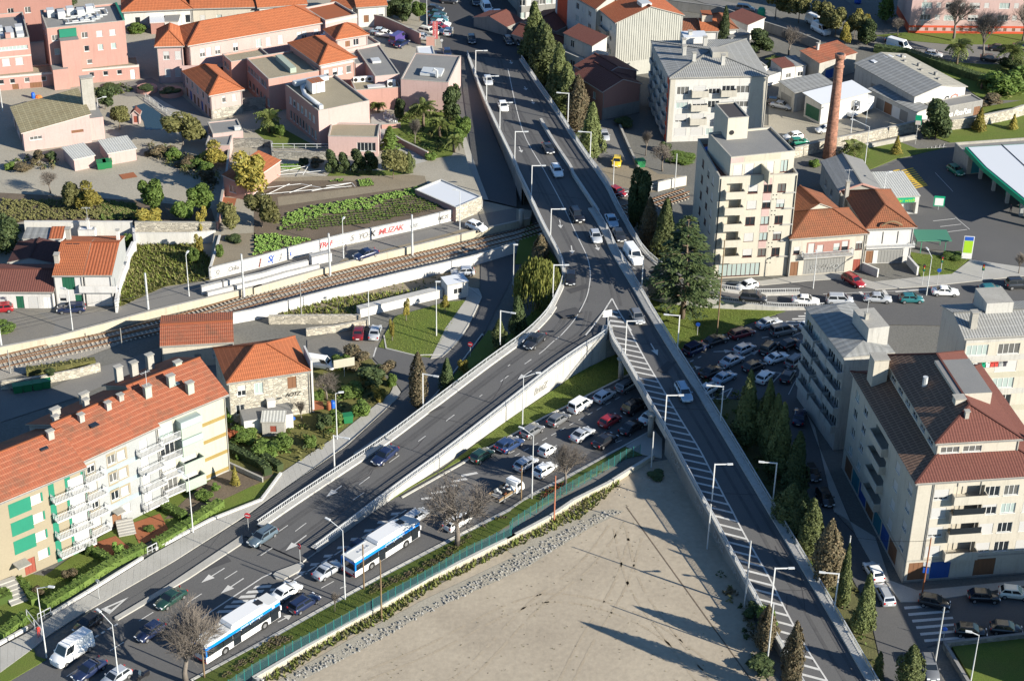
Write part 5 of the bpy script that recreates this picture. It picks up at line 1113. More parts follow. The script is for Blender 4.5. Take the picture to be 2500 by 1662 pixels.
X=bld('white_house','upper part of the white stepped house with a maroon roof',a3(760,420),a3(890,385),9,8.4,0,'white_render',[('L',.3,6.3,1.2,1.5,'w')],('shed','R',1.2,.2,'tile_red'))
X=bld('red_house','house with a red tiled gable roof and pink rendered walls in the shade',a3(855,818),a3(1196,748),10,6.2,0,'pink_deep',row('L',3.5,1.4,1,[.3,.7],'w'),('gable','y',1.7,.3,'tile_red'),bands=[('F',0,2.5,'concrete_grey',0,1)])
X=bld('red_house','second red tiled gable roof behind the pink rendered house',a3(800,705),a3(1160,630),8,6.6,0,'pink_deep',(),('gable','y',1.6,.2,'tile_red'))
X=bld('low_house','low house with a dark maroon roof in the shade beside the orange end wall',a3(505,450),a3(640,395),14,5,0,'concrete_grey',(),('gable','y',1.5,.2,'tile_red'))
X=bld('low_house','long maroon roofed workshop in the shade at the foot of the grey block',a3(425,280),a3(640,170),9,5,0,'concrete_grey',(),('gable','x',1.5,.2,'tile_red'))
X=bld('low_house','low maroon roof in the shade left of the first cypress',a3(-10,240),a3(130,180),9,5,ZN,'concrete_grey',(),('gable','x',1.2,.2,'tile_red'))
ZF=[1.2,4.0,6.8,9.6];o_=[]
for i,z in enumerate(ZF):o_+=row('F',z,1.6,2.3,[.14],'stqw'[i])+row('F',z,1.7,2.4,[.31],'ssht'[i])+row('F',z,1.4,2.2,[.46],'wswq'[i])+row('F',z,1.6,2.4,[.6],'tshw'[i])+row('F',z,1.5,2.6,[.75],'swqw'[i])+row('L',z,1.7,2,lin(.1,.9,6),'wqsw')
X=bld('apartment_block','white four storey apartment block with grey roofs and a red corner strip',a3(1457,700),a3(2345,678),a3(2105,352),13.1,0,'beige',o_,('hip',1.5,.15,('roof_fibre','roof_sheet')),side={'F':'white_render','L':'concrete_white'},bands=[('L',0,12.9,'red_trim',.9,.995),('F',0,13,'beige',.82,.999),('F',0,13,'beige',.001,.06)])
for i,z in enumerate(ZF[1:]):balcony(X,'F',.31,z-.1,3.2,1.1,'solid','beige',1.1);balcony(X,'F',.6,z-.1,3.0,1.1,'solid','beige',1.1)
for i,z in enumerate(ZF):
 for x in lin(.15,.85,4):balcony(X,'L',x,z-.1,2.6,.6,'solid','concrete_white',.8)
addbox(X,'roof_house',X.w*.5,X.w*.66,X.d*.35,X.d*.5,13.4,15.3,'concrete','concrete');addbox(X,'roof_house',X.w*.3,X.w*.55,X.d*.82,X.d,13.2,15,'white_wall','white_sheet')
for x,y in((.24,.5),(.27,.68),(.3,.3),(.5,.72),(.38,.9),(.58,.22)):chimney(X,X.w*x,X.d*y,13.5,15.6,.7,.7,'concrete_white')
X=bld('low_house','orange roofed house with a dormer behind the white apartment block',a3(1745,278),a3(1890,278),8,4.5,0,'white_wall',(),('gable','x',1.2,.2,'tile_orange'))
addbox(X,'dormer',X.w*.1,X.w*.75,3,6.4,4.6,6.8,'cream','tile_orange')
X=bld('low_house','low orange brown roof left of the dormer house',a3(1580,292),a3(1765,290),6,4,0,'white_wall',(),('shed','B',.8,.2,'tile_old'))
X=bld('low_house','orange brown hipped roof right of the tall lone cypress',a3(1880,265),a3(2070,255),9,4.5,0,'white_wall',(),('hip',1.2,.2,'tile_old'))
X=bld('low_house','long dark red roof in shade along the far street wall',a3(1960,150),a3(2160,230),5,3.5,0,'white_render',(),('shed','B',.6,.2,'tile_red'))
X=bld('outbuilding','white low building with a grey roof in the yards behind the white block',a3(2010,350),a3(2180,310),6,3,0,'white_wall',(),('shed','B',.3,.1,'roof_felt'))
X=bld('rooftop_wing','low white rear wing of the white apartment block',a3(2030,640),a3(2335,600),a3(2180,430),10.5,0,'white_render',(),('flat','concrete',.4))
X=bld('red_house','brown tiled house next to the brick chimney and warehouse',a4(520,575),a4(850,482),a4(715,398),4.2,0,'concrete',[('F',.3,.3,2.4,2.0,'B')],('shed','B',.9,.2,'tile_apartment'));chimney(X,X.w*.35,X.d*.8,4,6.3,.5,.5,'concrete_white')
X=bld('outbuilding','white shed with a small red tiled roof in the yards',a4(185,622),a4(305,602),a4(240,532),3,0,'white_wall',[('F',.5,.8,1.2,1,'w')],('shed','B',.4,.15,'tile_red'))
X=bld('outbuilding','white shed with a grey sheet roof in the yards',a4(307,603),a4(397,592),a4(350,515),3,0,'white_wall',[('F',.5,.8,1.2,1,'w')],('shed','B',.4,.15,'roof_sheet'))
X=bld('outbuilding','low white wall building at the edge of the yards',a4(60,690),a4(180,650),3,2.2,0,'white_wall',(),('flat','concrete',.1))
X=bld('workshop','dark roofed workshop left of the brick chimney',a4(298,842),a4(660,770),a4(560,680),4.0,0,'concrete_white',[('L',.5,.6,3.5,2.2,'g')],('shed','B',.5,.2,'roof_sheet'))
X=bld('workshop_canopy','white loading canopy with hanging drapes behind the brick chimney',a4(540,938),a4(955,832),a4(880,742),4.3,0,'white_render',[('F',.8,.05,3.5,3.3,'g'),('L',.5,.4,4,2.6,'G')],('shed','B',.5,.5,'white_sheet'))
X=bld('warehouse','long grey roofed warehouse with graffiti on its white end wall',a4(1378,864),a4(1836,774),a4(1195,505),5.2,0,'concrete_white',row('L',1.0,2.0,2.2,[.35,.9],'g'),('gable','y',1.3,.3,('roof_sheet','roof_pale')),side={'F':'white_wall'})
for x,z,s_,m in((.28,1.4,2.0,'black'),(.52,2.0,2.6,'canopy_green'),(.7,2.2,2.8,'black'),(.86,2.3,3.0,'pink_deep')):text('graffiti','KSO'[int(x*10)%3]+'zo',s_,m,X.o,(X.w*x,-.03,z+.5),(rad(90),0,0))
for i in range(6):addbox(X,'roof_vent',X.w*(.62+i%2*.12),X.w*(.62+i%2*.12)+.6,X.d*(.15+i*.14),X.d*(.15+i*.14)+.6,5.8,6.5,'concrete_grey')
for i in range(3):addbox(X,'roof_light',X.w*(.2+i*.25),X.w*(.33+i*.25),X.d*.86,X.d*.93,5.6+(.55 if i==1 else .15),6.4-(0 if i==1 else .5),'white_sheet')
X=bld('workshop_canopy','grey lean-to canopy along the side of the warehouse',a4(1395,1012),a4(1500,985),a4(1010,795),3.3,0,'white_render',row('L',.1,2.3,2.2,lin(.08,.92,6),'wgdWg'),('shed','R',.3,.3,'roof_sheet'))
X=bld('annexe','low grey graffiti marked annexe in front of the warehouse',a4(1560,985),a4(1990,905),a4(1890,848),3.2,0,'concrete_grey',[('F',.9,.3,1.6,1.8,'d')],('flat','roof_felt',.1))
for x in(.3,.5,.68):text('graffiti','Rsa',1.7,'white_paint',X.o,(X.w*x,-.03,1.5),(rad(90),0,0))
o_=sum([row('F',z,1.3,2.3,[.1,.26,.42,.62,.78],'wqhw')+row('F',z+.2,1.1,1.1,[.18,.34,.5,.7],'s')for z in(3.0,5.8,8.6,11.4)],[])+row('F',.6,.7,.7,lin(.06,.94,16),'d')
X=bld('apartment_block','pink apartment block with red base at the top right',a4(1318,300),a4(2650,312),13,17,0,'pink_pale',o_,('flat','roof_felt',.4),base=True,bands=[('F',0,.55,'red_trim',0,1),('F',1.35,1.8,'red_trim',0,1),('L',0,1.8,'red_trim',0,1),('F',1.8,17,'concrete_white',.075,.095)])
# filling station
X=bld('station_shop','low filling station shop with grey walls beside the canopy',a4(1862,1405),a4(2600,1352),a4(2430,1238),3.7,0,'concrete',[('F',.3,.1,8,2.4,'T')],('flat','roof_felt',.4))
P=GL([a4(1828,1325),b4(2000,35),b4(2450,405),S(2700,445),S(2700,338),a4(2420,1292)],5.2);o=thing('station_canopy','large white filling station canopy with a thick green edge','canopy',(P[0].x,P[0].y,0));Q=[(p.x-P[0].x,p.y-P[0].y)for p in P]
b=MB();b.prism(Q,4.3,5.2,0);ob('fascia',b.mesh('fascia',['canopy_green']),o)
cx_,cy_=sum(q[0]for q in Q)/6,sum(q[1]for q in Q)/6;b=MB();b.prism([(cx_+(x-cx_)*.955,cy_+(y-cy_)*.955)for x,y in Q],5.2,5.32);ob('canopy_roof',b.mesh('canopy_roof',['white_sheet']),o)
b=MB();q0,q1=V((*Q[0],0)).lerp(V((*Q[5],0)),.55),V((*Q[2],0)).lerp(V((*Q[3],0)),.35);b.bar(q0+V((0,0,5.35)),q1+V((0,0,5.35)),.18,.08);ob('roof_joint',b.mesh('roof_joint',['black']),o)
for k in range(5):
 p=V((*Q[0],0)).lerp(V((*Q[2],0)),.12+k*.2)+V((2.2,.8,0));b=MB();b.box(p.x-.3,p.x+.3,p.y-.3,p.y+.3,0,4.3);ob('column',b.mesh('column',['light_grey']),o)
for k in range(4):
 p=P[0].lerp(P[2],.2+k*.2)+V((4,1.0,0));t=thing('fuel_pump','fuel pump under the station canopy, number %s from the shop'%('first','second','third','fourth')[k],'fuel pump',(p.x,p.y,0),0,'fuel pumps')
 b=MB();b.box(-.5,.5,-.3,.3,0,1.7);ob('pump_body',b.mesh('pump_body',['green_paint']),t);b=MB();b.box(-.35,.35,-.33,-.3,.9,1.5);ob('display',b.mesh('display',['white_paint']),t)
X=bld('car_wash','car wash with a ribbed white roof and green fascia',b4(1135,302),b4(1420,292),b4(1210,78),3.4,0,'white_render',[('F',.62,.05,3.4,2.2,'o')],('shed','B',.05,.15,'metal_ribs'))
addbox(X,'sign_board',X.w*.25,X.w*.85,-.22,-.04,2.35,3.25,'sign_green');text('lettering','Car wash',.95,'lime',X.o,(X.w*.55,-.24,2.78),(rad(90),0,0))
X=bld('old_workshop','old workshop with a grey gabled roof edged in pink below the brick chimney',b4(705,248),b4(1080,238),b4(900,-35),4.6,0,'concrete',row('L',1.2,1.4,1.4,[.3,.6],'w'),('gable','y',1.3,.2,('roof_fibre','roof_felt')))
b=MB();b.bar((-.2,-.25,4.65),(X.w/2,-.25,6.05),.25,.3);b.bar((X.w/2,-.25,6.05),(X.w+.2,-.25,4.65),.25,.3);ob('verge_tiles',b.mesh('verge_tiles',['pink']),X.o)
# yellow tower and town houses
FT=[3.7,6.6,9.5,12.4,15.2];o_=[]
for i,z in enumerate(FT):
 o_+=row('F',z,1.5,1.6,[.44],'tswst'[i])+row('F',z,1.45,1.4,[.63],'wpwqw'[i])+row('F',z,1.5,1.4,[.81],'wqrhw'[i].replace('r','w'))+row('F',z,1.8,1.7,[.925],'sswqw'[i])+[('F',.2,z-.1,2.6,2.0,'o')]+row('L',z,1.4,1.2,[.3,.55,.75],'wqs')
X=bld('apartment_tower','yellow apartment tower with balconies and a stepped roof behind the cedar',S(1757,433),S(1948,424.5),S(1866,333),18.3,0,'yellow_cream',o_+[('F',.35,.3,7,2.3,'p'),('F',.79,.3,5.5,2.3,'p'),('F',.56,.05,1.2,2.5,'R')],('flat','roof_terracotta_floor',.9),fr='frame_dark',side={'L':'beige'},bands=[('F',z-1.35,z-.1,'pink_pale',.575,.675)for z in FT[1:]+[17.9]]+[('F',0.0,18.2,'yellow_cream',.69,.75)])
for z in FT:balcony(X,'F',.2,z-.2,3.2,1.2,'solid','yellow_cream',1.1);addbox(X,'window_grille',X.w*.925-.9,X.w*.925+.9,-.35,-.03,z-.1,z,'concrete_white')
for z in FT:
 b=MB()
 for dx in(0,.9):
  for dz in(0,.75):b.tube([(X.w*.71+dx*.6,-.06,z-1.2+dz),(X.w*.71+dx*.6,-.02,z-1.2+dz)],.1,8)
 ob('wall_vents',b.mesh('wall_vents',['black']),X.o)
b=MB();b.bar((X.w*.985,-.05,0),(X.w*.985,-.05,18),.12);b.bar((.25,-.05,0),(.25,-.05,18),.12);ob('downpipe',b.mesh('downpipe',['black']),X.o)
Y=bld('roof_apartment','set back top floor of the yellow tower with a grey flat roof',S(1785,384.6),S(1941,369),S(1898,309),21.3,17.5,'yellow_cream',row('F',.3,2.1,1.6,[.12,.3],'s')+row('F',.3,2.1,1.3,[.63,.74,.85],'ssw'),('flat','roof_felt',.25),fr='frame_dark',bands=[('F',2.7,3.7,'pink_pale',0,.2),('F',2.7,3.7,'cream_light',.21,.78)])
b=MB();b.box(Y.w*.48,Y.w*.5,-3.4,-.03,.0,2.2);ob('terrace_divider',b.mesh('terrace_divider',['cream_light']),Y.o)
Y=bld('lift_tower','cream lift housing with a round window on top of the yellow tower',S(1778,290),S(1828.5,286),6.5,24.8,19,'yellow_cream',(),('flat','roof_dark',.1))
b=MB();b.tube([(Y.w*.22,-.05,3.3),(Y.w*.22,.0,3.3)],.42,14);ob('round_window',b.mesh('round_window',['black']),Y.o)
X=bld('town_house','old cream town house with a mossy brown roof, balcony and graffitied garage',b4(265,657),b4(942,607),9,7.3,0,'cream',[('F',.09,4.0,1.1,1.4,'h'),('F',.28,3.8,1.1,2.0,'s'),('F',.40,4.1,1.1,1.3,'s'),('F',.62,4.1,1.1,1.4,'h'),('F',.73,3.8,1.1,2.0,'h'),('F',.92,4.0,1.2,1.6,'q'),('F',.48,.1,7.2,2.8,'g'),('F',.08,.05,1.4,2.6,'d'),('F',.92,.05,1.3,2.2,'R')],('hip',2.3,.4,'tile_old'),fr='frame_dark',bands=[('F',3.7,6.0,'pink_deep',.22,.79)])
balcony(X,'F',.5,3.5,8.6,.9,'rail','concrete');text('graffiti','SKRAFKO',1.35,'light_grey',X.o,(X.w*.48,-.0,1.2),(rad(90),0,0));text('graffiti','SKRAFKO',1.2,'concrete_grey',X.o,(X.w*.48,-.02,1.3),(rad(90),0,0))
b=MB();
for i in range(24):b.box(X.w*i/24,X.w*(i+.5)/24,-.3,0,7.05,7.2)
ob('eaves_brackets',b.mesh('eaves_brackets',['wood']),X.o)
X=bld('town_house','rear wing of the old town house with a long brown tiled roof',b4(300,480),b4(720,420),b4(570,262),7.0,0,'cream',(),('gable','y',2.0,.2,'tile_old'))
X=bld('town_house','white town house with a hipped brown roof and a brown garage door',b4(950,568),b4(1372,552),b4(1122,232),6.9,0,'white_wall',[('F',.5,3.7,8.2,2.2,'s'),('F',.57,.05,4.3,2.4,'g'),('F',.12,.05,1.3,2.4,'d')],('hip',2.0,.4,'tile_old'),side={'L':'concrete'})
balcony(X,'F',.5,3.5,X.w+.3,1.2,'rail','white_wall',.5);chimney(X,-.2,X.d*.85,4,9.6,.6,.6)
for k in(.35,.67):addbox(X,'screen_post',X.w*k,X.w*k+.1,-.06,-.01,3.7,5.9,'black')
b=MB();b.tube([(X.w*(.28+.02*i),-.35,7.15+.75*math.sin(math.pi*i/22))for i in range(23)],.16,6);ob('eyebrow_gable',b.mesh('eyebrow_gable',['wood']),X.o)
# apartment blocks, right
GF=[3.6,6.5,9.4,12.2]
o_=sum([row('L',z,1.5,2.4,lin(.12,.9,5),'wqsw')for z in GF],[])
X=bld('apartment_block','grey roofed apartment block with shaded balconies beside the junction',c4(745,258),c4(1180,212),c4(870,-235),15.2,0,'concrete_white',o_,('hip',1.0,.25,'roof_sheet',.6))
for z in GF:
 for x in(.25,.6,.88):balcony(X,'L',x,z-.2,4.4,1.0,'solid','concrete_white',.95)
addbox(X,'roof_house',X.w*.55,X.w*.98,X.d*.12,X.d*.5,15.3,18.2,'concrete_white','concrete');chimney(X,X.w*.65,X.d*.3,18,19,.5,.5)
X.w_=X.w
o_=[]
for i,z in enumerate([.9,3.7,6.5,9.3,12.1]):o_+=row('F',z,1.7,3.2,[.06,.15,.24,.36,.5,.62],'pswpsw'[i%3:]+'ps')
X=bld('apartment_block','weathered cream apartment block with corrugated roof and enclosed balconies at the right edge',c4(1835,84),c4(2650,40),c4(2080,-225),15.2,0,'cream',o_,('gable','x',1.3,.3,'roof_fibre'),side={'L':'concrete_white'},bands=[('F',z-1.0,z-.1,'concrete_white' if i%2 else 'cream_light',0,1)for i,z in enumerate([3.7,6.5,9.3,12.1])]+[('F',14.2,15.1,'concrete_white',0,1)])
addbox(X,'roof_house',X.w*.32,X.w*.62,X.d*.45,X.d*.95,15.4,18.0,'concrete_white','concrete');chimney(X,X.w*.12,X.d*.2,15.2,18,.9,.9,'concrete');addbox(X,'roof_tiles',X.w*.36,X.w*.75,X.d*.97,X.d*1.1,14.9,15.5,'tile_orange')
for i in range(9):
 p=X.a+X.u*(1.2+i*.62)-X.v*.55;t=thing('laundry','garment drying on the washing line, %s from the left'%('first','second','third','fourth','fifth','sixth','seventh','eighth','ninth')[i],'clothing',(p.x,p.y,11.25),math.atan2(X.u.y,X.u.x),'washing on the line')
 b=MB();b.box(-.24,.24,-.03,.03,-.8,0);b.box(-.36,.36,-.03,.03,-.28,0.005);ob('cloth',b.mesh('cloth',[['door_green','white_paint','cloth_dark','canopy_green','white_paint','cloth_red','cloth_red','light_grey','cloth_dark'][i]]),t)
o_=[]
for i,z in enumerate([3.9,6.8,9.7,12.4]):
 o_+=row('F',z,1.5,1.9,[.19],'stst'[i])+[('F',.39,z-.2,3.9,2.0,'o')]+row('F',z,1.5,1.9,[.56],'tsqw'[i])+row('F',z,1.5,1.9,[.7,.86],'ws')+row('L',z,1.3,1.5,[.1,.24,.75,.93],'wqst')+[('L',.5,z-.2,5.0,1.7,'o')]
X=bld('apartment_block','large cream corner apartment block with red and brown stepped roofs',c4(1400,1378),c4(2640,1298),c4(1960,330),15.4,0,'cream',o_+[('F',.1,.3,2.4,2.7,'d'),('F',.27,.3,2.6,2.6,'B'),('F',.41,.3,4.4,2.6,'T'),('F',.6,.3,2.8,2.6,'d')]+row('L',.3,2.6,3,lin(.1,.95,8),'dTB'),('hip',3.2,.35,('tile_red','tile_brown')),side={'L':'beige'},bands=[('F',0,.28,'concrete_grey',0,1),('F',3.2,3.45,'concrete',0,1),('L',3.2,3.45,'concrete',0,1)])
for i,z in enumerate([3.9,6.8,9.7,12.4]):balcony(X,'F',.39,z-.2,4.3,1.0,'solid','cream',1.05);balcony(X,'L',.5,z-.2,5.2,.9,'solid','beige',1.0)
for i in range(4):addbox(X,'balcony_glazing',X.w*.39-2.0,X.w*.39+2.0,-.95,-.9,[3.9,6.8,9.7,12.4][i]+.85,[3.9,6.8,9.7,12.4][i]+1.75,'glass')if i in(1,2)else None
b=MB()
for x in(.12,.13,.3,.47):b.bar((X.w*x,-.05,3.4),(X.w*x,-.05,15.2),.07)
ob('downpipe',b.mesh('downpipe',['concrete_grey']),X.o)
chimney(X,X.w*.11,X.d*.86,14,19.6,2.0,2.0,'cream');chimney(X,X.w*.98,X.d*.25,15,19,1.2,1.2,'cream')
Y=bld('roof_storey','clerestory storey with red hipped roof on top of the cream corner block',c4(1577,1022),c4(2325,980),c4(1755,215),18.6,14.6,'cream',row('F',2.2,.9,2.4,[.17,.44,.66],'w')+row('L',2.4,.7,1.8,lin(.05,.9,7),'w'),('hip',2.4,.3,('tile_red','tile_brown'),.8))
addbox(Y,'lift_house',Y.w*.42,Y.w*.86,Y.d*.32,Y.d*.72,3.6,6.4,'cream','roof_felt');chimney(Y,Y.w*.42,Y.d*.27,3.6,6.5,1.3,1.1,'cream');chimney(Y,Y.w*.42,Y.d*.13,4,6.3,.5,.5,'concrete')
b=MB();b.tube([(Y.w*.2,Y.d*.55,4.6),(Y.w*.2,Y.d*.55,6.2)],.35,8);ob('roof_cowl',b.mesh('roof_cowl',['galvanised']),Y.o)
p=G(S(2760,1640),0);X=bld('apartment_block','cream apartment block outside the frame that shades the corner crossing',S(2720,1760),S(3200,1730),20,9.5,0,'cream',(),('flat','roof_felt',.4),base=True)
p=G(a4(604,1418),0);t=thing('brick_chimney','tall round red brick factory chimney','chimney',p)
def ringtube(zs,rs,m,nm,n=20):
 b=MB();b.tube([(0,0,z)for z in zs],rs,n);return ob(nm,b.mesh(nm,[m],True),t)
ringtube([0,5,10,15,19.9],[1.25,1.1,.97,.85,.75],'brick_shaft','shaft');ringtube([18.0,18.05,18.35,18.4],[.84,.95,.95,.82],'brick_shaft','collar');ringtube([19.7,19.75,20.5,20.6],[.78,.95,1.0,.86],'brick_shaft','chimney_crown')
ringtube([20.58,20.62],[.7,.7],'black','flue')
# VEHICLES
CARCOL=dict(white=(.72,.72,.7),cream=(.68,.65,.55),silver=(.42,.44,.46),grey=(.16,.165,.17),dark=(.022,.024,.028),black=(.012,.012,.014),navy=(.012,.02,.055),blue=(.02,.04,.1),paleblue=(.3,.4,.48),teal=(.02,.12,.13),green=(.015,.16,.1),darkgreen=(.012,.04,.03),red=(.24,.014,.018),maroon=(.12,.012,.018),yellow=(.6,.42,.03),purple=(.06,.045,.16),bluegrey=(.1,.14,.17),brown=(.09,.06,.045))
for k,c in CARCOL.items():flat('car_'+k,c,.28,.25 if k in('silver','grey','bluegrey','paleblue')else 0,.5,.6)
CT=dict(hatch=(1.95,1.85,.95,.25,-1.35,-1.8,-1.95,.72,.93,1.43,.95,1.68),sedan=(2.2,2.05,1.0,.3,-.85,-1.5,-2.2,.72,.92,1.42,.96,1.73),estate=(2.2,2.05,1.05,.35,-1.8,-2.1,-2.2,.72,.93,1.45,.95,1.73),mpv=(2.2,2.1,1.35,.55,-1.75,-2.1,-2.2,.82,1.02,1.66,1.0,1.8),suv=(2.2,2.1,1.0,.4,-1.8,-2.05,-2.2,.92,1.08,1.74,1.08,1.82),micro=(1.25,1.15,.85,.35,-.9,-1.2,-1.25,.8,.98,1.52,1.0,1.52),van=(2.6,2.5,1.75,1.0,-2.5,-2.6,-2.65,1.0,1.22,2.2,1.2,1.92),bigvan=(2.75,2.65,1.9,1.2,-2.65,-2.72,-2.75,1.1,1.35,2.5,1.3,2.0),minivan=(2.1,2.0,1.3,.6,-1.95,-2.05,-2.1,.85,1.05,1.82,1.02,1.72),coupe=(2.1,2.0,.85,.1,-.7,-1.6,-2.1,.68,.88,1.33,.92,1.72))
def car_meshes(kind,col):
 key=(kind,col)
 if key in CACHE:return CACHE[key]
 nx,bx,cx,rf,rr,gx,tx,bz,cz,rz_,dz,W=CT[kind];hw=W/2;out=[];cm='car_'+col
 def ring(x,w_,zt,zb=.22):return[(x,-w_*.9,zb),(x,-w_,zb+.14),(x,-w_*1.0,(zb+zt)*.52),(x,-w_*.97,zt-.07),(x,-w_*.86,zt),(x,w_*.86,zt),(x,w_*.97,zt-.07),(x,w_,(zb+zt)*.52),(x,w_,zb+.14),(x,w_*.9,zb)]
 st=[(nx,hw*.72,bz-.22,.3),(nx-.07,hw*.86,bz-.1,.24),(bx-.1,hw*.95,bz-.01,.22),((bx+cx)/2,hw,(bz+cz)/2+.03,.22),(cx,hw,cz,.22),(rf,hw,cz+.01,.22),(rr,hw,(cz+dz)/2+.01,.22),(gx,hw*.98,dz,.22),(tx+.08,hw*.93,dz-.06,.26),(tx,hw*.82,dz-.2,.34)]
 b=MB();b.loft([ring(*s)for s in st]);out.append(('body',b.mesh('body',[cm],True)))
 tw,bw=hw*.76,hw*.93
 def gr(x,z,w_):return[(x,-w_,z),(x,w_,z)]
 b=MB();rings=[]
 A=[(cx,-bw,cz-.02),(cx,bw,cz-.02),(gx,bw*.97,dz-.02),(gx,-bw*.97,dz-.02)];T=[(rf,-tw,rz_-.05),(rf,tw,rz_-.05),(rr,tw,rz_-.04),(rr,-tw,rz_-.04)]
 T2=[(rf-.12,-tw*.86,rz_),(rf-.12,tw*.86,rz_),(rr+.12,tw*.86,rz_),(rr+.12,-tw*.86,rz_)]
 for lo,hi in((A,T),(T,T2)):
  for i in range(4):j=(i+1)%4;b.poly([lo[j],lo[i],hi[i],hi[j]])
 b.poly(T2[::-1])
 me=b.mesh('cabin',[cm]);out.append(('cabin',me))
 def glass(nm,q,f0=.06,f1=.1,g='glass_car'):
  q=[V(p)for p in q];n=(q[1]-q[0]).cross(q[3]-q[0]).normalized();lr=lambda u,v:(q[0].lerp(q[1],u)).lerp(q[3].lerp(q[2],u),v)+n*.012
  m=MB();m.poly([lr(f0,f1),lr(1-f0,f1),lr(1-f0,1-f1),lr(f0,1-f1)]);out.append((nm,m.mesh(nm,[g])))
 glass('windscreen',[A[0],A[1],T[1],T[0]]);
 glass('rear_window',[A[2],A[3],T[3],T[2]],.08,.16)
 panel=kind in('bigvan','van')
 for sgn in(1,-1):
  f=(0,1)if not panel else(0,.32);n=2 if not panel else 1
  for k in range(n):
   u0,u1=f[0]+(f[1]-f[0])*k/n,f[0]+(f[1]-f[0])*(k+1)/n
   a0,a1,t0,t1=V(A[0]).lerp(V(A[3]),u0),V(A[0]).lerp(V(A[3]),u1),V(T[0]).lerp(V(T[3]),u0),V(T[0]).lerp(V(T[3]),u1)
   q=[a1,a0,t0,t1]
   if sgn>0:q=[V((p.x,-p.y,p.z))for p in(a0,a1,t1,t0)]
   glass('side_window',q,.07,.14)
 r=.31 if kind not in('van','bigvan','suv')else .35;fa=nx*.62 if kind not in('van','bigvan')else nx*.64;ra=tx*.64
 def wfn():
  b=MB();b.tube([(0,-.1,0),(0,.1,0)],r,14);return b.mesh('wheel',['tyre'])
 def rfn():
  b=MB();b.tube([(0,-.115,0),(0,.115,0)],r*.64,10);return b.mesh('rim',['rim'])
 wm,rm=cached(('wheel',r),wfn),cached(('rim',r),rfn)
 wl=[(x,y*(hw-.07),r)for x in(fa,ra)for y in(1,-1)]
 def bit(nm,q,m):b=MB();b.box(*q);out.append((nm,b.mesh(nm,[m])))
 for y in(1,-1):
  bit('headlight',(nx-.16,nx-.015,y*hw*.66-.17,y*hw*.66+.17,bz-.22,bz-.07),'headlight')
  bit('taillight',(tx-.01,tx+.1,y*hw*.76-.1,y*hw*.76+.1,dz-.3,dz-.05),'taillight')
  bit('wing_mirror',(cx-.35,cx-.18,y*(hw+.09)-.08,y*(hw+.09)+.08,cz-.0,cz+.13),cm)
 bit('number_plate',(tx-.03,tx,-.26,.26,.5,.62),'plate');bit('number_plate',(nx-.01,nx+.02,-.26,.26,.38,.5),'plate')
 if kind in('estate','suv'):
  for y in(1,-1):b=MB();b.bar((rf-.2,y*tw*.85,rz_+.05),(rr+.2,y*tw*.85,rz_+.05),.05);out.append(('roof_rail',b.mesh('roof_rail',['black'])))
 CACHE[key]=(out,wl,wm,rm);return CACHE[key]
def place(q,d,zf):
 """ground point and heading from the measured middle of a vehicle and a point further along its heading"""
 z0=zf(q)if callable(zf)else zf
 p=G(q,z0+.55);f=G((q[0]+d[0]*K*.5,q[1]+d[1]*K*.5),z0+.55);a=math.atan2(f.y-p.y,f.x-p.x)
 return V((p.x,p.y,z0)),a
def slope(p,a,zf,q,d):
 return 0.0
CARN={'hatch':'hatchback','sedan':'saloon_car','estate':'estate_car','mpv':'people_carrier','suv':'off_road_car','micro':'micro_car','van':'delivery_van','bigvan':'delivery_van','minivan':'minivan','coupe':'coupe_car'}
ALLC=[]
def car(kind,col,q,d,zf,label,group,sc=1.0):
 p,a=place(q,d,zf);parts,wl,wm,rm=car_meshes(kind,col)
 for p2,a2_ in ALLC:
  if(p2-p).length<1.2:print('close cars',label,p2-p)
 ALLC.append((p,a))
 t=thing(CARN[kind],label,'van' if 'van' in kind else 'car',p,a,group,sc)
 if callable(zf):
  e=V((math.cos(a),math.sin(a),0));q2=(q[0]+d[0]*.1,q[1]+d[1]*.1);z2=zf(q2);p2=G(q2,z2+.55);L_=(V((p2.x,p2.y,0))-V((p.x,p.y,0))).length
  if L_>.1:t.rotation_euler=(0,-math.atan2(z2-p.z,L_),a)
 for nm,me in parts:ob(nm,me,t)
 for l in wl:w_=ob('wheel',wm,t,l);ob('rim',rm,w_)
 return t
GF_,GT,GP,GJ,GS,GX='cars driving on the flyover','cars stuck in the jam on the lower road','parked cars','cars queueing in the junction','cars in the upper street','cars on the main road'
UP=(220,-140);g=.07
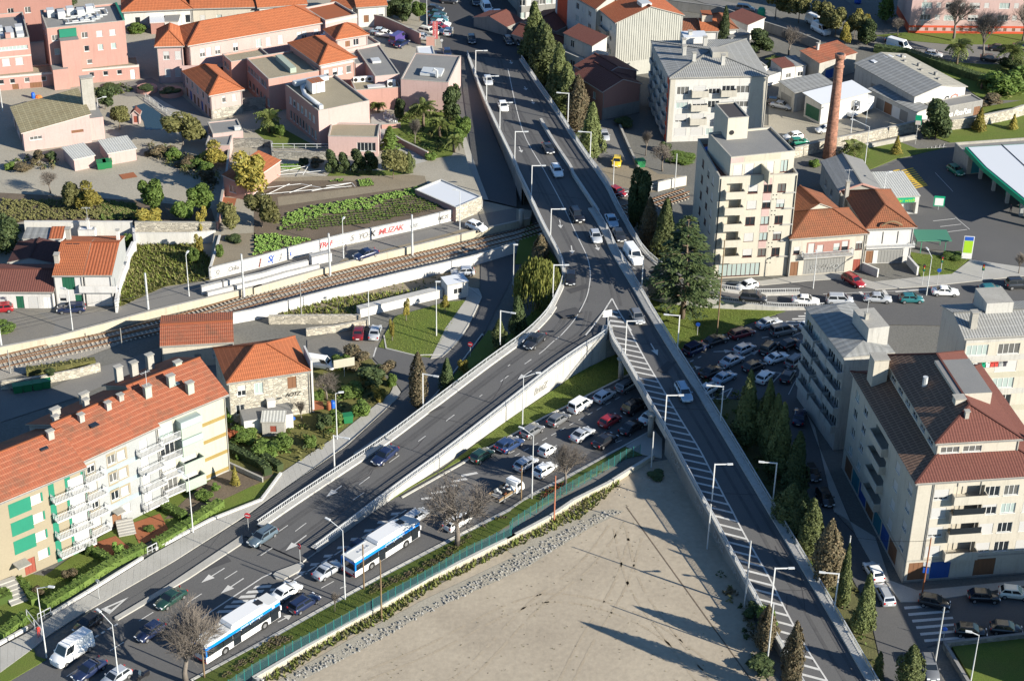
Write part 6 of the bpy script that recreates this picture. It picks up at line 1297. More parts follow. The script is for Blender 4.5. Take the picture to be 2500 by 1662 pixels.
for kind,col,q,d,zf,lb in[('hatch','silver',a2(2105,728),(60,170),ZM,'pale hatchback nearest the top of the flyover, by the first lamps'),('hatch','white',a2(2243,960),(75,175),ZM,'white hatchback on the flyover beside the left railing lamp'),('sedan','dark',a3(362,1335),(90,160),ZM,'dark saloon at the start of the median barrier'),('estate','white',b3(440,65),(75,150),ZM,'white estate car alone in the shaded middle of the flyover'),('suv','black',b3(622,470),(85,140),ZM,'black off road car on the flyover with its windscreen glinting'),('hatch','silver',b3(790,655),(70,150),ZM,'silver hatchback close to the median barrier'),('sedan','paleblue',b3(932,512),(80,150),ZM,'pale blue saloon in the shaded right carriageway'),('hatch','dark',b3(1002,645),(80,150),ZM,'dark hatchback following behind the white van on the right carriageway'),('van','white',b3(1128,835),(110,150),lambda q:4.4,'white van about to take the exit ramp'),('sedan','black',b3(1370,1010),(110,55),lambda q:2.6,'black saloon on the exit ramp behind the cedar'),('hatch','black',b3(565,1030),(-5,150),ZM,'black hatchback in the bend beside the weeping willow'),('hatch','grey',b3(1163,1375),(100,170),ZM,'dark grey hatchback passing the hatched fork'),('sedan','dark',c3(243,115),(-130,105),zl,'dark saloon at the top of the left ramp'),('sedan','navy',c2(1180,1145),(-190,130),zl,'navy saloon alone on the middle of the left ramp'),('estate','bluegrey',d2(75,248),(-190,125),.12,'blue grey estate car at the foot of the left ramp'),('estate','paleblue',c3(1582,580),(110,190),ZM,'pale blue estate car on the shaded right ramp')]:car(kind,col,q,d,zf,lb,GF_)
for kind,col,q,d,lb in[('sedan','darkgreen',d1(1535,805),(-190,125),'dark green saloon beside the narrow traffic island'),('hatch','black',d1(790,1030),(-190,140),'black hatchback in front of the white give way triangle'),('hatch','navy',d1(1350,1100),(-190,125),'navy hatchback half behind the big bare tree at the lower left'),('bigvan','white',d1(650,1290),(-190,130),'big white panel van with a high roof at the lower left'),('sedan','navy',d1(800,1445),(-190,130),'navy saloon below the big white panel van'),('hatch','silver',d1(1040,1515),(-190,125),'silver hatchback cut by the bottom edge beside the tall lamp')]:car(kind,col,q,d,g,lb,'cars leaving at the lower left')
for kind,col,q,lb in[('sedan','white',d2(290,745),'white saloon between the two buses'),('estate','navy',d2(450,845),'dark blue estate car in front of the nearer bus'),('sedan','silver',d2(665,548),'silver saloon beside the rear of the farther bus'),('sedan','navy',d2(960,330),'navy saloon hidden in the shadow left of the farther bus'),('hatch','silver',d2(1465,62),'silver hatchback under the big bare tree on the side of the ramp'),('estate','white',d2(1830,115),'white estate car behind the trunk of the big bare tree'),('hatch','darkgreen',c2(2050,1145),'dark green hatchback on the lawn side behind the bare branches'),('hatch','blue',c2(2275,1045),'blue black hatchback next to the ramp lawn, last before the street lamp'),('sedan','blue',c3(25,1050),'blue saloon in the middle lane left of the white and black micro car'),('hatch','silver',c3(160,1222),'silver hatchback in front of the flatbed truck'),('hatch','white',c3(332,1275),'white hatchback left of the smaller bare tree'),('micro','white',c3(352,1105),'tiny white and black micro car'),('hatch','grey',c3(218,925),'dark grey hatchback under the double lamp'),('hatch','grey',c3(455,822),'grey hatchback behind the white minivan'),('minivan','white',c3(650,698),'white minivan with dark rear windows'),('hatch','silver',c3(868,612),'silver hatchback in front of the white minivan'),('estate','grey',c3(1075,515),'grey estate car at the edge of the ramp lawn just before the bridge'),('hatch','red',c3(918,832),'red hatchback in the middle of the jam'),('coupe','silver',c3(668,955),'silver coupe with a sunroof'),('sedan','black',c3(872,1012),'black saloon in the lane beside the pavement'),('sedan','black',c3(1112,895),'black saloon just in front of the round pillar'),('suv','black',c3(1135,712),'black off road car under the edge of the right ramp'),('sedan','white',c3(1285,800),'white saloon half hidden under the right ramp')]:car(kind,col,q,UP,g,lb,GT)
for kind,col,q,d,lb in[('suv','navy',c3(1688,190),(200,-90),'navy off road car at the lawn corner beside the right ramp'),('sedan','black',c3(1865,115),(200,-70),'black saloon along the junction lawn'),('estate','maroon',c3(2105,48),(200,-60),'dark maroon estate car parked at the tip of the junction lawn'),('hatch','silver',c3(2130,188),(210,-95),'silver hatchback on the painted arrow of the junction'),('sedan','silver',c3(2015,295),(210,-100),'silver saloon in the middle of the junction queue'),('sedan','black',c3(1835,395),(210,-110),'black saloon with red tail lights near the right ramp railing'),('sedan','paleblue',c3(1945,448),(210,-110),'pale saloon with a sunroof above the cypress row'),('sedan','white',c3(1800,552),(200,-120),'white saloon coming out from under the right ramp'),('hatch','dark',c3(2215,345),(210,-90),'dark hatchback left of the white coupe'),('sedan','silver',b4(62,1432),(200,-60),'silver saloon on the hatching by the junction lawn'),('minivan','grey',b4(190,1502),(200,-40),'grey minivan beside the grey roofed block'),('hatch','white',b4(440,1455),(190,-50),'white hatchback close to the corner of the grey roofed block'),('hatch','black',c4(262,145),(170,-60),'black hatchback by the foot of the grey roofed block'),('hatch','dark',c4(405,155),(170,-60),'dark hatchback in the shade against the grey roofed block'),('coupe','white',c4(138,268),(210,-70),'white coupe turning across the junction'),('suv','grey',c4(310,302),(140,-90),'dark grey off road car turning beside the give way triangle'),('hatch','dark',c4(235,432),(120,-190),'dark hatchback with red tail lights entering the street'),('hatch','white',c4(28,440),(150,-130),'white hatchback behind the tip of the first cypress'),('suv','dark',c4(68,185),(120,-110),'dark off road car between the queue and the white coupe'),('sedan','navy',c4(335,800),(30,-190),'navy saloon driving down the shaded street'),('hatch','black',c4(450,1300),(110,190),'black hatchback parked in shade at the corner block'),('hatch','black',c4(570,1525),(110,190),'black hatchback parked further down in shade at the corner block')]:car(kind,col,q,d,g,lb,GJ)
for kind,col,q,d,lb in[('hatch','white',d4(1005,560),(-110,-170),'white hatchback parked at the pavement corner'),('estate','silver',d4(1100,765),(-90,-170),'silver estate car below the white hatchback at the corner'),('hatch','black',d4(1552,835),(210,40),'black hatchback standing on the zebra crossing'),('hatch','black',d4(1998,785),(210,10),'black hatchback parked in front of the glazed shop'),('hatch','cream',d4(2275,755),(210,20),'beige hatchback at the right edge by the shop'),('hatch','black',d4(1880,1095),(210,20),'black hatchback along the corner lawn wall, nearer the crossing'),('hatch','dark',d4(2200,1075),(210,20),'dark hatchback along the corner lawn wall, at the right edge'),('estate','grey',d4(1510,1425),(60,190),'grey estate car at the bottom edge left of the corner lawn')]:car(kind,col,q,d,g,lb,'cars by the corner block')
for kind,col,q,d,lb in[('hatch','white',b3(2150,1098),(-210,60),'white hatchback between the yellow tower and the exit ramp railing'),('mpv','dark',b3(2205,1205),(210,20),'dark people carrier on the exit ramp right of the cedar'),('sedan','white',b4(395,1228),(210,15),'white saloon at the end of the exit ramp'),('mpv','silver',b4(700,1225),(210,5),'silver people carrier at the stop line'),('sedan','silver',b4(1045,1208),(210,10),'silver saloon behind the silver people carrier'),('hatch','teal',b4(1345,1212),(210,0),'teal hatchback half hidden by the roof edge'),('sedan','white',b4(1650,1148),(210,5),'white saloon on the main road at the lamp post'),('estate','red',b4(825,1050),(130,75),'red estate car turning in front of the old town house'),('hatch','teal',b4(2060,1128),(210,-10),'teal hatchback behind the roof house at the right'),('suv','dark',b4(2310,1085),(210,-10),'dark off road car at the right edge of the main road')]:
 car(kind,col,q,d,(2.2 if 'right of the cedar' in lb else .5 if 'end of the exit' in lb else g),lb,GX)
for kind,col,q,d,z,lb in[('estate','navy',b1(640,1300),(-210,10),ZR+.03,'dark estate car parked in front of the green garage'),('hatch','red',b1(5,1300),(-210,20),ZR+.03,'dark red hatchback at the left edge by the low house'),('sedan','navy',b2(1005,812),(-210,65),ZR+.03,'navy saloon driving along the north road past the pedestrian'),('hatch','white',b2(2000,562),(160,60),ZR+.03,'white hatchback on the north road at the edge of the flyover shadow'),('hatch','silver',b2(1880,972),(-210,10),.05,'silver hatchback parked by the white trackside wall'),('sedan','maroon',b2(940,1515),(20,-150),.05,'maroon and black saloon parked under the stone wall'),('sedan','silver',b2(1090,1515),(40,-150),.05,'silver saloon parked at the edge of the triangular lawn'),('van','white',c2(600,325),(190,30),.05,'white van parked behind the bright orange roofed stone house')]:car(kind,col,q,d,z,lb,GP,.85 if kind=='van' else 1)
for kind,col,q,d,z,lb in[('sedan','dark',a2(1620,78),(200,20),ZN,'dark saloon, topmost of the row parked by the street lamp'),('sedan','darkgreen',a2(1640,125),(200,20),ZN,'dark green saloon, second in the row by the street lamp'),('sedan','bluegrey',a2(1655,158),(200,20),ZN,'blue grey saloon, third in the row by the street lamp'),('hatch','teal',a2(1668,182),(200,20),ZN,'teal hatchback in the row just above the white saloon'),('sedan','white',a2(1680,212),(200,20),ZN,'white saloon in the row by the street lamp'),('sedan','red',a2(1665,240),(200,25),ZN,'red saloon in the row by the street lamp'),('sedan','silver',a2(1640,270),(200,45),ZN,'silver saloon, lowest in the row by the street lamp'),('estate','silver',a2(1748,282),(60,-150),ZN,'silver estate car standing at the end of the parked row'),('suv','cream',a2(1570,292),(190,40),ZN,'cream off road car by the pink gate'),('hatch','silver',a2(1520,338),(190,10),ZN,'pale hatchback inside the pink gate'),('hatch','black',a2(1960,355),(30,170),ZN,'black hatchback driving down the shaded upper street'),('van','white',a2(2092,82),(90,150),ZN,'white van, topmost on the right side of the upper street'),('van','white',a2(2205,180),(90,150),ZN,'white van, lower on the right side of the upper street'),('sedan','black',a2(2268,250),(90,150),ZN,'black saloon parked below the two white vans'),('hatch','dark',a2(2292,365),(90,130),ZN,'dark hatchback coming down beside the first cypress'),('hatch','navy',a2(1738,482),(30,170),ZN-.1,'navy hatchback parked where the service road begins'),('hatch','silver',a2(1732,565),(30,170),ZN-.2,'silver hatchback parked on the service road'),('hatch','dark',a2(1755,8),(200,10),ZN,'dark hatchback at the top edge of the upper street'),('sedan','dark',a2(1995,12),(60,170),ZN,'dark saloon at the top edge in the middle of the upper street'),('sedan','paleblue',a2(1135,285),(200,20),ZN,'pale blue saloon in the hospital car court'),('sedan','white',a2(1185,308),(200,20),ZN,'white saloon in the hospital car court'),('van','purple',a2(1300,358),(150,-90),ZN,'purple and white van in the hospital car court'),('sedan','navy',a2(1330,392),(150,-90),ZN,'navy saloon beside the purple van'),('hatch','dark',a3(110,375),(60,150),ZN,'dark hatchback in shade beside the second dark hatchback'),('hatch','yellow',a3(980,1455),(-20,130),.05,'yellow taxi sized hatchback on the side street'),('hatch','silver',a3(868,1222),(60,150),.05,'silver hatchback in the shade of the last upper cypress'),('mpv','grey',a3(2135,82),(210,20),.05,'grey people carrier on the far street by the green bottle bank'),('hatch','red',b3(985,252),(120,60),.05,'red hatchback behind the railing at the level crossing'),('bigvan','white',a4(1232,432),(210,60),.05,'white high roofed van on the far street'),('hatch','silver',a4(1545,488),(210,25),.05,'silver hatchback on the far street right of the white van'),('sedan','black',a4(1195,362),(210,10),.05,'black saloon parked behind the white high roofed van'),('hatch','dark',a4(125,918),(200,20),.05,'dark hatchback in the factory yard by the white block'),('sedan','silver',a4(175,950),(200,40),.05,'silver saloon in the factory yard by the white block'),('hatch','white',a4(282,1228),(-200,30),.05,'white hatchback parked beside the green car'),('hatch','green',a4(332,1275),(200,-20),.05,'green hatchback in the factory yard'),('hatch','white',a4(572,1165),(-200,20),.05,'white hatchback behind the brick chimney'),('van','white',a4(530,275),(150,80),.05,'white van under the trees of the far street'),('van','white',a4(480,205),(150,70),.05,'second white van further up under the trees'),('sedan','black',a4(2130,435),(210,20),.05,'black saloon on the far street at the right'),('sedan','dark',a4(2060,525),(210,20),.05,'dark saloon by the palm at the right'),('sedan','navy',a4(2350,420),(210,20),.05,'navy saloon at the right edge of the far street'),('hatch','green',b4(1745,58),(150,100),.05,'green hatchback at the wall of the filling station shop')]:car(kind,col,q,d,z+.03,lb,GS if z>1 else GP)
# buses
def bus_meshes():
 o=[];L_=11.8;h2=1.25
 def add(nm,fn,mats,smooth=False):b=MB();fn(b);o.append((nm,b.mesh(nm,mats,smooth)))
 add('body',lambda b:(b.box(-L_/2,L_/2,-h2,h2,.32,1.2)),['bus_white']);add('blue_band',lambda b:b.box(-L_/2,L_/2,-h2,h2,2.15,2.6),['bus_blue'])
 add('pillar_frame',lambda b:b.box(-L_/2+.05,L_/2-.05,-h2+.04,h2-.04,1.2,2.15),['black'])
 add('rear_corner',lambda b:(b.box(-L_/2,-L_/2+.25,-h2,-h2+.2,1.2,2.15)),['bus_blue']);add('rear_corner',lambda b:(b.box(-L_/2,-L_/2+.25,h2-.2,h2,1.2,2.15)),['bus_blue'])
 def roof(b):
  r=[[(x,-h2,2.6),(x,-h2*.84,2.82),(x,h2*.84,2.82),(x,h2,2.6)]for x in(-L_/2,L_/2)];b.loft(r)
 add('roof',roof,['bus_roof'])
 def pod(b):b.loft([[(x,-1.08,2.8),(x,-.98,z),(x,.98,z),(x,1.08,2.8)]for x,z in((-1.7,3.0),(-1.45,3.3),(3.2,3.3),(4.2,2.95))])
 add('roof_pod',pod,['bus_white']);add('roof_hatch',lambda b:b.box(3.0,3.9,-.5,.4,3.12,3.32),['black'])
 for i in range(4):add('roof_vent',lambda b:b.tube([(-4.2+i*.55,-.2,2.8),(-4.2+i*.55,-.2,2.9)],.17,8),['steel'])
 add('roof_rail',lambda b:b.bar((-5.4,.75,2.9),(-1.9,.75,2.9),.1),['steel'])
 for s in(1,-1):
  for x0,x1 in((-5.7,-5.0),(-4.9,-3.3),(-3.2,-1.75),(-.35,1.05),(1.15,2.5),(2.6,4.0)):add('side_window',lambda b:b.box(x0,x1,s*h2-.03,s*h2+.012,1.22,2.13),['glass_car'])
  for xw in(-3.0,3.3):add('wheel_arch',lambda b:b.tube([(xw,s*(h2-.02),.5),(xw,s*(h2+.008),.5)],.6,14),['black'])
 for x0,x1 in((-1.65,-.45),(4.3,5.6)):add('door',lambda b:b.box(x0,x1,-h2-.015,-h2+.03,.36,2.12),['glass_car'])
 add('rear_window',lambda b:b.box(-L_/2-.012,-L_/2+.03,-1.0,1.0,1.25,2.2),['glass_car']);add('windscreen',lambda b:b.box(L_/2-.03,L_/2+.012,-1.1,1.1,1.1,2.4),['glass_car'])
 for y in(.95,-.95):add('taillight',lambda b:b.box(-L_/2-.015,-L_/2+.05,y-.15,y+.15,.6,.85),['taillight'])
 add('rear_bumper',lambda b:b.box(-L_/2-.03,-L_/2+.05,-1.2,1.2,.32,.5),['sign_red'])
 for y in(1.35,-1.35):add('wing_mirror',lambda b:b.box(5.75,5.95,y-.1,y+.1,1.5,2.1),['bus_white'])
 add('white_sign',lambda b:b.box(-2.0,-1.72,-h2-.014,-h2+.03,1.5,2.05),['bus_white']);add('route_panel',lambda b:b.box(4.6,5.0,-h2-.014,-h2+.03,2.28,2.5),['white_paint'])
 return o
BM=bus_meshes()
def bus(q,lb):
 p,a=place(q,UP,g);t=thing('city_bus',lb,'bus',p,a,'white and blue city buses')
 for nm,me in BM:ob(nm,me,t)
 wm=cached(('bw',),lambda:MB().tube([(0,-.14,0),(0,.14,0)],.48,16).mesh('wheel',['tyre']));rm=cached(('br',),lambda:MB().tube([(0,-.15,0),(0,.15,0)],.28,12).mesh('rim',['rim']))
 for x in(-3.0,3.3):
  for y in(1.14,-1.14):w_=ob('wheel',wm,t,(x,y,.48));ob('rim',rm,w_)
 text('lettering','movido a gás natural',.42,'white_paint',t,(1.3,-1.262,2.33),(rad(90),0,0))
 ob('advert_strip',cached('strip',lambda:MB().box(-1.2,3.6,-1.258,-1.24,1.98,2.13).mesh('advert_strip',['bus_white'])),t)
bus((930.5,1345),'white city bus with a blue band, farther one, standing behind two wooden posts');bus((579,1547),'white city bus with a blue band, nearer one, partly behind the big bare tree')
# trucks
p,a=place(a4(860,1005),(-180,70),.05);t=thing('box_truck','white box truck parked in the factory yard','truck',p,a)
parts,wl,wm,rm=car_meshes('bigvan','white')
b=MB();b.box(-3.4,.9,-1.15,1.15,.75,3.2);ob('cargo_box',b.mesh('cargo_box',['white_paint']),t)
b=MB();b.loft([[(x,-1.0,.4),(x,-.95,z),(x,.95,z),(x,1.0,.4)]for x,z in((3.0,.9),(2.8,1.15),(2.0,1.4),(1.2,2.25),(.95,2.3))]);ob('cab',b.mesh('cab',['car_white']),t)
b=MB();b.poly([(1.98,-.85,1.46),(1.98,.85,1.46),(1.28,.82,2.2),(1.28,-.82,2.2)]);ob('windscreen',b.mesh('windscreen',['glass_car']),t)
for s in(1,-1):b=MB();b.box(1.05,1.75,s*.985-.01,s*.985+.01,1.35,1.85);ob('side_window',b.mesh('side_window',['glass_car']),t)
for x in(2.1,-2.0):
 for y in(.92,-.92):w_=ob('wheel',wm,t,(x,y,.36));ob('rim',rm,w_)
p,a=place(c2(2290,1470),UP,g);t=thing('flatbed_truck','white flatbed pickup truck loaded with scrap behind the white hatchback','truck',p,a,GT)
b=MB();b.box(-3.0,.4,-1.0,1.0,.7,.85);b2_=MB()
for q in((-3.0,.4,-1.02,-.97),(-3.0,.4,.97,1.02),(-3.02,-2.97,-1,1)):b2_.box(*q,.85,1.25)
ob('load_bed',b.mesh('load_bed',['light_grey']),t);ob('side_boards',b2_.mesh('side_boards',['wood']),t)
b=MB();b.loft([[(x,-.95,.35),(x,-.9,z),(x,.9,z),(x,.95,.35)]for x,z in((2.2,1.0),(2.1,1.2),(1.6,1.95),(.5,2.0))]);ob('cab',b.mesh('cab',['car_white']),t)
b=MB();b.poly([(2.1,-.8,1.26),(2.1,.8,1.26),(1.68,.78,1.88),(1.68,-.78,1.88)]);ob('windscreen',b.mesh('windscreen',['glass_car']),t)
for s in(1,-1):b=MB();b.box(.7,1.5,s*.94-.01,s*.94+.01,1.2,1.75);ob('side_window',b.mesh('side_window',['glass_car']),t)
for i in range(16):x,y=R.uniform(-2.7,.1),R.uniform(-.8,.8);b=MB();s=R.uniform(.15,.35);b.box(-s,s,-s,s,-s,s);o=ob('scrap_piece',b.mesh('scrap_piece',[R.choice(['black','white_paint','rust','steel','light_grey'])]),t,(x,y,1.0+R.random()*.4));o.rotation_euler=(R.random(),R.random(),R.random())
for x in(1.4,-1.9):
 for y in(.85,-.85):w_=ob('wheel',wm,t,(x,y,.36));ob('rim',rm,w_)
p,a=place(d1(1290,1490),(-190,125),g);t=thing('motor_scooter','motor scooter with a windshield at the bottom edge beside the bare tree','motorcycle',p,a)
b=MB();b.loft([[(x,-.16,.3),(x,-.16,z),(x,.16,z),(x,.16,.3)]for x,z in((-.8,.75),(-.1,.8),(.2,.5),(.5,.9),(.65,.6))]);ob('body',b.mesh('body',['car_black']),t)
b=MB();b.poly([(.55,-.25,.9),(.55,.25,.9),(.4,.22,1.5),(.4,-.22,1.5)]);ob('windscreen',b.mesh('windscreen',['glass_pale']),t)
wm2=MB().tube([(0,-.07,0),(0,.07,0)],.28,12).mesh('wheel',['tyre'])
for x in(-.65,.72):ob('wheel',wm2,t,(x,0,.28))
# VEGETATION
RV=random.Random(21)
def leaf_cloud(key,n,prof,size,m,flatten=0.0,shell=.55,lump=6,squash=.35):
 """n small leaf sprays through a unit crown (height 1); prof(z) gives the radius; lumps break the outline"""
 def fn():
  b=MB();lumps=[(RV.uniform(0,6.28),RV.uniform(.05,.95),RV.uniform(.62,1.28))for _ in range(lump*5)]
  for _ in range(n):
   z=RV.random()**.9;a=RV.uniform(0,6.283);r0=prof(z)
   k=1.0
   for la,lz,lk in lumps:
    da=abs((a-la+3.1416)%6.2832-3.1416)
    if da<.55 and abs(z-lz)<.11:k=lk;break
   r=r0*k*(shell+(1-shell)*RV.random()**.5)+RV.gauss(0,.012)
   c=V((r*math.cos(a),r*math.sin(a),z+RV.gauss(0,.012)))
   s=size*RV.uniform(.6,1.4);nrm=V((math.cos(a)+RV.gauss(0,.5),math.sin(a)+RV.gauss(0,.5),.35+RV.gauss(0,.5)-flatten*0)).normalized()
   t=nrm.cross(V((RV.gauss(0,1),RV.gauss(0,1),RV.gauss(0,1)))).normalized();u=nrm.cross(t)
   t*=s;u*=s*RV.uniform(.45,.8);f=V((1,1,squash))
   q=[V((p.x*f.x,p.y*f.y,p.z*f.z))for p in(t,u,-t,-u)]
   b.poly([c+p for p in q])
  return b.mesh('crown',[m])
 return cached(('leaf',key),fn)
def blob_cloud(key,n,size,m,dome=False,nb=9,squash=.8):
 """an uneven crown: leaf sprays round several overlapping boughs, with gaps between them"""
 def fn():
  b=MB();bl=[]
  for i in range(nb):
   a,r,z=6.283*(i+RV.random())/nb*2.6,RV.uniform(.1,.33),(RV.uniform(.2,.8)if not dome else RV.uniform(.1,.62));bl.append((V((r*math.cos(a),r*math.sin(a),z)),RV.uniform(.15,.25)))
  for _ in range(n):
   c0,r0=RV.choice(bl);d=V((RV.gauss(0,1),RV.gauss(0,1),RV.gauss(0,1)+.25)).normalized();c=c0+V((d.x,d.y,d.z*1.05))*r0*RV.uniform(.55,1.12)**.6
   if c.z<0:continue
   s=size*RV.uniform(.55,1.4);nrm=(d+V((RV.gauss(0,.6),RV.gauss(0,.6),RV.gauss(0,.6)))).normalized();t=nrm.cross(V((RV.gauss(0,1),RV.gauss(0,1),RV.gauss(0,1)))).normalized();u=nrm.cross(t)*s*RV.uniform(.45,.8);t=t*s
   b.poly([c+V((p.x,p.y,p.z*squash))for p in(t,u,-t,-u)])
  return b.mesh('crown',[m])
 return cached(('blob',key),fn)
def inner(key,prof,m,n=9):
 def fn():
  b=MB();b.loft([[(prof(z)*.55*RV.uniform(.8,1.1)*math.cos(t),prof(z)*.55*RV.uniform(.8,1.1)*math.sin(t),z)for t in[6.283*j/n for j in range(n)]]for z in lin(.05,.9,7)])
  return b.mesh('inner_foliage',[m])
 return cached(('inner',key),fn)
def trunk_mesh(key,m,r0=.16,r1=.05,lean=.03):
 def fn():
  b=MB();b.tube([(RV.gauss(0,lean),RV.gauss(0,lean),z)if z else(0,0,0)for z in(0,.25,.5,.75,1)],[r0,r0*.8,(r0+r1)/2,r1*1.3,r1],7);return b.mesh('trunk',[m],True)
 return cached(('trunk',key),fn)
P_CYP=lambda z:.5*(min(1,z/.12)**.5)*(1-z)**.55*(1.25-.35*z)
P_COL=lambda z:.5*min(1,z/.1)**.6*(1-max(0,z-.55)/.45)**.7
P_RND=lambda z:.5*math.sqrt(max(0,1-(2*z-1)**2))*(1.05-.1*z)
P_DOM=lambda z:.5*math.sqrt(max(0,1-z*z))*(.85+.15*min(1,z*5))
P_PYR=lambda z:.5*min(1,z/.08)*(1-z)**.9
KINDS={}
for i in range(3):
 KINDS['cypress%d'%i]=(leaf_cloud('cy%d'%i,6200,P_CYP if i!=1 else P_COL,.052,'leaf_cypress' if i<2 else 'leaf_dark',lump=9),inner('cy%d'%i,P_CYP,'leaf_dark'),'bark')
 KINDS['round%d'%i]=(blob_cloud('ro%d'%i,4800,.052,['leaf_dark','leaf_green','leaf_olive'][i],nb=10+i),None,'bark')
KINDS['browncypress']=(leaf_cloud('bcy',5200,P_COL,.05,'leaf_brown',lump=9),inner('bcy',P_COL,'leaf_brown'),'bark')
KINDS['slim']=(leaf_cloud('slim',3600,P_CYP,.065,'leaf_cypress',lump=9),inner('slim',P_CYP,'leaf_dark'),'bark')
KINDS['autumn']=(blob_cloud('aut',3400,.05,'leaf_yellow'),None,'bark_grey')
KINDS['loose']=(blob_cloud('loo',3200,.05,'leaf_olive'),None,'bark_grey')
KINDS['bush']=(blob_cloud('bush',3000,.062,'leaf_green',True),None,None)
KINDS['darkbush']=(blob_cloud('dbush',3000,.062,'leaf_dark',True),None,None)
KINDS['brightbush']=(blob_cloud('bbush',2600,.065,'leaf_bright',True),None,None)
KINDS['dryscrub']=(blob_cloud('dscr',2600,.055,'leaf_brown',True),None,None)
KINDS['redbush']=(blob_cloud('rbush',1300,.09,'leaf_red',True),None,None)
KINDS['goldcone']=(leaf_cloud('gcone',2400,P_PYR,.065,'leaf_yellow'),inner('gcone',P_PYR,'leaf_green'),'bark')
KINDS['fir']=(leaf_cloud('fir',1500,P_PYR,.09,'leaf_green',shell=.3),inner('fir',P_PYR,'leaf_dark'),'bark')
NAMEK={'cyp':'cypress_tree','bro':'cypress_tree','sli':'cypress_tree','rou':'leafy_tree','aut':'autumn_tree','loo':'leafy_tree','gol':'golden_conifer','fir':'fir_tree'}
def tree(kind,q,h,w_,label,z=0.0,clear=.06,group=None):
 """base point, height, crown width, share of the height left clear under the crown"""
 cm,im,tm=KINDS[kind];p=G(q,z);t=thing(NAMEK.get(kind[:3],'shrub'),label,'tree' if tm else 'shrub',p,RV.uniform(0,6.28),group)
 if tm:ob('trunk',trunk_mesh((tm,RV.randint(0,2)),tm),t,(0,0,0),0,(max(.5,h/9),max(.5,h/9),h*(.9 if clear>.15 else .6)))
 c=ob('crown',cm,t,(0,0,h*clear),0,(w_,w_*RV.uniform(.85,1.1),h*(1-clear)))
 if im:ob('inner_foliage',im,c)
 return t
GC='cypresses beside the flyover'
for k,q,h,w_,lb in[('cypress0',a3(225,600),14,5.6,'tall cypress at the top of the row, nearest the upper street'),('cypress1',a3(330,770),13,5.8,'broad cypress, second from the upper street'),('cypress0',a3(450,960),13,5.8,'broad cypress, third from the upper street'),('cypress2',a3(300,660),11.5,5.2,'dark cypress squeezed between the first and second of the upper row'),('cypress1',a3(520,1040),11,5,'cypress between the third and the brown one of the upper row'),('browncypress',a3(620,1190),11.5,4.6,'brownish grey cypress by the flyover lamp in the upper row'),('cypress0',a3(745,1430),11.2,4.8,'last cypress of the upper row above the side street'),('round0',b3(1180,600),11.5,4.6,'dark broad evergreen at the level crossing behind the right railing'),('browncypress',b3(1255,790),10,3.2,'half brown cypress between the dark evergreen and the exit ramp'),('cypress0',b3(1400,930),12.5,4.4,'dense cypress beside the exit ramp railing left of the yellow tower'),('cypress2',a3(1935,440),9.5,2.7,'lone tall cypress behind the white apartment block'),('cypress0',c3(2125,1085),12.6,3.5,'tallest cypress by the junction, topmost of the row along the right ramp'),('cypress1',c4(15,1125),11.9,3.0,'narrow cypress right of the topmost one by the junction'),('cypress0',c4(90,1210),11,3.1,'cypress just right of the narrow one by the junction'),('cypress2',d4(330,330),8.5,3.6,'dark cypress above the brown grey one along the right ramp'),('cypress0',c4(140,1340),11.8,3.5,'cypress third from the junction in the row along the right ramp'),('cypress2',c4(285,1510),10.2,3.5,'cypress fourth from the junction leaning over the street'),('cypress1',d4(240,230),7.8,4.2,'short broad cypress behind the ramp lamp, fifth from the junction'),('cypress0',d4(410,420),8.8,3.8,'cypress beside the brown one in the row along the right ramp'),('browncypress',d4(560,720),10.5,3.8,'tall brown grey cypress in the row along the right ramp'),('slim',d4(715,890),9.5,1.7,'very slim green cypress right of the brown one'),('cypress0',d4(900,1130),9.0,2.6,'two toned cypress at the corner crossing'),('slim',d4(1040,1500),3.6,1.4,'small young cypress between the corner cypress and the bottom one'),('cypress1',d4(1310,1640),6.8,3.0,'broad cypress at the bottom edge left of the parked estate car'),('browncypress',d4(240,1700),11,2.9,'brown grey cypress at the bottom in front of the right ramp'),('browncypress',d4(20,1290),7.0,2.6,'half brown cypress at the foot of the right ramp wall'),('browncypress',b3(290,960),6.5,3.2,'dark brownish conifer between the flyover bend and the tracks'),('cypress2',c3(85,60),6.8,2.6,'grey green cypress just below the weeping willow'),('cypress1',c2(2205,200),5.4,2.2,'cypress beside the lamp on the left ramp railing'),('browncypress',c2(1480,740),9.5,3.0,'tall grey cypress by the local road junction'),('cypress2',c2(1735,570),5.6,2.2,'short dense cypress between the local road and left ramp')]:tree(k,q,h,w_,lb,group=GC)
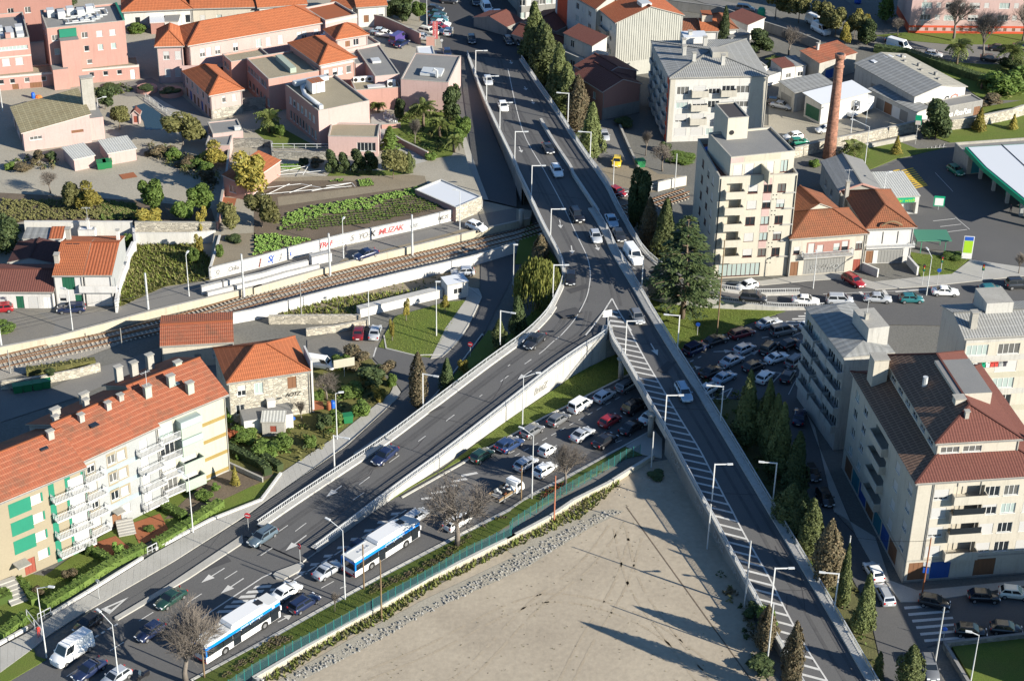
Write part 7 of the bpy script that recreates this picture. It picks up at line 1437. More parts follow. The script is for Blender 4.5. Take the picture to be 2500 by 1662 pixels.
def cedar():
 b=MB();tr=MB();br=MB();H=17.5;tr.tube([(0,0,0),(.25,.1,5),(.1,0,10),(0,0,17)],[.5,.36,.22,.04],8)
 for k in range(84):
  z=2.8+round((k/83)*10)*1.42+RV.gauss(0,.16);a=RV.uniform(0,6.283);ln=(7.0*(1-(z/18.2))**.8)*RV.uniform(.7,1.12)+.5;dr=V((math.cos(a),math.sin(a),0));end=dr*ln+V((0,0,z+ln*.03))
  br.tube([(0,0,z),dr*ln*.5+V((0,0,z+.25)),end],[.1,.06,.02],4)
  for j in range(int(16+ln*15)):
   t=RV.uniform(.18,1.05)**.8;sd=V((-dr.y,dr.x,0))*RV.gauss(0,.15+.26*ln*.5*t);c=dr*ln*t+sd+V((0,0,z+.25*math.sin(t*3)+RV.gauss(0,.06)))
   s=RV.uniform(.25,.55);d1_=(dr+V((RV.gauss(0,.5),RV.gauss(0,.5),-.25))).normalized()*s;d2_=V((-d1_.y,d1_.x,RV.gauss(0,.15)))*.42;b.poly([c-d1_,c-d2_,c+d1_,c+d2_])
 return tr.mesh('trunk',['bark'],True),br.mesh('branches',['bark']),b.mesh('crown',['leaf_dark'])
p=G(b3(1565,1385),.1);t=thing('cedar_tree','big dark cedar with layered boughs on the junction lawn in front of the yellow tower','tree',p);tm_,bm_,cm_=cedar();ob('trunk',tm_,t);ob('crown',cm_,t);tag(ob('branches',bm_,t),kind='stuff')
b=MB();tr=MB();tr.tube([(0,0,0),(0,0,3),(.3,0,6)],[.35,.28,.1],7)
for k in range(760):
 a=RV.uniform(0,6.283);r=3.6*math.sqrt(RV.random());z0=8.4-r*r*.22+RV.gauss(0,.25);ln=RV.uniform(2.0,5.0)if r>1.6 else RV.uniform(1,2.5);x,y=r*math.cos(a),r*math.sin(a)
 for j in range(7):
  t_=j/6;c=V((x*(1+.12*t_)+RV.gauss(0,.08),y*(1+.12*t_)+RV.gauss(0,.08),max(.4,z0-ln*t_)));w_=V((RV.gauss(0,1),RV.gauss(0,1),0)).normalized()*.1;b.poly([c-w_,c-V((0,0,.6)),c+w_,c+V((0,0,.4))])
p=G(b3(265,1300),.1);t=thing('willow_tree','yellow green weeping willow against the flyover bend','tree',p);ob('trunk',tr.mesh('trunk',['bark'],True),t);ob('crown',b.mesh('crown',['leaf_willow']),t)
def bare(seed,spread=.75,twigs=True):
 def fn():
  rr=random.Random(seed);tr,br=MB(),MB()
  def grow(p,d,ln,r,lv):
   mid=p+d*ln*.5+V((rr.gauss(0,.03),rr.gauss(0,.03),0))*ln;e=p+d*ln+V((rr.gauss(0,.05),rr.gauss(0,.05),rr.gauss(0,.03)))*ln
   (tr if lv==0 else br).tube([p,mid,e],[r,r*.82,r*.62],7 if lv==0 else 4 if lv<3 else 3,0,lv<2)
   if lv>=5:return
   n=(6,5,5,4,4)[lv]
   for i in range(n):
    a=6.283*(i+rr.random())/n;ax=d.orthogonal().normalized();ax.rotate(Matrix.Rotation(a,3,d));ang=rr.uniform(.35,1.0)*spread*(1.25 if lv==0 else 1)
    nd=(d*math.cos(ang)+ax*math.sin(ang));nd.z+=.28 if lv<3 else .06;nd.normalize()
    s=e if i<2 or lv==0 else p.lerp(e,rr.uniform(.35,.9));grow(s,nd,ln*rr.uniform(.6,.8)*(1.0 if lv else 1.05),r*(.56 if lv else .46),lv+1)
  grow(V((0,0,0)),V((0,0,1)),.27,.03,0);return tr.mesh('trunk',['bark_grey'],True),br.mesh('branches',['bark_grey'])
 return cached(('bare',seed,spread),fn)
def baretree(q,h,label,seed=1,spread=.75,wide=1.0,z=0.0):
 p=G(q,z);t=thing('bare_tree',label,'tree',p,RV.uniform(0,6));a,b_=bare(seed,spread)
 ob('trunk',a,t,sc=(h*wide,h*wide,h));tag(ob('branches',b_,t,sc=(h*wide,h*wide,h)),kind='stuff')
baretree(d2(1828,325),12.2,'big spreading bare tree on the verge by the farther bus',3,.9,1.12,.1);baretree(d1(1672,1560),12.5,'big bare tree at the bottom edge in front of the nearer bus',5,.85,1.05,.1);baretree(c3(508,1440),8.6,'smaller bare tree on the verge beside the traffic jam',8,.85,.95,.1)
baretree(b1(455,268),5.2,'small bare tree in the gravel court',9,.9,1,ZN);baretree(a3(1390,1540),7,'bare pollarded tree by the side street',8,1.0,.9);baretree(a3(1240,1400),6,'thin bare tree in front of the white apartment block',9,.6,.7)
baretree(a4(1722,372),13,'tall bare tree in front of the pink apartment block, left one',12,.8,.9);baretree(a4(1980,545),13,'tall bare tree on the far street behind the palm',13,.7,.8);baretree(a4(2345,370),11,'bare tree at the right edge before the pink apartment block',12,.8,.8);baretree(a4(240,500),8,'bare tree among the yards behind the factory',9,.9,.9)
baretree(c2(655,650),6,'bare fruit tree beside the stone house',8,1.0,1);baretree(c2(430,840),4,'leafless grey shrub in front of the stone house wall',9,.6,.8);baretree(a2(1450,1300),6,'bare tree in the terrace palm garden',9,.6,.7,ZN);baretree(a4(1220,320),5,'small bare tree on the park lawn',9,.9,.9);baretree(d2(728,920),3.4,'young bare sapling on the verge by the tall street lamp',9,.6,.6,.1)
baretree(b4(2310,990),4.5,'thin bare tree at the right edge of the main road',9,.6,.8)
def frond_mesh(feather):
 def fn():
  b=MB();n=11
  for i in range(n):
   t=(i+.3)/n;x=t*1.0;z=.42*math.sin(t*2.3)-.55*t*t;l=(.34 if feather else .22)*math.sin(min(3.0,.5+t*2.6));
   for s in(1,-1):b.poly([(x,0,z),(x+.055,0,z),(x+.14,s*l,z-.12*(1 if feather else .4)),(x+.06,s*l,z-.14)])
  b.bar((0,0,0),(.5,0,.3),.02);return b.mesh('frond',['palm'])
 return cached(('frond',feather),fn)
def palm(q,h,r,label,z=0.0,n=26,fan=False):
 p=G(q,z);t=thing('palm_tree',label,'palm tree',p,RV.uniform(0,6));b=MB();b.tube([(0,0,0),(.05,.02,h*.5),(0,0,h)],[.3,.24,.28],8);ob('trunk',b.mesh('trunk',['bark'],True),t)
 fm=frond_mesh(not fan)
 for i in range(n):
  o=ob('frond',fm,t,(0,0,h),0,r*RV.uniform(.8,1.1));o.rotation_euler=(0,RV.uniform(-.75,.75),6.283*i*.382)
for q,h,r,lb,z,fan in[(a1(1925,170),4,2.6,'feathery palm at the top edge between the old houses',ZN,0),(a2(1642,960),4.4,2.2,'tallest fan palm of the terrace garden with a bare trunk',ZN,1),(a2(1525,1140),3.4,2.6,'broad fan palm in the middle of the terrace garden',ZN,1),(a2(1672,1230),2.6,2.2,'low fan palm in the terrace garden shade',ZN,1),(a2(140,1190),2.6,2.6,'feathery palm beside the pink flat roofed block',ZN,0),(a2(1800,1370),2.2,1.9,'spiky young palm at the foot of the terrace garden',ZN,1),(a2(1120,1010),1.2,1.6,'agave like palm by the hospital terrace chairs',ZN,1),(a4(1750,605),4.4,3.1,'big feathery palm by the far street',0,0),(a4(2235,640),4.4,3.1,'feathery palm at the right edge by the far street',0,0),(a4(830,1430),2.2,2.7,'low feathery palm beside the brick chimney',0,0),(a4(110,640),1.6,2.2,'low palm in the yards behind the white block',0,0),(a4(1975,800),1.5,1.4,'small palm by the warehouse corner',0,0)]:palm(q,h,r,lb,z,26,fan)
for k,q,h,w_,lb,z,cl in[('round0',a1(950,985),4.6,4.2,'dark round tree behind the pool',ZN,.2),('round2',a1(1080,1170),5,4.6,'grey green round tree in front of the little shrine',ZN,.2),('loose',a1(1650,1310),6.5,8.2,'wide olive tree by the flat roofed annexe',ZN,.15),('autumn',a1(1925,1490),4.4,5.2,'yellowing round tree by the annexe',ZN,.12),('autumn',b1(2270,300),9.5,7.2,'tall yellow brown tree leaning over the orange outbuilding',ZN,.2),('loose',b2(75,570),6.2,6.8,'brown green tree at the left edge of the vegetable field',ZN,.18),('round2',b1(660,400),4.6,4.2,'olive green tree in the crop field, left one of the pair',ZN,.15),('autumn',b1(810,420),5.2,4.6,'yellowish tree in the crop field, right one of the pair',ZN,.15),('round1',b1(1370,440),6.8,5.2,'light green tree in the middle of the crop field',ZN,.12),('autumn',b1(1360,530),3.0,5.4,'low yellow green tree behind the stone plot wall',ZN,.1),('round1',b1(1800,450),5.8,5.2,'green tree at the garden wall corner',ZN,.15),('round1',b1(1660,510),4.0,4.4,'green shrub like tree behind the plot wall',ZN,.1),('loose',b1(2050,590),4.8,5.0,'olive tree in the garden corner left of the steps',ZN,.15),('autumn',b1(1815,660),6,2.2,'thin autumn tree at the corner of the overgrown plot',ZR,.15),('autumn',b1(1800,810),4,1.8,'reddish thin shrub tree inside the overgrown plot',ZR,.1),('round1',b1(1750,900),3.2,2.6,'green sapling at the lower corner of the overgrown plot',ZR,.1),('round0',b1(60,800),6.5,6.5,'dark bushy tree at the left edge above the purple roof',ZR,.1),('round0',b2(700,85),4.6,3.2,'dark evergreen, first of the row below the hospital entrance',ZN,.1),('round0',b2(810,90),4.2,2.6,'dark evergreen, second of the row below the hospital entrance',ZN,.12),('round0',b2(935,85),4.8,3.4,'dark evergreen, third of the row below the hospital entrance',ZN,.1),('round0',b2(1050,85),4.4,3.0,'dark evergreen, fourth of the row below the hospital entrance',ZN,.12),('round2',b2(1255,135),5.8,5.6,'large grey green tree ending the row below the hospital entrance',ZN,.22),('cypress1',b2(1395,90),4.2,2.0,'narrow green shrub at the end of the evergreen row',ZN,.04),('fir',a2(1225,1350),4.6,4.0,'small fir with open branches by the hospital path',ZN,.05),('round0',a2(1770,1090),7.4,3.6,'tall dark evergreen beside the service road footpath',ZN,.06),('round1',a2(1880,1250),5.0,4.0,'light green bushy tree by the service road footpath',ZN,.06),('round1',a2(1840,1310),3.6,3.0,'low green bush at the service road footpath',ZN,.05),('round0',a2(1320,1080),4.2,2.6,'dark shrub beside the hospital terrace chairs',ZN,.05),('round1',a2(235,1240),2.8,2.4,'small round tree by the planter fence',ZN,.15),('round0',a2(1245,170),4.4,4.4,'dark street tree, left of the pair above the pink wall',ZN,.12),('round0',a2(1345,200),4.2,3.8,'dark street tree, right of the pair above the pink wall',ZN,.12),('round1',a2(1490,195),4.8,4.2,'street tree near the lamp of the upper street',ZN,.2),('round0',a2(1350,80),4.4,5.4,'street tree at the top edge above the pink wall',ZN,.12),('round1',a2(1010,100),3.6,4.4,'round tree in front of the white house at the top edge',ZN,.15),('autumn',a1(2320,60),3.6,3.8,'yellowing tree at the top edge by the orange roofs',ZN,.12),('round0',a1(640,60),4,4,'dark tree behind the green edged roof',ZN,.1),('round2',a4(330,210),7.5,7.0,'large olive street tree, left of the row on the far street',0,.25),('loose',a4(120,180),7.5,6.5,'olive street tree at the left of the far street row',0,.25),('loose',a4(540,285),6.8,7.6,'brownish street tree in the middle of the far street row',0,.22),('round2',a4(660,330),6.4,5.4,'round street tree right of the middle of the far street row',0,.2),('loose',a4(830,350),6.2,5.2,'open street tree beside the willow like one',0,.15),('autumn',a4(900,330),6.6,4.2,'brown drooping tree at the end of the far street row',0,.12),('round0',a4(945,410),5.6,5.0,'dark evergreen at the end of the far street row',0,.1),('autumn',a4(745,400),5.5,3.0,'dry yellow tree beside the warehouse roof',0,.1),('round0',a3(2260,480),5.4,6.4,'wide dark tree behind the white apartment block',0,.12),('fir',a4(1110,190),8,4.6,'dark blue conifer beside the pink apartment block',0,.06),('round0',a4(2120,290),3.2,2.6,'dark shrub tree before the pink apartment block',0,.05),('round0',a4(1560,1245),8.0,6.8,'very large round dark tree at the filling station',0,.05),('goldcone',a4(1950,1175),4.8,3.6,'yellow green conifer right of the large round tree',0,.03),('goldcone',a4(2255,1165),3.2,2.2,'small yellow conifer at the right by the brown wall',0,.03),('goldcone',a4(1208,1385),3.6,2.4,'small golden conifer on the station bank',0,.03),('autumn',c2(1885,400),2.4,2.2,'small yellow leaved sapling by the local road',.1,.15),('autumn',b2(1370,1410),4.2,1.2,'young thin tree on the triangular lawn, middle one',.1,.2),('autumn',b2(1720,1340),3.0,1.5,'young thin tree on the triangular lawn by the white kiosk',.1,.3),('autumn',c2(1245,115),4.0,1.0,'young thin tree on the triangular lawn, left edge',.1,.2),('goldcone',c1(2120,1420),3.2,1.5,'clipped yellow green tree in the bare front bed',.05,.05)]:tree(k,q,h,w_,lb,z,cl)
for k,q,h,w_,lb,z in[('dryscrub',a1(1390,1400),2.0,4.2,'brown shrub at the left end of the long shrub bed',ZN),('bush',a1(1560,1430),2.4,3.4,'green shrub in the middle of the long shrub bed',ZN),('dryscrub',a1(1500,1390),1.8,3.4,'brownish shrub behind the green one in the bed',ZN),('dryscrub',a1(1660,1500),2.2,4,'brown shrub under the olive tree',ZN),('bush',b1(1770,20),2.2,3.6,'green shrub beside the yellowing round tree',ZN),('bush',b1(1850,70),2.2,3,'bright green shrub below the yellowing round tree',ZN),('dryscrub',b1(1880,170),2.6,3.6,'brown shrub by the garden wall left of the outbuilding',ZN),('darkbush',b1(1700,40),1.8,3,'dark shrub between the gravel court and outbuilding',ZN),('dryscrub',a1(330,1460),2.2,3.6,'sparse shrub in front of the boiler house',ZN),('darkbush',a1(460,1450),2,2.6,'dark shrub left of the smaller shed',ZN),('dryscrub',a1(220,1530),1.4,4,'low reddish shrubs at the edge of the gravel court',ZN),('bush',a1(90,1520),1.4,2.4,'green shrub at the left edge of the gravel court',ZN),('darkbush',a1(1000,800),1.0,5,'dark clipped shrubs above the pool',ZN),('darkbush',a1(1320,800),.8,4,'clipped shrub in the round pink planter',ZN+.8),('darkbush',a1(1540,830),.8,4.4,'clipped shrub in the oval pink planter',ZN+.8),('bush',a1(1230,290),2.2,4.4,'bright shrubs between the hospital blocks',ZN),('bush',a2(1590,1430),1.6,2.6,'shrub at the end of the pink ramp wall',ZN),('darkbush',b2(440,20),1.8,2.6,'dark shrub on the wall below the planter fence',ZN),('dryscrub',b2(560,20),1.6,3,'grey shrub right of the dark one below the planter fence',ZN),('bush',b1(20,1500),1.6,4.2,'round shrub bed on the cobbled square',ZR),('bush',b1(1150,740),2.8,1.8,'green shrub between the duplex and its tall yard wall',ZR),('bush',b1(1980,830),2.8,1.4,'bright green climber on the leaning wall',ZN),('darkbush',b1(2110,700),1.2,3,'dark leafy shrub in the garden beds',ZN),('brightbush',c1(2080,830),2.4,3.6,'leafy kitchen garden shrub at the back left',.05),('redbush',c1(2110,985),1.6,3.0,'red flowering shrub in the kitchen garden',.05),('bush',c1(2200,1000),1.8,4.6,'wide green shrub in the kitchen garden',.05),('bush',c2(120,1120),2.2,4.6,'large green shrub below the tiny shed',.05),('bush',c2(250,1060),2.0,3.6,'green shrub right of the tiny shed',.05),('darkbush',c2(620,900),2.4,3.4,'dark shrub between the blue barrels and the tall lamp',.05),('bush',c2(720,850),2.2,3.0,'green shrub beside the green wheeled bin',.05),('bush',c2(960,770),2.4,3.2,'yellow green hedge shrub at the pavement edge',.05),('autumn',c2(1140,650),2.6,2.2,'yellow leaved shrub by the pavement edge',.05),('bush',c2(880,600),2.0,4,'leafy shrub in the middle of the kitchen garden',.05),('darkbush',c2(1080,480),3.0,5.2,'large dark bramble in the kitchen garden corner',.05),('dryscrub',c2(900,330),2.6,6.0,'brown bramble behind the white board',.05),('bush',c2(790,340),2.2,3.6,'green bramble left of the white board',.05),('dryscrub',c2(1170,420),2.6,3.6,'brown bramble at the pavement corner',.05),('bush',c2(1240,520),2.4,1.6,'green climber at the pavement corner',.05),('bush',c2(510,1060),2.2,2.0,'green shrub beside the short garden path',.05),('bush',c2(580,640),1.6,2.2,'green shrub at the corner of the stone house',.05),('brightbush',d1(1065,390),1.8,1.7,'round yellow green bush in the paved front garden',.1),('bush',d1(1340,185),.6,1.6,'low green plant in the round bed of the paved garden',.1),('dryscrub',d1(620,620),1.8,2.4,'wispy shrub on the lawn of the green block',.05),('bush',c1(1840,1530),1.4,2.6,'brownish green shrub in the bare front bed',.05),('brightbush',c1(1945,1460),1.2,1.4,'light green shrub in a pot in the bare front bed',.05),('bush',c1(2140,1180),1.0,1.0,'small round clipped shrub on the hedge path',.05),('bush',d1(810,400),1.6,1.4,'shrub at the corner of the green block lawn',.05),('dryscrub',d1(350,770),1.4,1.6,'reddish shrub behind the tall lamp at the lower left',.05),('darkbush',c1(450,420),1.0,2.0,'dark weeds on the stone wall with bins',1.2),('bush',a4(2150,830),4.8,7.5,'huge green shrub at the right edge behind the warehouse',0),('bush',a4(2310,800),5.2,7.0,'second huge green shrub at the right edge',0),('darkbush',a4(2250,640),3.6,6,'dark shrub below the palm at the right edge',0),('bush',a4(2040,760),2.4,4,'green shrub by the warehouse corner palm',0),('bush',b4(1720,845),1.1,4.4,'low green shrub bed beside the price totem',.15),('darkbush',a3(1050,1120),1.6,5,'dark shrub in the shade by the street wall',0),('darkbush',a3(1420,1360),2.2,2.6,'dark shrub at the foot of the red corner strip',0),('bush',a3(1560,1440),1.2,6,'low green shrubs below the white apartment block',0),('bush',a4(470,1490),1.4,2.8,'green weeds at the foot of the brick chimney',0),('dryscrub',a4(2040,940),2.0,6,'brown scrub above the low brown wall',0),('darkbush',d3(2210,960),2.2,3.4,'dark scrub at the foot of the right ramp wall, upper',0),('dryscrub',d3(2300,1180),3.4,4.0,'tall brown scrub by the right ramp wall, middle',0),('bush',d3(2330,1080),3.8,3.0,'green scrub by the right ramp wall end',0),('darkbush',d3(2280,1430),1.8,4,'dark scrub at the bottom by the right ramp',0),('darkbush',c3(1340,1330),.6,3,'low dark weeds in the corner of dirt lot and ramp',0)]:tree(k,q,h,w_,lb,z,0)
def hedge(label,qs,w_,h,z=0.0,m='leaf_green',dens=26):
 P=resample(GL(qs,z),max(3,int(plen(GL(qs,z))/1.0)));o=thing('hedge',label,'hedge',tuple(P[0]));core,lf=MB(),MB()
 for p,q in zip(P,P[1:]):
  d=(q-p).normalized();n=V((-d.y,d.x,0));core.bar(p-P[0]+V((0,0,h*.45)),q-P[0]+V((0,0,h*.45)),w_*.85,h*.88)
  for _ in range(int(dens*(q-p).length)):
   s=RV.choice((-1,0,0,1));c=p.lerp(q,RV.random())-P[0]+(n*(s*w_*.47)+V((0,0,RV.uniform(.1,h)))if s else n*RV.uniform(-.5,.5)*w_+V((0,0,h+RV.gauss(0,.05))))
   a=V((RV.gauss(0,1),RV.gauss(0,1),RV.gauss(0,.7))).normalized()*RV.uniform(.1,.2);e=a.cross(V((RV.gauss(0,1),RV.gauss(0,1),RV.gauss(0,1)))).normalized()*.1;lf.poly([c-a,c-e,c+a,c+e])
 ob('inner_foliage',core.mesh('inner_foliage',[m]),o);ob('foliage',lf.mesh('foliage',[m]),o);return o
hedge('clipped hedge along the pavement below the green block',many(d1,'400,900 700,720 1000,520 1310,370'),1.5,1.1)
hedge('clipped hedge along the pavement above the white gate',many(d1,'1400,350 1720,150 1990,-30'),1.5,1.1);hedge('clipped hedge dividing the two front lawns',many(d1,'850,400 1000,490'),1.1,1.0);hedge('dark hedge beside the front steps at the lower left',many(d1,'160,660 230,720 320,860'),1.1,1.0);hedge('clipped hedge in the lower left corner',many(d1,'0,1170 110,1090 235,985'),1.6,1.1);hedge('hedge at the left edge by the front steps',many(d1,'0,780 60,850'),2,1.2)
hedge('dark garden hedge between the block and the kitchen garden',[c1(2050,1110),c1(2359,1260),c2(130,1330)],1.3,1.3,m='leaf_dark');hedge('garden hedge below the large green shrub',[c2(0,1130),c2(240,1290)],1.2,1.2,m='leaf_dark');hedge('yellow green hedge beside the tracks at the left',[c1(240,420),c1(500,390),c1(860,330)],1.2,1.2,0,'leaf_olive');hedge('long hedge between the far street and warehouse lawn',[a4(1010,460),a4(1300,500),a4(1560,590),a4(1900,710),a4(2050,750)],2.2,1.6,0,'leaf_dark');hedge('garden hedge above the front bed',[d1(1480,0),d1(1660,90)],1.4,1.0)
hedge('bright hedge strip below the planter fence',[b2(150,40),b2(420,40)],1.0,.7,ZN,'leaf_bright')
def inside(p,poly):
 c=False;j=len(poly)-1
 for i in range(len(poly)):
  a,b_=poly[i],poly[j]
  if(a.y>p[1])!=(b_.y>p[1])and p[0]<(b_.x-a.x)*(p[1]-a.y)/(b_.y-a.y)+a.x:c=not c
  j=i
 return c
def scatter(name,label,qs,z,step,fn,mats,jit=.45,keep=1.0,ang=.22):
 P=GL(qs,z);b=MB();ca,sa=math.cos(ang),math.sin(ang);U=[V((p.x*ca+p.y*sa,-p.x*sa+p.y*ca,0))for p in P]
 x0,x1,y0,y1=min(p.x for p in U),max(p.x for p in U),min(p.y for p in U),max(p.y for p in U)
 sx,sy=step if hasattr(step,'__len__')else(step,step);y=y0
 while y<y1:
  x=x0
  while x<x1:
   if RV.random()<keep:
    u,v=x+RV.uniform(-jit,jit)*sx,y+RV.uniform(-jit,jit)*sy;p=(u*ca-v*sa,u*sa+v*ca)
    if inside(p,P):fn(b,V((p[0],p[1],z)))
   x+=sx
  y+=sy
 o=ob(name,b.mesh(name,mats));tag(o,label,None,None,'stuff');return o
def rosette(s,h,n=6,m=1):
 def fn(b,p):
  mi=RV.randrange(m);k=RV.uniform(.7,1.25)
  for i in range(n):
   a=6.283*(i+RV.random()*.6)/n;d=V((math.cos(a),math.sin(a),0))*s*k;w_=V((-d.y,d.x,0))*.5;b.poly([p,p+d*.6-w_+V((0,0,h*k)),p+d+V((0,0,h*k*.55)),p+d*.6+w_+V((0,0,h*k))],mi)
 return fn
def tuft(s,h,n=4):
 def fn(b,p):
  for i in range(n):
   a=RV.uniform(0,6.283);d=V((math.cos(a),math.sin(a),0));w_=V((-d.y,d.x,0))*s*.3;k=RV.uniform(.5,1.3);b.poly([p-w_,p+w_,p+d*s*k*.8+V((0,0,h*k))],RV.randrange(2))
 return fn
def stone(s):
 def fn(b,p):
  k=s*RV.uniform(.4,1.5);q=[p+V((RV.uniform(.6,1)*k*math.cos(a),RV.uniform(.6,1)*k*math.sin(a),0))for a in(0,1.25,2.5,3.8,5.0)];t=p+V((RV.gauss(0,.2)*k,RV.gauss(0,.2)*k,k*.8));mi=RV.randrange(2)
  for i in range(5):b.poly([q[i],q[(i+1)%5],t],mi)
 return fn
z=ZN+.03
scatter('cabbage_rows','bright green cabbage rows in the vegetable field',many(b2,'230,520 330,440 540,385 1130,290 1550,195 1575,260 1180,335 1100,400 620,470 420,530 240,600'),z,.62,rosette(.36,.3),['leaf_bright'])
scatter('cabbage_rows','grey green cabbage rows in the vegetable field',many(b2,'240,600 420,530 620,470 1100,400 1200,330 1580,260 1790,200 1800,380 1210,500 1020,540 660,580 300,610'),z,(.6,.85),rosette(.3,.22),['leaf_green'],.2)
scatter('cabbage_rows','cabbages at the graffiti wall below the field',many(b2,'20,650 220,635 510,690 400,730 60,820 0,830'),z,.6,rosette(.38,.34),['leaf_bright']);scatter('leek_rows','dry brown crop rows at the right of the vegetable field',many(b2,'1210,500 1200,390 1560,330 1590,440'),z,(.35,1.0),tuft(.25,.3),['leaf_olive','leaf_brown'],.2)
scatter('lettuce_bed','small bed of pale green lettuces',many(b2,'920,150 1050,140 1080,195 960,215'),z,.5,rosette(.3,.25),['leaf_bright'],.2);scatter('lettuce_bed','strip of green plants beside the netted beds',many(b2,'660,150 800,135 815,160 670,168'),z,.5,rosette(.26,.2),['leaf_bright'])
scatter('crop_rows','grey green crop rows in the large left field',many(b1,'0,330 560,330 900,340 1240,370 1260,500 220,515 0,560'),z,(.55,.6),rosette(.34,.36,5),['leaf_olive'],.3,.9);scatter('crop_rows','darker crop rows in front of the garden wall',many(b1,'900,335 1240,365 1240,500 900,512'),z,(.5,.5),rosette(.3,.3,5),['leaf_green'],.3)
scatter('weeds','weeds and long grass on the overgrown plot',many(b1,'1205,735 1750,700 1900,870 1890,1045 1480,1105 1080,1285 1030,1240 1150,900'),ZR+.04,.42,tuft(.5,.5),['blade','blade_dry'],.5,.8)
scatter('weeds','weeds on the trackside strip',many(b2,'200,1360 720,1215 1000,1180 1700,1130 960,1310 950,1365'),.03,.42,tuft(.45,.55),['blade','blade_dry'],.5,.8);scatter('weeds','sparse weeds along the white trackside wall',many(b2,'720,1215 1300,1070 1750,960 2000,1020 1700,1130'),.03,.7,tuft(.3,.3),['blade','blade_dry'],.5,.5)
scatter('grass_fringe','fringe of long grass below the fence wall',[c3(1000,1360),d3(560,20),d3(380,120),d3(0,320),d2(2359,290),d2(1600,660),d2(1180,880),d2(600,1200),d2(80,1548),d2(250,1548),d2(650,1260),d2(1200,1000),d2(1580,740),d2(2200,420),d3(200,290),d3(640,100),c3(1020,1420)],.02,.4,tuft(.5,.5),['blade','blade_dry'],.5,.9)
scatter('rubble_stones','strip of dumped stones and rubble along the dirt lot',[d3(930,10),d3(700,90),d3(300,300),d3(0,450),d2(2250,510),d2(1560,870),d2(960,1170),d2(260,1540),d2(400,1548),d2(1000,1250),d2(1560,940),d2(2359,565),d3(150,530),d3(740,165),d3(1030,30)],.03,.34,stone(.2),['concrete_grey','stone_grey'],.5,.72)
scatter('rubble_stones','scattered gravel in the shaded corner of the dirt lot',many(c3,'1370,1180 1480,1340 1560,1500 1000,1540 950,1440 1200,1260'),.02,.8,stone(.12),['concrete_grey','rubble'],.5,.5)
scatter('dry_weeds','sparse dry weeds dotted over the dirt lot',[c3(1100,1540),d3(0,600),d2(1700,1000),d2(800,1480),S(900,1720),S(1950,1720),d3(2000,1200),d3(1200,150)],.01,1.1,tuft(.16,.07,4),['blade_dry','soil'],1.4,.22)
scatter('planted_bed','reddish ground cover planted along the fence',many(d2,'2359,60 2100,130 1700,480 1250,690 1060,770 1020,720 1400,560 1650,430 2200,80'),.1,.42,rosette(.3,.25,5,2),['leaf_brown','leaf_olive'],.5,.9);scatter('planted_bed','olive ground cover at the lower end of the verge',[d2(380,1160),d2(0,1370),d1(1980,1545),d1(2100,1420),d2(0,1290),d2(180,1150)],.1,.42,rosette(.3,.25,5,2),['leaf_brown','leaf_olive'],.5,.9);scatter('planted_bed','reddish ground cover beside the red post',many(c3,'430,1540 260,1548 300,1470 480,1400 640,1420'),.1,.42,rosette(.3,.25,5,2),['leaf_red','leaf_brown'],.5,.7)
for nm,qs,zz,lb in(('grass',[d2(1250,680),d2(600,1040),d2(250,1230),d2(150,1180),d2(600,925),d2(980,740)],.1,'mown grass on the verge by the lower lamp'),('grass',[d2(1560,560),d2(1900,320),d2(2200,130),d2(2100,110),d2(1800,290),d2(1450,470)],.1,'mown grass on the verge at the big bare tree'),('grass',[b3(1350,1350),b3(1600,1290),b3(2200,1320),b4(150,1340),b3(2150,1440),c3(1930,60),c3(1690,150),c3(1560,190)],.1,'grass of the junction lawn'),('grass',[c2(1250,1540),c2(2000,1100),c3(0,935),c3(480,715),c3(1000,455),c3(900,200),c3(500,520),c3(0,850),c2(1700,1290)],.11,'grass of the lawn strip under the ramp wall'),('grass',many(b4,'1330,790 1440,810 1780,840 1870,850 1710,985 1430,1005'),.19,'grass of the filling station lawn'),('grass',[b2(1270,1370),b2(1740,1240),b2(1905,1225),b2(1725,1545),c2(1580,262),c2(1120,170)],.11,'grass of the triangular lawn'),('grass',[d1(440,640),d1(800,430),d1(930,520),d1(700,680),d1(420,860),d1(330,820)],.04,'grass of the front lawn of the green block'),('grass',[b3(460,1120),b3(0,1500),b2(2330,1540),c2(1790,440),c2(1500,820),c2(2000,430),c3(100,100)],.11,'shaded grass beside the flyover bend')):
 scatter(nm,lb,qs,zz,.32,tuft(.16,.12,3),['blade','blade'],.5,.9)
def clump(s,h,n=16,m=3):
 def fn(b,p):
  mi=RV.randrange(m);k=RV.uniform(.6,1.35)
  for i in range(n):
   d=V((RV.gauss(0,1),RV.gauss(0,1),abs(RV.gauss(0,1)))).normalized();c=p+V((d.x*s*k,d.y*s*k,d.z*h*k))*RV.uniform(.6,1.05);t=V((RV.gauss(0,1),RV.gauss(0,1),RV.gauss(0,.6))).normalized()*.24;u=t.cross(d).normalized()*.13;b.poly([c+t,c+u,c-t,c-u],mi)
 return fn
CL=['leaf_green','leaf_dark','leaf_olive'];CB=['leaf_brown','leaf_olive','leaf_dark']
scatter('undergrowth','dense mixed shrubbery along the gravel court',[a1(1330,1300),a1(1480,1330),a1(1700,1400),a1(1860,1470),b1(1960,90),b1(1960,330),b1(1880,260),b1(1700,110),a1(1500,1500),a1(1360,1400)],ZN,1.1,clump(.8,1.3),CB,.5,.8)
scatter('undergrowth','low planting in front of the boiler house terrace',[a1(60,1500),a1(240,1400),a1(500,1420),a1(560,1500),a1(300,1548),a1(80,1548)],ZN,1.1,clump(.6,.9),CB,.5,.6)
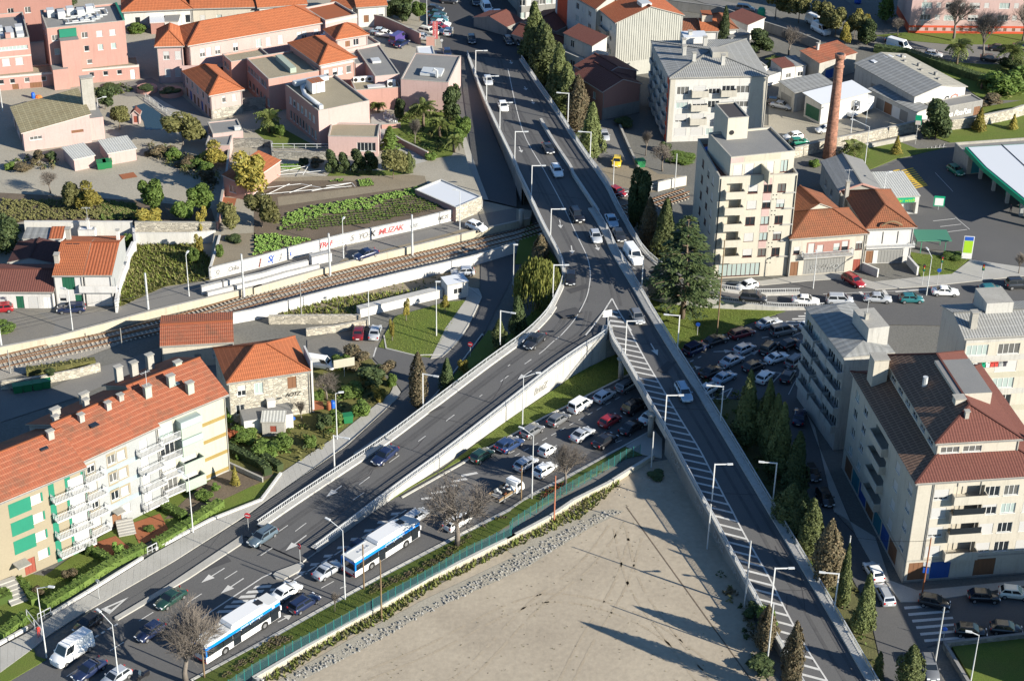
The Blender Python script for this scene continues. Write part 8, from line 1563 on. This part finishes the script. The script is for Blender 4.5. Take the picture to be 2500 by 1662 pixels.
scatter('undergrowth','shaded undergrowth between the cypresses of the right ramp',[c3(1620,330),c3(1760,520),c3(2150,1180),c3(2359,1510),d4(480,590),d4(660,880),d4(1030,1500),d4(1090,1500),d4(930,900),d4(720,500),c4(300,1400),c4(180,950),c3(2280,680)],.11,1.3,clump(.6,.7),CL,.5,.6)
scatter('undergrowth','undergrowth below the upper cypress row',many(a3,'140,560 260,720 420,930 600,1230 730,1450 800,1440 700,1150 500,850 300,560'),0,1.3,clump(.9,1.6),CL,.5,.8)
scatter('undergrowth','planting between the palms of the terrace garden',many(a2,'1340,1040 1480,900 1720,900 1880,1180 1780,1390 1600,1400 1400,1260'),ZN,1.2,clump(.7,.9),CL,.5,.55)
scatter('undergrowth','mixed vegetables and weeds in the kitchen garden',[c1(2050,780),c2(520,900),c2(700,640),c2(800,420),c2(1050,420),c2(1220,520),c2(700,1020),c2(250,1300),c2(0,1250)],.08,1.2,clump(.6,.7),CL,.5,.5)
scatter('undergrowth','bramble and ivy round the pool and planters',many(a1,'790,810 1150,760 1230,790 1100,860 900,900 830,880'),ZN,1.0,clump(.6,.6),CL,.5,.7)
scatter('undergrowth','bushy green mass at the left edge above the purple roof',[b1(0,560),b1(180,530),b1(200,650),b1(150,780),b1(0,840),S(-40,630)],ZR,1.1,clump(.9,1.8),CL,.5,.8)
scatter('undergrowth','scrub at the foot of the right ramp wall',[d3(1900,560),d3(2130,900),d3(2359,1350),d3(2359,1540),d3(2250,1500),d3(2120,1100),d3(1960,800)],0,1.0,clump(.6,.8),CB,.5,.6)
scatter('undergrowth','dark shrubs in front of the palms on the far lawn',many(a4,'2050,700 2359,560 2359,880 2140,900'),0,1.6,clump(1.1,1.8),CL,.5,.8)
# STREET FURNITURE
def lamp(q,h,arm,label,z=0.0,kind='L',m='lamp_white',group='street lamps',r=.075):
 """arm: direction in metres on the ground (east, north)"""
 zz=z(q)if callable(z)else z;p=G(q,zz);t=thing('street_lamp',label,'street lamp',p,0,group);a=V((arm[0],arm[1],0))
 b=MB()
 if kind=='L':b.box(-r,r,-r,r,0,h)
 else:b.tube([(0,0,0),(0,0,h)],[r*1.3,r*.6],8)
 ob('pole',b.mesh('pole',[m]),t);b=MB();e=a+V((0,0,h if kind=='L' else h+a.length*.35))
 if a.length>.1:b.bar((0,0,h-.08),e-V((0,0,.08)),.12 if kind=='L' else .08);ob('arm',b.mesh('arm',[m]),t)
 d=a.normalized()if a.length>.1 else V((1,0,0));b=MB();b.bar(e-d*.1-V((0,0,.08)),e+d*.65-V((0,0,.06)),.3,.14);ob('lamp_head',b.mesh('lamp_head',['lamp_grey']),t)
ORD='first second third fourth fifth sixth seventh eighth ninth tenth'.split()
for i,q in enumerate([a2(1995,700),a2(2093,935),a2(2213,1180),a3(62,1450),b3(212,290),b3(383,690),b3(405,1205),b3(-70,1625),c2(1523,725),c2(728,1290)]):lamp(q,5.8,(1.7,.1)if i<7 else(1.6,-.5),'L shaped white lamp, %s from the top along the left flyover edge'%ORD[i],ZM if i<7 else zl,'L',group='L shaped flyover lamps')
for i,q in enumerate([a3(540,1100),a3(738,1460),b3(1203,1135),c3(1525,200),c3(1912,850),c4(100,1550),d4(648,930)]):lamp(q,5.9,(-1.7,.2),'L shaped white lamp, %s from the top along the right flyover edge'%ORD[i],ZM,'L',group='L shaped flyover lamps')
for i,q in enumerate([c3(1055,250),c3(1408,930),c3(1835,1560),d4(82,880)]):lamp(q,5.9,(1.7,.1),'L shaped white lamp, %s from the fork on the hatched ramp parapet'%ORD[i],ZM,'L',group='L shaped flyover lamps')
for q,h,arm,z,lb in[(d1(1070,1560),8.5,(-1.6,1.4),.05,'tall grey lamp at the bottom edge with an arm over the road'),(d2(820,812),10.4,(-1.7,1.2),.1,'tall grey lamp on the verge at the rear of the farther bus'),(c3(215,1535),10,(-1.4,.9),.1,'tall grey lamp on the verge by the flatbed truck'),(c3(130,885),8.2,(1.8,.2),.1,'tall grey lamp on the ramp lawn above the jam'),(d1(420,1335),10.2,(1.5,-.3),.1,'tall white lamp at the lower left corner beside the mesh gate'),(d1(1737,210),8.6,(-.9,.6),.15,'tall white lamp on the slab pavement by the block garden'),(c2(748,1000),7.5,(.5,.1),.15,'white lamp on the slab pavement by the green wheeled bin'),(d4(1880,1545),6.8,(-.9,.2),.3,'white lamp on the corner lawn at the bottom right'),(b1(655,1502),7.2,(-.5,.1),ZR,'thin white lamp in front of the pair of white houses'),(b1(1702,1192),7.4,(.1,.5),ZR,'thin lamp on the north road bank beside the overgrown plot'),(b2(806,850),7,(.1,.4),ZR,'thin lamp behind the pedestrian on north road'),(b2(1852,590),7.2,(-.7,.1),ZR,'thin lamp at the end of the graffiti wall'),(b2(1036,1472),8,(.2,.3),0,'thin lamp behind the two cars by the stone wall'),(b2(1642,1545),9.5,(0,0),.1,'thin tall pole on the triangular lawn'),(b3(47,1120),8,(0,0),.1,'white pole beside the underpass road'),(a2(1556,262),6.6,(.1,.1),ZN,'white globe lamp by the row of parked cars'),(a4(920,1535),8.8,(-2.8,.8),0,'tall lamp with a long double arm on the station bank'),(b4(1095,265),4,(.5,.1),3,'lamp behind the car wash roof'),(b4(1480,1182),7,(-.4,1.6),.15,'lamp with traffic signals on the main road pavement'),(b4(460,1122),6.5,(0,.3),.1,'thin lamp at the end of the exit ramp railing'),(a1(897,1132),5.4,(1.1,.2),ZN,'white lamp at the boiler house side annexe'),(a1(25,1000),4.5,(-.8,.1),ZN,'white lamp at the left edge behind the boiler house'),(a4(800,1200),6,(.3,.6),0,'thin flag pole lamp left of the white box truck'),(a4(930,1160),5,(.2,.3),0,'thin flag pole lamp right of the white box truck')]:lamp(q,h,arm,lb,z,'T','lamp_grey','street lamps')
def post(q,h,m,label,z=0.0,r=.11,name='utility_pole',cat='pole',group='poles'):
 p=G(q,z);t=thing(name,label,cat,p,0,group);b=MB();b.tube([(0,0,0),(0,0,h)],[r,r*.75],8);ob('shaft',b.mesh('shaft',[m]),t);return t
for q,h,m,z,lb in[(d2(990,720),6.8,'wood',.1,'pale wooden post in front of the farther bus'),(d2(1148,985),8.8,'wood',0,'brown wooden post with a box by the fence'),(d1(1840,1512),4.6,'wood',.1,'pale wooden post in front of the nearer bus'),(c3(118,1555),5.6,'wood',.1,'wooden post behind the flatbed truck'),(d3(415,112),7.2,'brick_red',0,'red painted post at the fence wall'),(d3(1793,358),7,'galvanised',0,'grey pole against the right ramp wall, upper one'),(d3(2128,880),10,'galvanised',0,'grey pole against the right ramp wall, lower one'),(d4(48,1375),8.6,'galvanised',0,'grey pole with a box at the foot of the right ramp'),(d4(1562,1365),8,'galvanised',.1,'grey pole beside the zebra crossing'),(d4(1442,765),8.6,'rust',.1,'rusty pole with white signs at the corner block'),(c3(1290,1255),5.8,'galvanised',0,'grey pole in front of the pillar at the right ramp'),(b3(1880,1545),16.5,'wood',.1,'very tall wooden pole on the junction lawn beside the cedar'),(b3(1500,230),7,'galvanised',0,'white mast at the railway wall right of the flyover'),(b3(945,205),5,'galvanised',0,'grey post on the side yard by the red hatchback'),(d4(765,500),4.5,'galvanised',.1,'thin pole behind the slim cypress')]:post(q,h,m,lb,z)
for q,h,lb in[(b1(1337,1340),7.0,'catenary mast beside the overgrown plot'),(b1(2195,1195),7.6,'catenary mast at the white platform walls, left one'),(b2(685,1003),7.6,'catenary mast at the white platform walls, right one'),(b2(1425,818),7.4,'catenary mast on the pale wall before the flyover shadow'),(c1(15,190),4.2,'catenary mast at the left edge')]:post(q,h,'galvanised',lb,.4,.2,'catenary_mast','mast','catenary masts')
for q,h,lb in[(b2(427,1362),5.8,'dark post on the trackside strip'),(c1(1100,190),3.6,'thin white post behind the apartment roof'),(c1(95,410),4,'dark post beside the tracks at the left')]:post(q,h,'concrete_grey',lb,0,.1)
m,nt,b_=newmat('mesh_green');b_.inputs['Base Color'].default_value=(.015,.06,.062,1);b_.inputs['Alpha'].default_value=.5;b_.inputs['Roughness'].default_value=.7
FQ=[c3(1190,1140),c3(1060,1185),c3(880,1290),c3(650,1425),c3(440,1545),d3(0,205),d2(2340,235),d2(1900,440),d2(1560,640),d2(1160,860),d2(880,1010),d2(600,1165),d2(310,1310),d2(20,1480),S(600,1660),S(540,1700)]
P=resample(GL(FQ,.6),62);t=thing('mesh_fence','long green mesh fence between the road verge and the dirt lot','fence',tuple(P[0]))
for i,p in enumerate(P):
 o=p-P[0];b=MB();b.bar(o,o+V((0,0,1.75)),.07);ob('fence_post',b.mesh('fence_post',['post_green']),t)
 if i<len(P)-1:q=P[i+1]-P[0];b=MB();d=(q-o).normalized()*.05;b.poly([o+d,q-d,q-d+V((0,0,1.65)),o+d+V((0,0,1.65))]);ob('mesh_panel',b.mesh('mesh_panel',['mesh_green']),t)
def sign(q,h,r,m,label,z=0.0,face=(0,-1),bar=False,shape='disc',w_=.6,hh=.6,group=None,lean=None):
 p=G(q,z);t=thing('road_sign' if shape in('disc','tri')else 'sign_board',label,'sign',p,math.atan2(face[1],face[0])+math.pi/2,group);b=MB();b.tube([(0,.04,0),(0,.04,h)],.035,6);ob('post',b.mesh('post',['galvanised']),t);b=MB()
 if shape=='disc':b.tube([(0,0,h),(0,-.03,h)],r,18)
 else:b.box(-w_,w_,-.05,0,h-hh,h+hh)
 ob('sign_plate',b.mesh('sign_plate',[m]),t)
 if bar:b=MB();b.box(-r*.7,r*.7,-.05,-.032,h-r*.18,h+r*.18);ob('white_bar',b.mesh('white_bar',['white_paint']),t)
 return t
sign(d2(415,485),2.6,.42,'sign_red','no entry sign on the splitter island',.25,(-.8,-.6),True);sign(d1(2235,195),2.4,.42,'sign_red','no entry sign at the end of the left ramp railing',.2,(-.3,-1),True);sign(c2(1945,262),2.2,.4,'sign_red','no entry sign beside the local road under the flyover bend',.1,(-.4,-1),True)
sign(d1(895,803),2.6,.3,'galvanised','back of a road sign on the slab pavement',.15,(.5,1));sign(b3(1703,1545),2.0,.34,'sign_blue','blue round road sign on the junction lawn',.1,(-.3,-1));sign(b4(1578,1085),2.6,.34,'sign_blue','blue round road sign before the station lawn',.15,(-.2,-1));sign(c3(1840,1310-690),2,.34,'white_paint','give way sign beside the right ramp railing',.1,(0,-1));sign(d4(1630,1185),1.8,.3,'sign_blue','small blue sign at the corner lawn wall',.3,(-.5,-1));sign(a2(1690,480),2.8,.3,'galvanised','round road sign at the start of the service road',ZN,(0,-1))
t=sign(d4(1442,765),4.6,0,'white_paint','white plate with a blue parking plate on the rusty pole',.1,(-.2,-1),shape='b',w_=.42,hh=.3);b=MB();b.box(-.36,.36,-.06,-.01,3.3,4.1);ob('blue_plate',b.mesh('blue_plate',['sign_blue']),t)
t=sign(b4(1838,862),2.3,0,'white_paint','tall white lime and blue price totem of the filling station',.2,(-.1,-1),shape='b',w_=.85,hh=2.1)
for z0,z1,mm in((3.6,4.3,'sign_blue'),(1.3,3.55,'lime')):b=MB();b.box(-.72,.72,-.08,-.04,z0,z1);ob('totem_panel',b.mesh('totem_panel',[mm]),t)
t=sign(b4(1585,415),1.7,0,'sign_green','green framed notice board on the forecourt',.05,(-.1,-1),shape='b',w_=.95,hh=1.0);b=MB();b.box(-.75,.75,-.08,-.04,.9,2.3);ob('notice',b.mesh('notice',['white_paint']),t)
t=sign(a2(1632,412),3.4,0,'sign_pink','tall red and white vertical sign at the pink gate',ZN,(0,-1),shape='b',w_=.55,hh=1.9)
for i,ch in enumerate('CLINICA'):text('lettering',ch,.55,'white_paint',t,(0,-.07,5.0-i*.52),(rad(90),0,0))
t=sign(a4(1380,1300),5.0,0,'sign_green','green and white advertising sign on a pole by the large round tree',0,(-.2,-1),shape='b',w_=.6,hh=1.0);b=MB();b.box(-.5,.5,-.08,-.04,4.05,4.9);ob('poster',b.mesh('poster',['pink_trim']),t)
p=G(b3(897,1460),4.5);t=thing('direction_sign','stack of white direction boards at the tip of the fork','sign',p,rad(20),sc=.72);b=MB();b.bar((0,0,0),(0,0,3.4),.14);ob('post',b.mesh('post',['galvanised']),t)
for i in range(3):b=MB();z=2.3+i*.55;b.poly([(-1.0,-.08,z),(.8,-.08,z),(.8,-.08,z+.46),(-1.0,-.08,z+.46),(-1.35,-.08,z+.23)]);b.poly([(-1.35,-.02,z+.23),(-1.0,-.02,z+.46),(.8,-.02,z+.46),(.8,-.02,z),(-1.0,-.02,z)]);ob('arrow_board',b.mesh('arrow_board',['white_paint']),t)
for q,h,lb in((b4(1440,1088),3.6,'traffic light on the pavement left of the station lawn'),(b4(1610,960),2.6,'striped traffic signal on the station lawn'),(b4(1980,1030),2.6,'traffic signal by the station exit')):
 t=post(q,h,'galvanised',lb,.15,.06,'traffic_light','traffic light','traffic lights');b=MB();b.box(-.18,.18,-.15,.15,h-1.1,h+.05);ob('signal_head',b.mesh('signal_head',['black']),t)
 for k in range(3):b=MB();b.tube([(0,-.15,h-.15-k*.33),(0,-.17,h-.15-k*.33)],.11,10);ob('signal_lens',b.mesh('signal_lens',[['taillight','paint_yellow','sign_green'][k]]),t)
P=GL([b4(1400,692),b4(1712,692),b4(1662,592),b4(1352,590)],2.7);t=thing('bus_shelter','green canopy shelter beside the station lawn','shelter',(P[0].x,P[0].y,0));b=MB();b.prism([(p.x-P[0].x,p.y-P[0].y)for p in P],2.55,2.7);ob('canopy_roof',b.mesh('canopy_roof',['shelter_green']),t)
for k in(.15,.85):
 for u in(.1,.9):q=(P[0].lerp(P[1],k)).lerp(P[3].lerp(P[2],k),u)-P[0];b=MB();b.box(q.x-.07,q.x+.07,q.y-.07,q.y+.07,0,2.55);ob('leg',b.mesh('leg',['shelter_green']),t)
X=bld('kiosk','white kiosk with a dark window at the end of the double wall',b2(1742,1098),b2(1928,1062),2.6,2.7,0,'white_wall',[('F',.5,.9,1.5,1.0,'w')],('shed','B',.15,.1,'white_sheet'),cat='kiosk')
wall('white upper platform wall beside the north road, left part',[b1(1815,1105),b1(1998,1063)],ZR,ZR+1.5,.5,'white_wall','concrete_white');wall('white upper platform wall beside the north road, long right part',[b1(2012,1060),b1(2359,985),b2(300,918),b2(490,872)],ZR,ZR+1.5,.5,'white_wall','concrete_white');wall('white lower platform wall above the tracks, left part',[b1(1870,1160),b1(2100,1105)],ZR,ZR+.9,.5,'white_wall','concrete_white');wall('white lower platform wall above the tracks, right part',[b1(2120,1100),b1(2359,1042),b2(300,975),b2(590,908)],ZR,ZR+.9,.5,'white_wall','concrete_white');wall('white box wall at the end of the platform walls',[b2(520,838),b2(700,800)],ZR,ZR+1.6,1.2,'white_wall','concrete_white')
GR=[(b1(1965,955),'Q',0.82,'concrete_grey'),(b1(2110,915),'Orfes',1.02,'concrete_grey'),(b2(50,890),'|',1.60,'door_red'),(b2(150,850),'S(',1.60,'sign_blue'),(b2(240,830),'J',1.36,'concrete_grey'),(b2(350,800),'ub',1.60,'sign_blue'),(b2(640,745),'TRAF',1.28,'sign_red'),(b2(880,680),'S',1.5,'concrete_grey'),(b2(980,655),'YO',1.36,'concrete_grey'),(b2(1065,640),'K',1.50,'black'),(b2(1230,600),'MUZAK',1.52,'sign_pink'),(b2(1440,545),'ckz',1.28,'steel'),(b2(1700,480),'MOS',1.16,'concrete_grey'),(b2(1790,455),'ya',1.20,'rust')]
for q,s,sz,mm in GR:
 p=G(q,ZR+1.0);i=min(range(6),key=lambda k:abs((G(GRAF[k],ZR+2.1).x+G(GRAF[k+1],ZR+2.1).x)/2-p.x));A,B_=G(GRAF[i],ZR+2.1),G(GRAF[i+1],ZR+2.1);k=(p.x-A.x)/(B_.x-A.x);y=A.y+(B_.y-A.y)*k;a=math.atan2(B_.y-A.y,B_.x-A.x)
 text('graffiti',s,sz,mm,graf,(p.x-graf.location.x+.03,y-graf.location.y-.04,1.05),(rad(90),0,a))
def wtext(par,P,k,s,sz,mm,dz,off=-.06,flip=1):
 i=int(k*(len(P)-2));A,B_=P[i],P[i+1];a=math.atan2(B_.y-A.y,B_.x-A.x);n=V((math.sin(a),-math.cos(a),0))*-off*flip;text('graffiti',s,sz,mm,par,(A.x-par.location.x+n.x,A.y-par.location.y+n.y,max(.5,(A.z+dz))),(rad(90),0,a if flip>0 else a))
PR=LR3[::-1];wtext(rw_left,PR,.7,'BrietZ',1.5,'concrete_grey',-1.3,-.09)
for k,s in((.42,'OSCAR'),(.52,'SEMO'),(.6,'DUKES'),(.67,'ARTE'),(.74,'ZONK')):
 P=RL3;i=int(k*88);A,B_=P[i],P[i+1];a=math.atan2(B_.y-A.y,B_.x-A.x);n=V((math.sin(a),-math.cos(a),0));text('graffiti',s,1.5,'light_grey',rw_right,(A.x-rw_right.location.x+n.x*.09,A.y-rw_right.location.y+n.y*.09,max(.7,A.z-1.2)),(rad(90),0,a))
X=bld('garden_shrine','tiny pink garden shrine with a red tiled gable beside the pool',a1(1180,1020),a1(1250,1020),1.6,ZN+2.2,ZN,'pink_pale',[('F',.5,.3,.7,1.3,'R')],('gable','y',.7,.25,'tile_red'),cat='shrine')
for q,r,lb in((a1(1325,820),2.0,'round pink planter by the hospital court'),(a1(1545,850),2.3,'oval pink planter beside the small pink house')):
 p=G(q,ZN);t=thing('planter',lb,'planter',p);b=MB();b.tube([(0,0,0),(0,0,.9)],r,18);ob('planter_wall',b.mesh('planter_wall',['pink']),t)
def bin_(q,lb,z=0.0,w_=.7,d=.55,h=1.25,m='bin_green',rz=.3,name='wheeled_bin',group='green bins'):
 p=G(q,z);t=thing(name,lb,'bin',p,rz,group);b=MB();b.loft([[(-w_*k,-d*k,z_),(w_*k,-d*k,z_),(w_*k,d*k,z_),(-w_*k,d*k,z_)]for k,z_ in((.85,.1),(1,h))]);ob('bin_body',b.mesh('bin_body',[m]),t);b=MB();b.box(-w_*1.06,w_*1.06,-d*1.06,d*1.06,h,h+.09);ob('lid',b.mesh('lid',[m]),t)
for i,x in enumerate((165,252,342,418)):bin_(c1(x,580-i*14),'green rubbish bin, %s from the left in the row behind the apartment block'%ORD[i])
bin_(c2(845,850),'single green rubbish bin on the grass by the pavement',.05);bin_(a1(915,1515),'green skip between the pink sheds, left one',ZN,.8,.9,1.3,name='skip');bin_(a1(970,1505),'green skip between the pink sheds, right one',ZN,.8,.9,1.3,name='skip');bin_(a3(1190,1500),'green bin at the corner of the side street',0,.8,.8,1.3)
for q,mm,r,h,z,lb in((c2(712,735),'plastic_blue',.35,1.4,0,'blue barrel beside the stone house garden'),(c2(676,738),'rust',.35,1.3,0,'rust brown barrel left of the blue one'),(a1(300,885),'plastic_blue',.4,1.1,ZN,'blue barrel in front of the long hospital wing'),(a3(2278,150),'sign_green',.9,2.0,0,'bright green bottle bank on the far street'),(a4(862,30),'sign_blue',.8,1.8,0,'blue bottle bank on the far side street')):
 p=G(q,z);t=thing('barrel' if r<.5 else 'bottle_bank',lb,'barrel' if r<.5 else 'bottle bank',p);b=MB();b.tube([(0,0,0),(0,0,h*.15),(0,0,h*.8),(0,0,h)],[r*.9,r,r,r*.7],12);ob('container',b.mesh('container',[mm],True),t);b=MB();b.tube([(0,0,h),(0,0,h+.06)],r*.72,12);ob('lid',b.mesh('lid',[mm]),t)
for q,lb,sx,sy,h,mm,z in((c2(320,820),'blue plastic sheet heap beside the lean-to',.9,.6,.5,'plastic_blue',0),(a1(345,880),'orange tarpaulin heap in front of the hospital wing',.8,.6,.5,'plastic_orange',ZN),(a3(1820,1355),'blue tarpaulin heap on the terrace of the yellow tower',1.6,.8,.6,'plastic_blue',17.4),(c2(320,885),'white garden table in the kitchen garden',.5,.4,.6,'white_paint',0)):
 p=G(q,z);t=thing('tarpaulin' if 'heap' in lb else 'garden_table',lb,'tarpaulin' if 'heap' in lb else 'table',p);b=MB()
 if 'heap' in lb:
  b.loft([[(sx*k*math.cos(a)*R.uniform(.8,1.1),sy*k*math.sin(a)*R.uniform(.8,1.1),zz)for a in lin(0,5.6,9)]for k,zz in((1,0),(.9,h*.6),(.45,h))]);ob('sheet',b.mesh('sheet',[mm]),t)
 else:
  b.box(-sx,sx,-sy,sy,h-.06,h);ob('tabletop',b.mesh('tabletop',[mm]),t)
  for x in(-1,1):
   for y in(-1,1):b=MB();b.box(x*sx*.8-.05,x*sx*.8+.05,y*sy*.8-.05,y*sy*.8+.05,0,h-.06);ob('leg',b.mesh('leg',[mm]),t)
t=sign(c2(815,440),2.4,0,'cream_light','blank cream hoarding board in the brambles',.05,(.4,-1),shape='b',w_=1.6,hh=.7)
sheet('rust_sheet',[b1(1070,98),b1(1200,75),b1(1238,118),b1(1105,140)],ZN+.08,'rust');sheet('rust_sheet',many(c2,'525,650 620,665 630,730 530,745'),.5,'rust');sheet('rust_sheet',[b1(2000,300),b1(2130,310),b1(2110,380),b1(1995,350)],ZN+.9,'rust')
p0=G(b2(70,60),ZN);t=thing('net_frame','white poles and strings over the netted vegetable beds','garden netting',p0);b=MB()
for s in('20,10 640,105','70,110 500,15','220,100 640,60','100,30 420,20','440,100 500,0','0,270 110,190','30,280 880,200','60,220 420,180','130,270 320,180','320,260 520,190','420,180 600,215','520,245 880,170','650,200 880,170','880,170 910,205'):
 A,B_=[G(q,ZN+.7)-p0 for q in many(b2,s)];b.bar(A,B_,.07)
ob('poles',b.mesh('poles',['white_paint']),t)
def lowrail(lb,qs,z,h=.9,m='railing_white',name='garden_railing'):
 P=resample(GL(qs,z),max(3,int(plen(GL(qs,z))/1.6)));t=thing(name,lb,'railing',tuple(P[0]));b=MB();c=MB();up=V((0,0,h))
 for i,p in enumerate(P):
  o=p-P[0];c.bar(o,o+up,.08)
  if i:r=P[i-1]-P[0];b.bar(r+up,o+up,.08);b.bar(r+up*.4,o+up*.4,.05)
 ob('handrail',b.mesh('handrail',[m]),t);tag(ob('posts',c.mesh('posts',[m]),t),kind='stuff')
lowrail('white planter fence on the wall beside the pink block',[a2(160,1335),a2(670,1338)],ZN+1.0);lowrail('white garden gate railing between the two hedges',[d1(1330,410),d1(1415,365)],.1,1.1);lowrail('white gate at the front steps in the lower left',[d1(345,1010),d1(460,950)],.1,1.1);lowrail('grey mesh gate frame beside the tall white lamp',[d1(250,1010),d1(385,1180)],.1,1.8,'galvanised');lowrail('pool railing beside the long pool walk',[a1(1310,880),a1(1580,1080)],ZN+.1,.9,'galvanised');lowrail('white railing at the railway crossing right of the flyover',[b3(960,330),b3(1080,300)],.1,1.2);lowrail('white guard railing on the yard above the railway',[b3(1240,250),b3(1345,225)],.1,1.2)
for A,B_,lb in((d1(1120,150),d1(1150,240),'pale front steps of the middle block'),(d1(60,690),d1(180,850),'pale front steps at the lower left')):
 p,q=G(A,0),G(B_,0);a=math.atan2(q.y-p.y,q.x-p.x);t=thing('front_steps',lb,'steps',p,a);L_=(q-p).length
 for k in range(6):b=MB();b.box(L_*k/6,L_*(k+1)/6,-1.1,1.1,0,1.1-k*.18);ob('step',b.mesh('step',['pavement']),t)
GCH='white chairs on the hospital terrace';cs=MB().box(-.24,.24,-.24,.24,.4,.46).mesh('seat',['white_paint']);cb=MB().box(-.24,.24,.2,.25,.46,.95).mesh('backrest',['white_paint']);cl=MB().box(-.025,.025,-.025,.025,0,.4).mesh('leg',['white_paint'])
for i in range(8):
 t=thing('patio_chair','white patio chair on the hospital terrace, %s from the left'%ORD[i],'chair',G(a2(1180+i%4*32,1035+i%4*14+i//4*45),ZN+.05),R.uniform(0,6),GCH);ob('seat',cs,t);ob('backrest',cb,t)
 for x in(-.2,.2):
  for y in(-.2,.2):ob('leg',cl,t,(x,y,0))
def person(q,z,top,label,walk=.25,rz=0.0):
 p=G(q,z);t=thing('person',label,'person',p,rz)
 vs=[(0,0,.95),(0,0,1.2),(0,0,1.42),(0,0,1.52),(0,.02,1.66),(.1,0,.9),(.11,walk*.5,.5),(.11,walk*.9-.05,.06),(.11,walk*.9+.12,.04),(-.1,0,.9),(-.11,-walk*.4,.5),(-.11,-walk,.08),(-.11,-walk+.16,.05),(.2,0,1.4),(.27,-walk*.4,1.13),(.25,-walk*.2+.08,.88),(-.2,0,1.4),(-.27,walk*.4,1.13),(-.25,walk*.6,.9)]
 es=[(0,1),(1,2),(2,3),(3,4),(0,5),(5,6),(6,7),(7,8),(0,9),(9,10),(10,11),(11,12),(2,13),(13,14),(14,15),(2,16),(16,17),(17,18)]
 rs=[.15,.15,.16,.06,.105,.1,.065,.045,.04,.1,.065,.045,.04,.07,.05,.035,.07,.05,.035]
 me=bpy.data.meshes.new('body');me.from_pydata(vs,es,[]);me.materials.append(M[top]);o=ob('body',me,t);md=o.modifiers.new('Skin','SKIN');md.use_smooth_shade=True
 for i,r in enumerate(rs):me.skin_vertices[0].data[i].radius=(r,r*.85);me.skin_vertices[0].data[i].use_root=i==0
 o.modifiers.new('Subd','SUBSURF').render_levels=1
 b=MB();b.loft([[(.112*k*math.cos(a),.02+.115*k*math.sin(a),zz)for a in lin(0,5.5,8)]for k,zz in((1,1.66),(1,1.74),(.6,1.79))]);ob('hair',b.mesh('hair',['black'],True),t)
 b=MB();b.box(-.06,.06,.1,.135,1.58,1.68);ob('face',b.mesh('face',['skin']),t)
person(b2(830,812),ZR+.03,'cloth_dark','person in dark clothes walking on the north road',.3,rad(80));person(d1(352,1150),.15,'cloth_red','person in a red top beside the tall lamp at the lower left',.1,rad(200));person(b4(2235,440),.05,'cloth_dark','person in dark clothes standing on the filling station forecourt',.08,rad(120))
for tr,lb in((trackA,'contact wire over the track nearer the graffiti wall'),(trackB,'contact wire over the track nearer the white wall')):
 P=resample(GL(tr[:9],0),30);t=thing('overhead_wire',lb,'wire',tuple(P[0]));b=MB();b.tube([p-P[0]+V((0,0,5.6))for p in P],.03,4);ob('wire',b.mesh('wire',['black']),t)
A_,B_=G(d4(760,500),.1)+V((0,0,4.4)),G(d4(1442,765),.1)+V((0,0,8.2));t=thing('overhead_wire','cable from the cypress pole to the rusty corner pole','wire',tuple(A_));b=MB();b.tube([A_.lerp(B_,k/12)-A_-V((0,0,1.6*k/12*(1-k/12)))for k in range(13)],.03,4);ob('cable',b.mesh('cable',['black']),t)
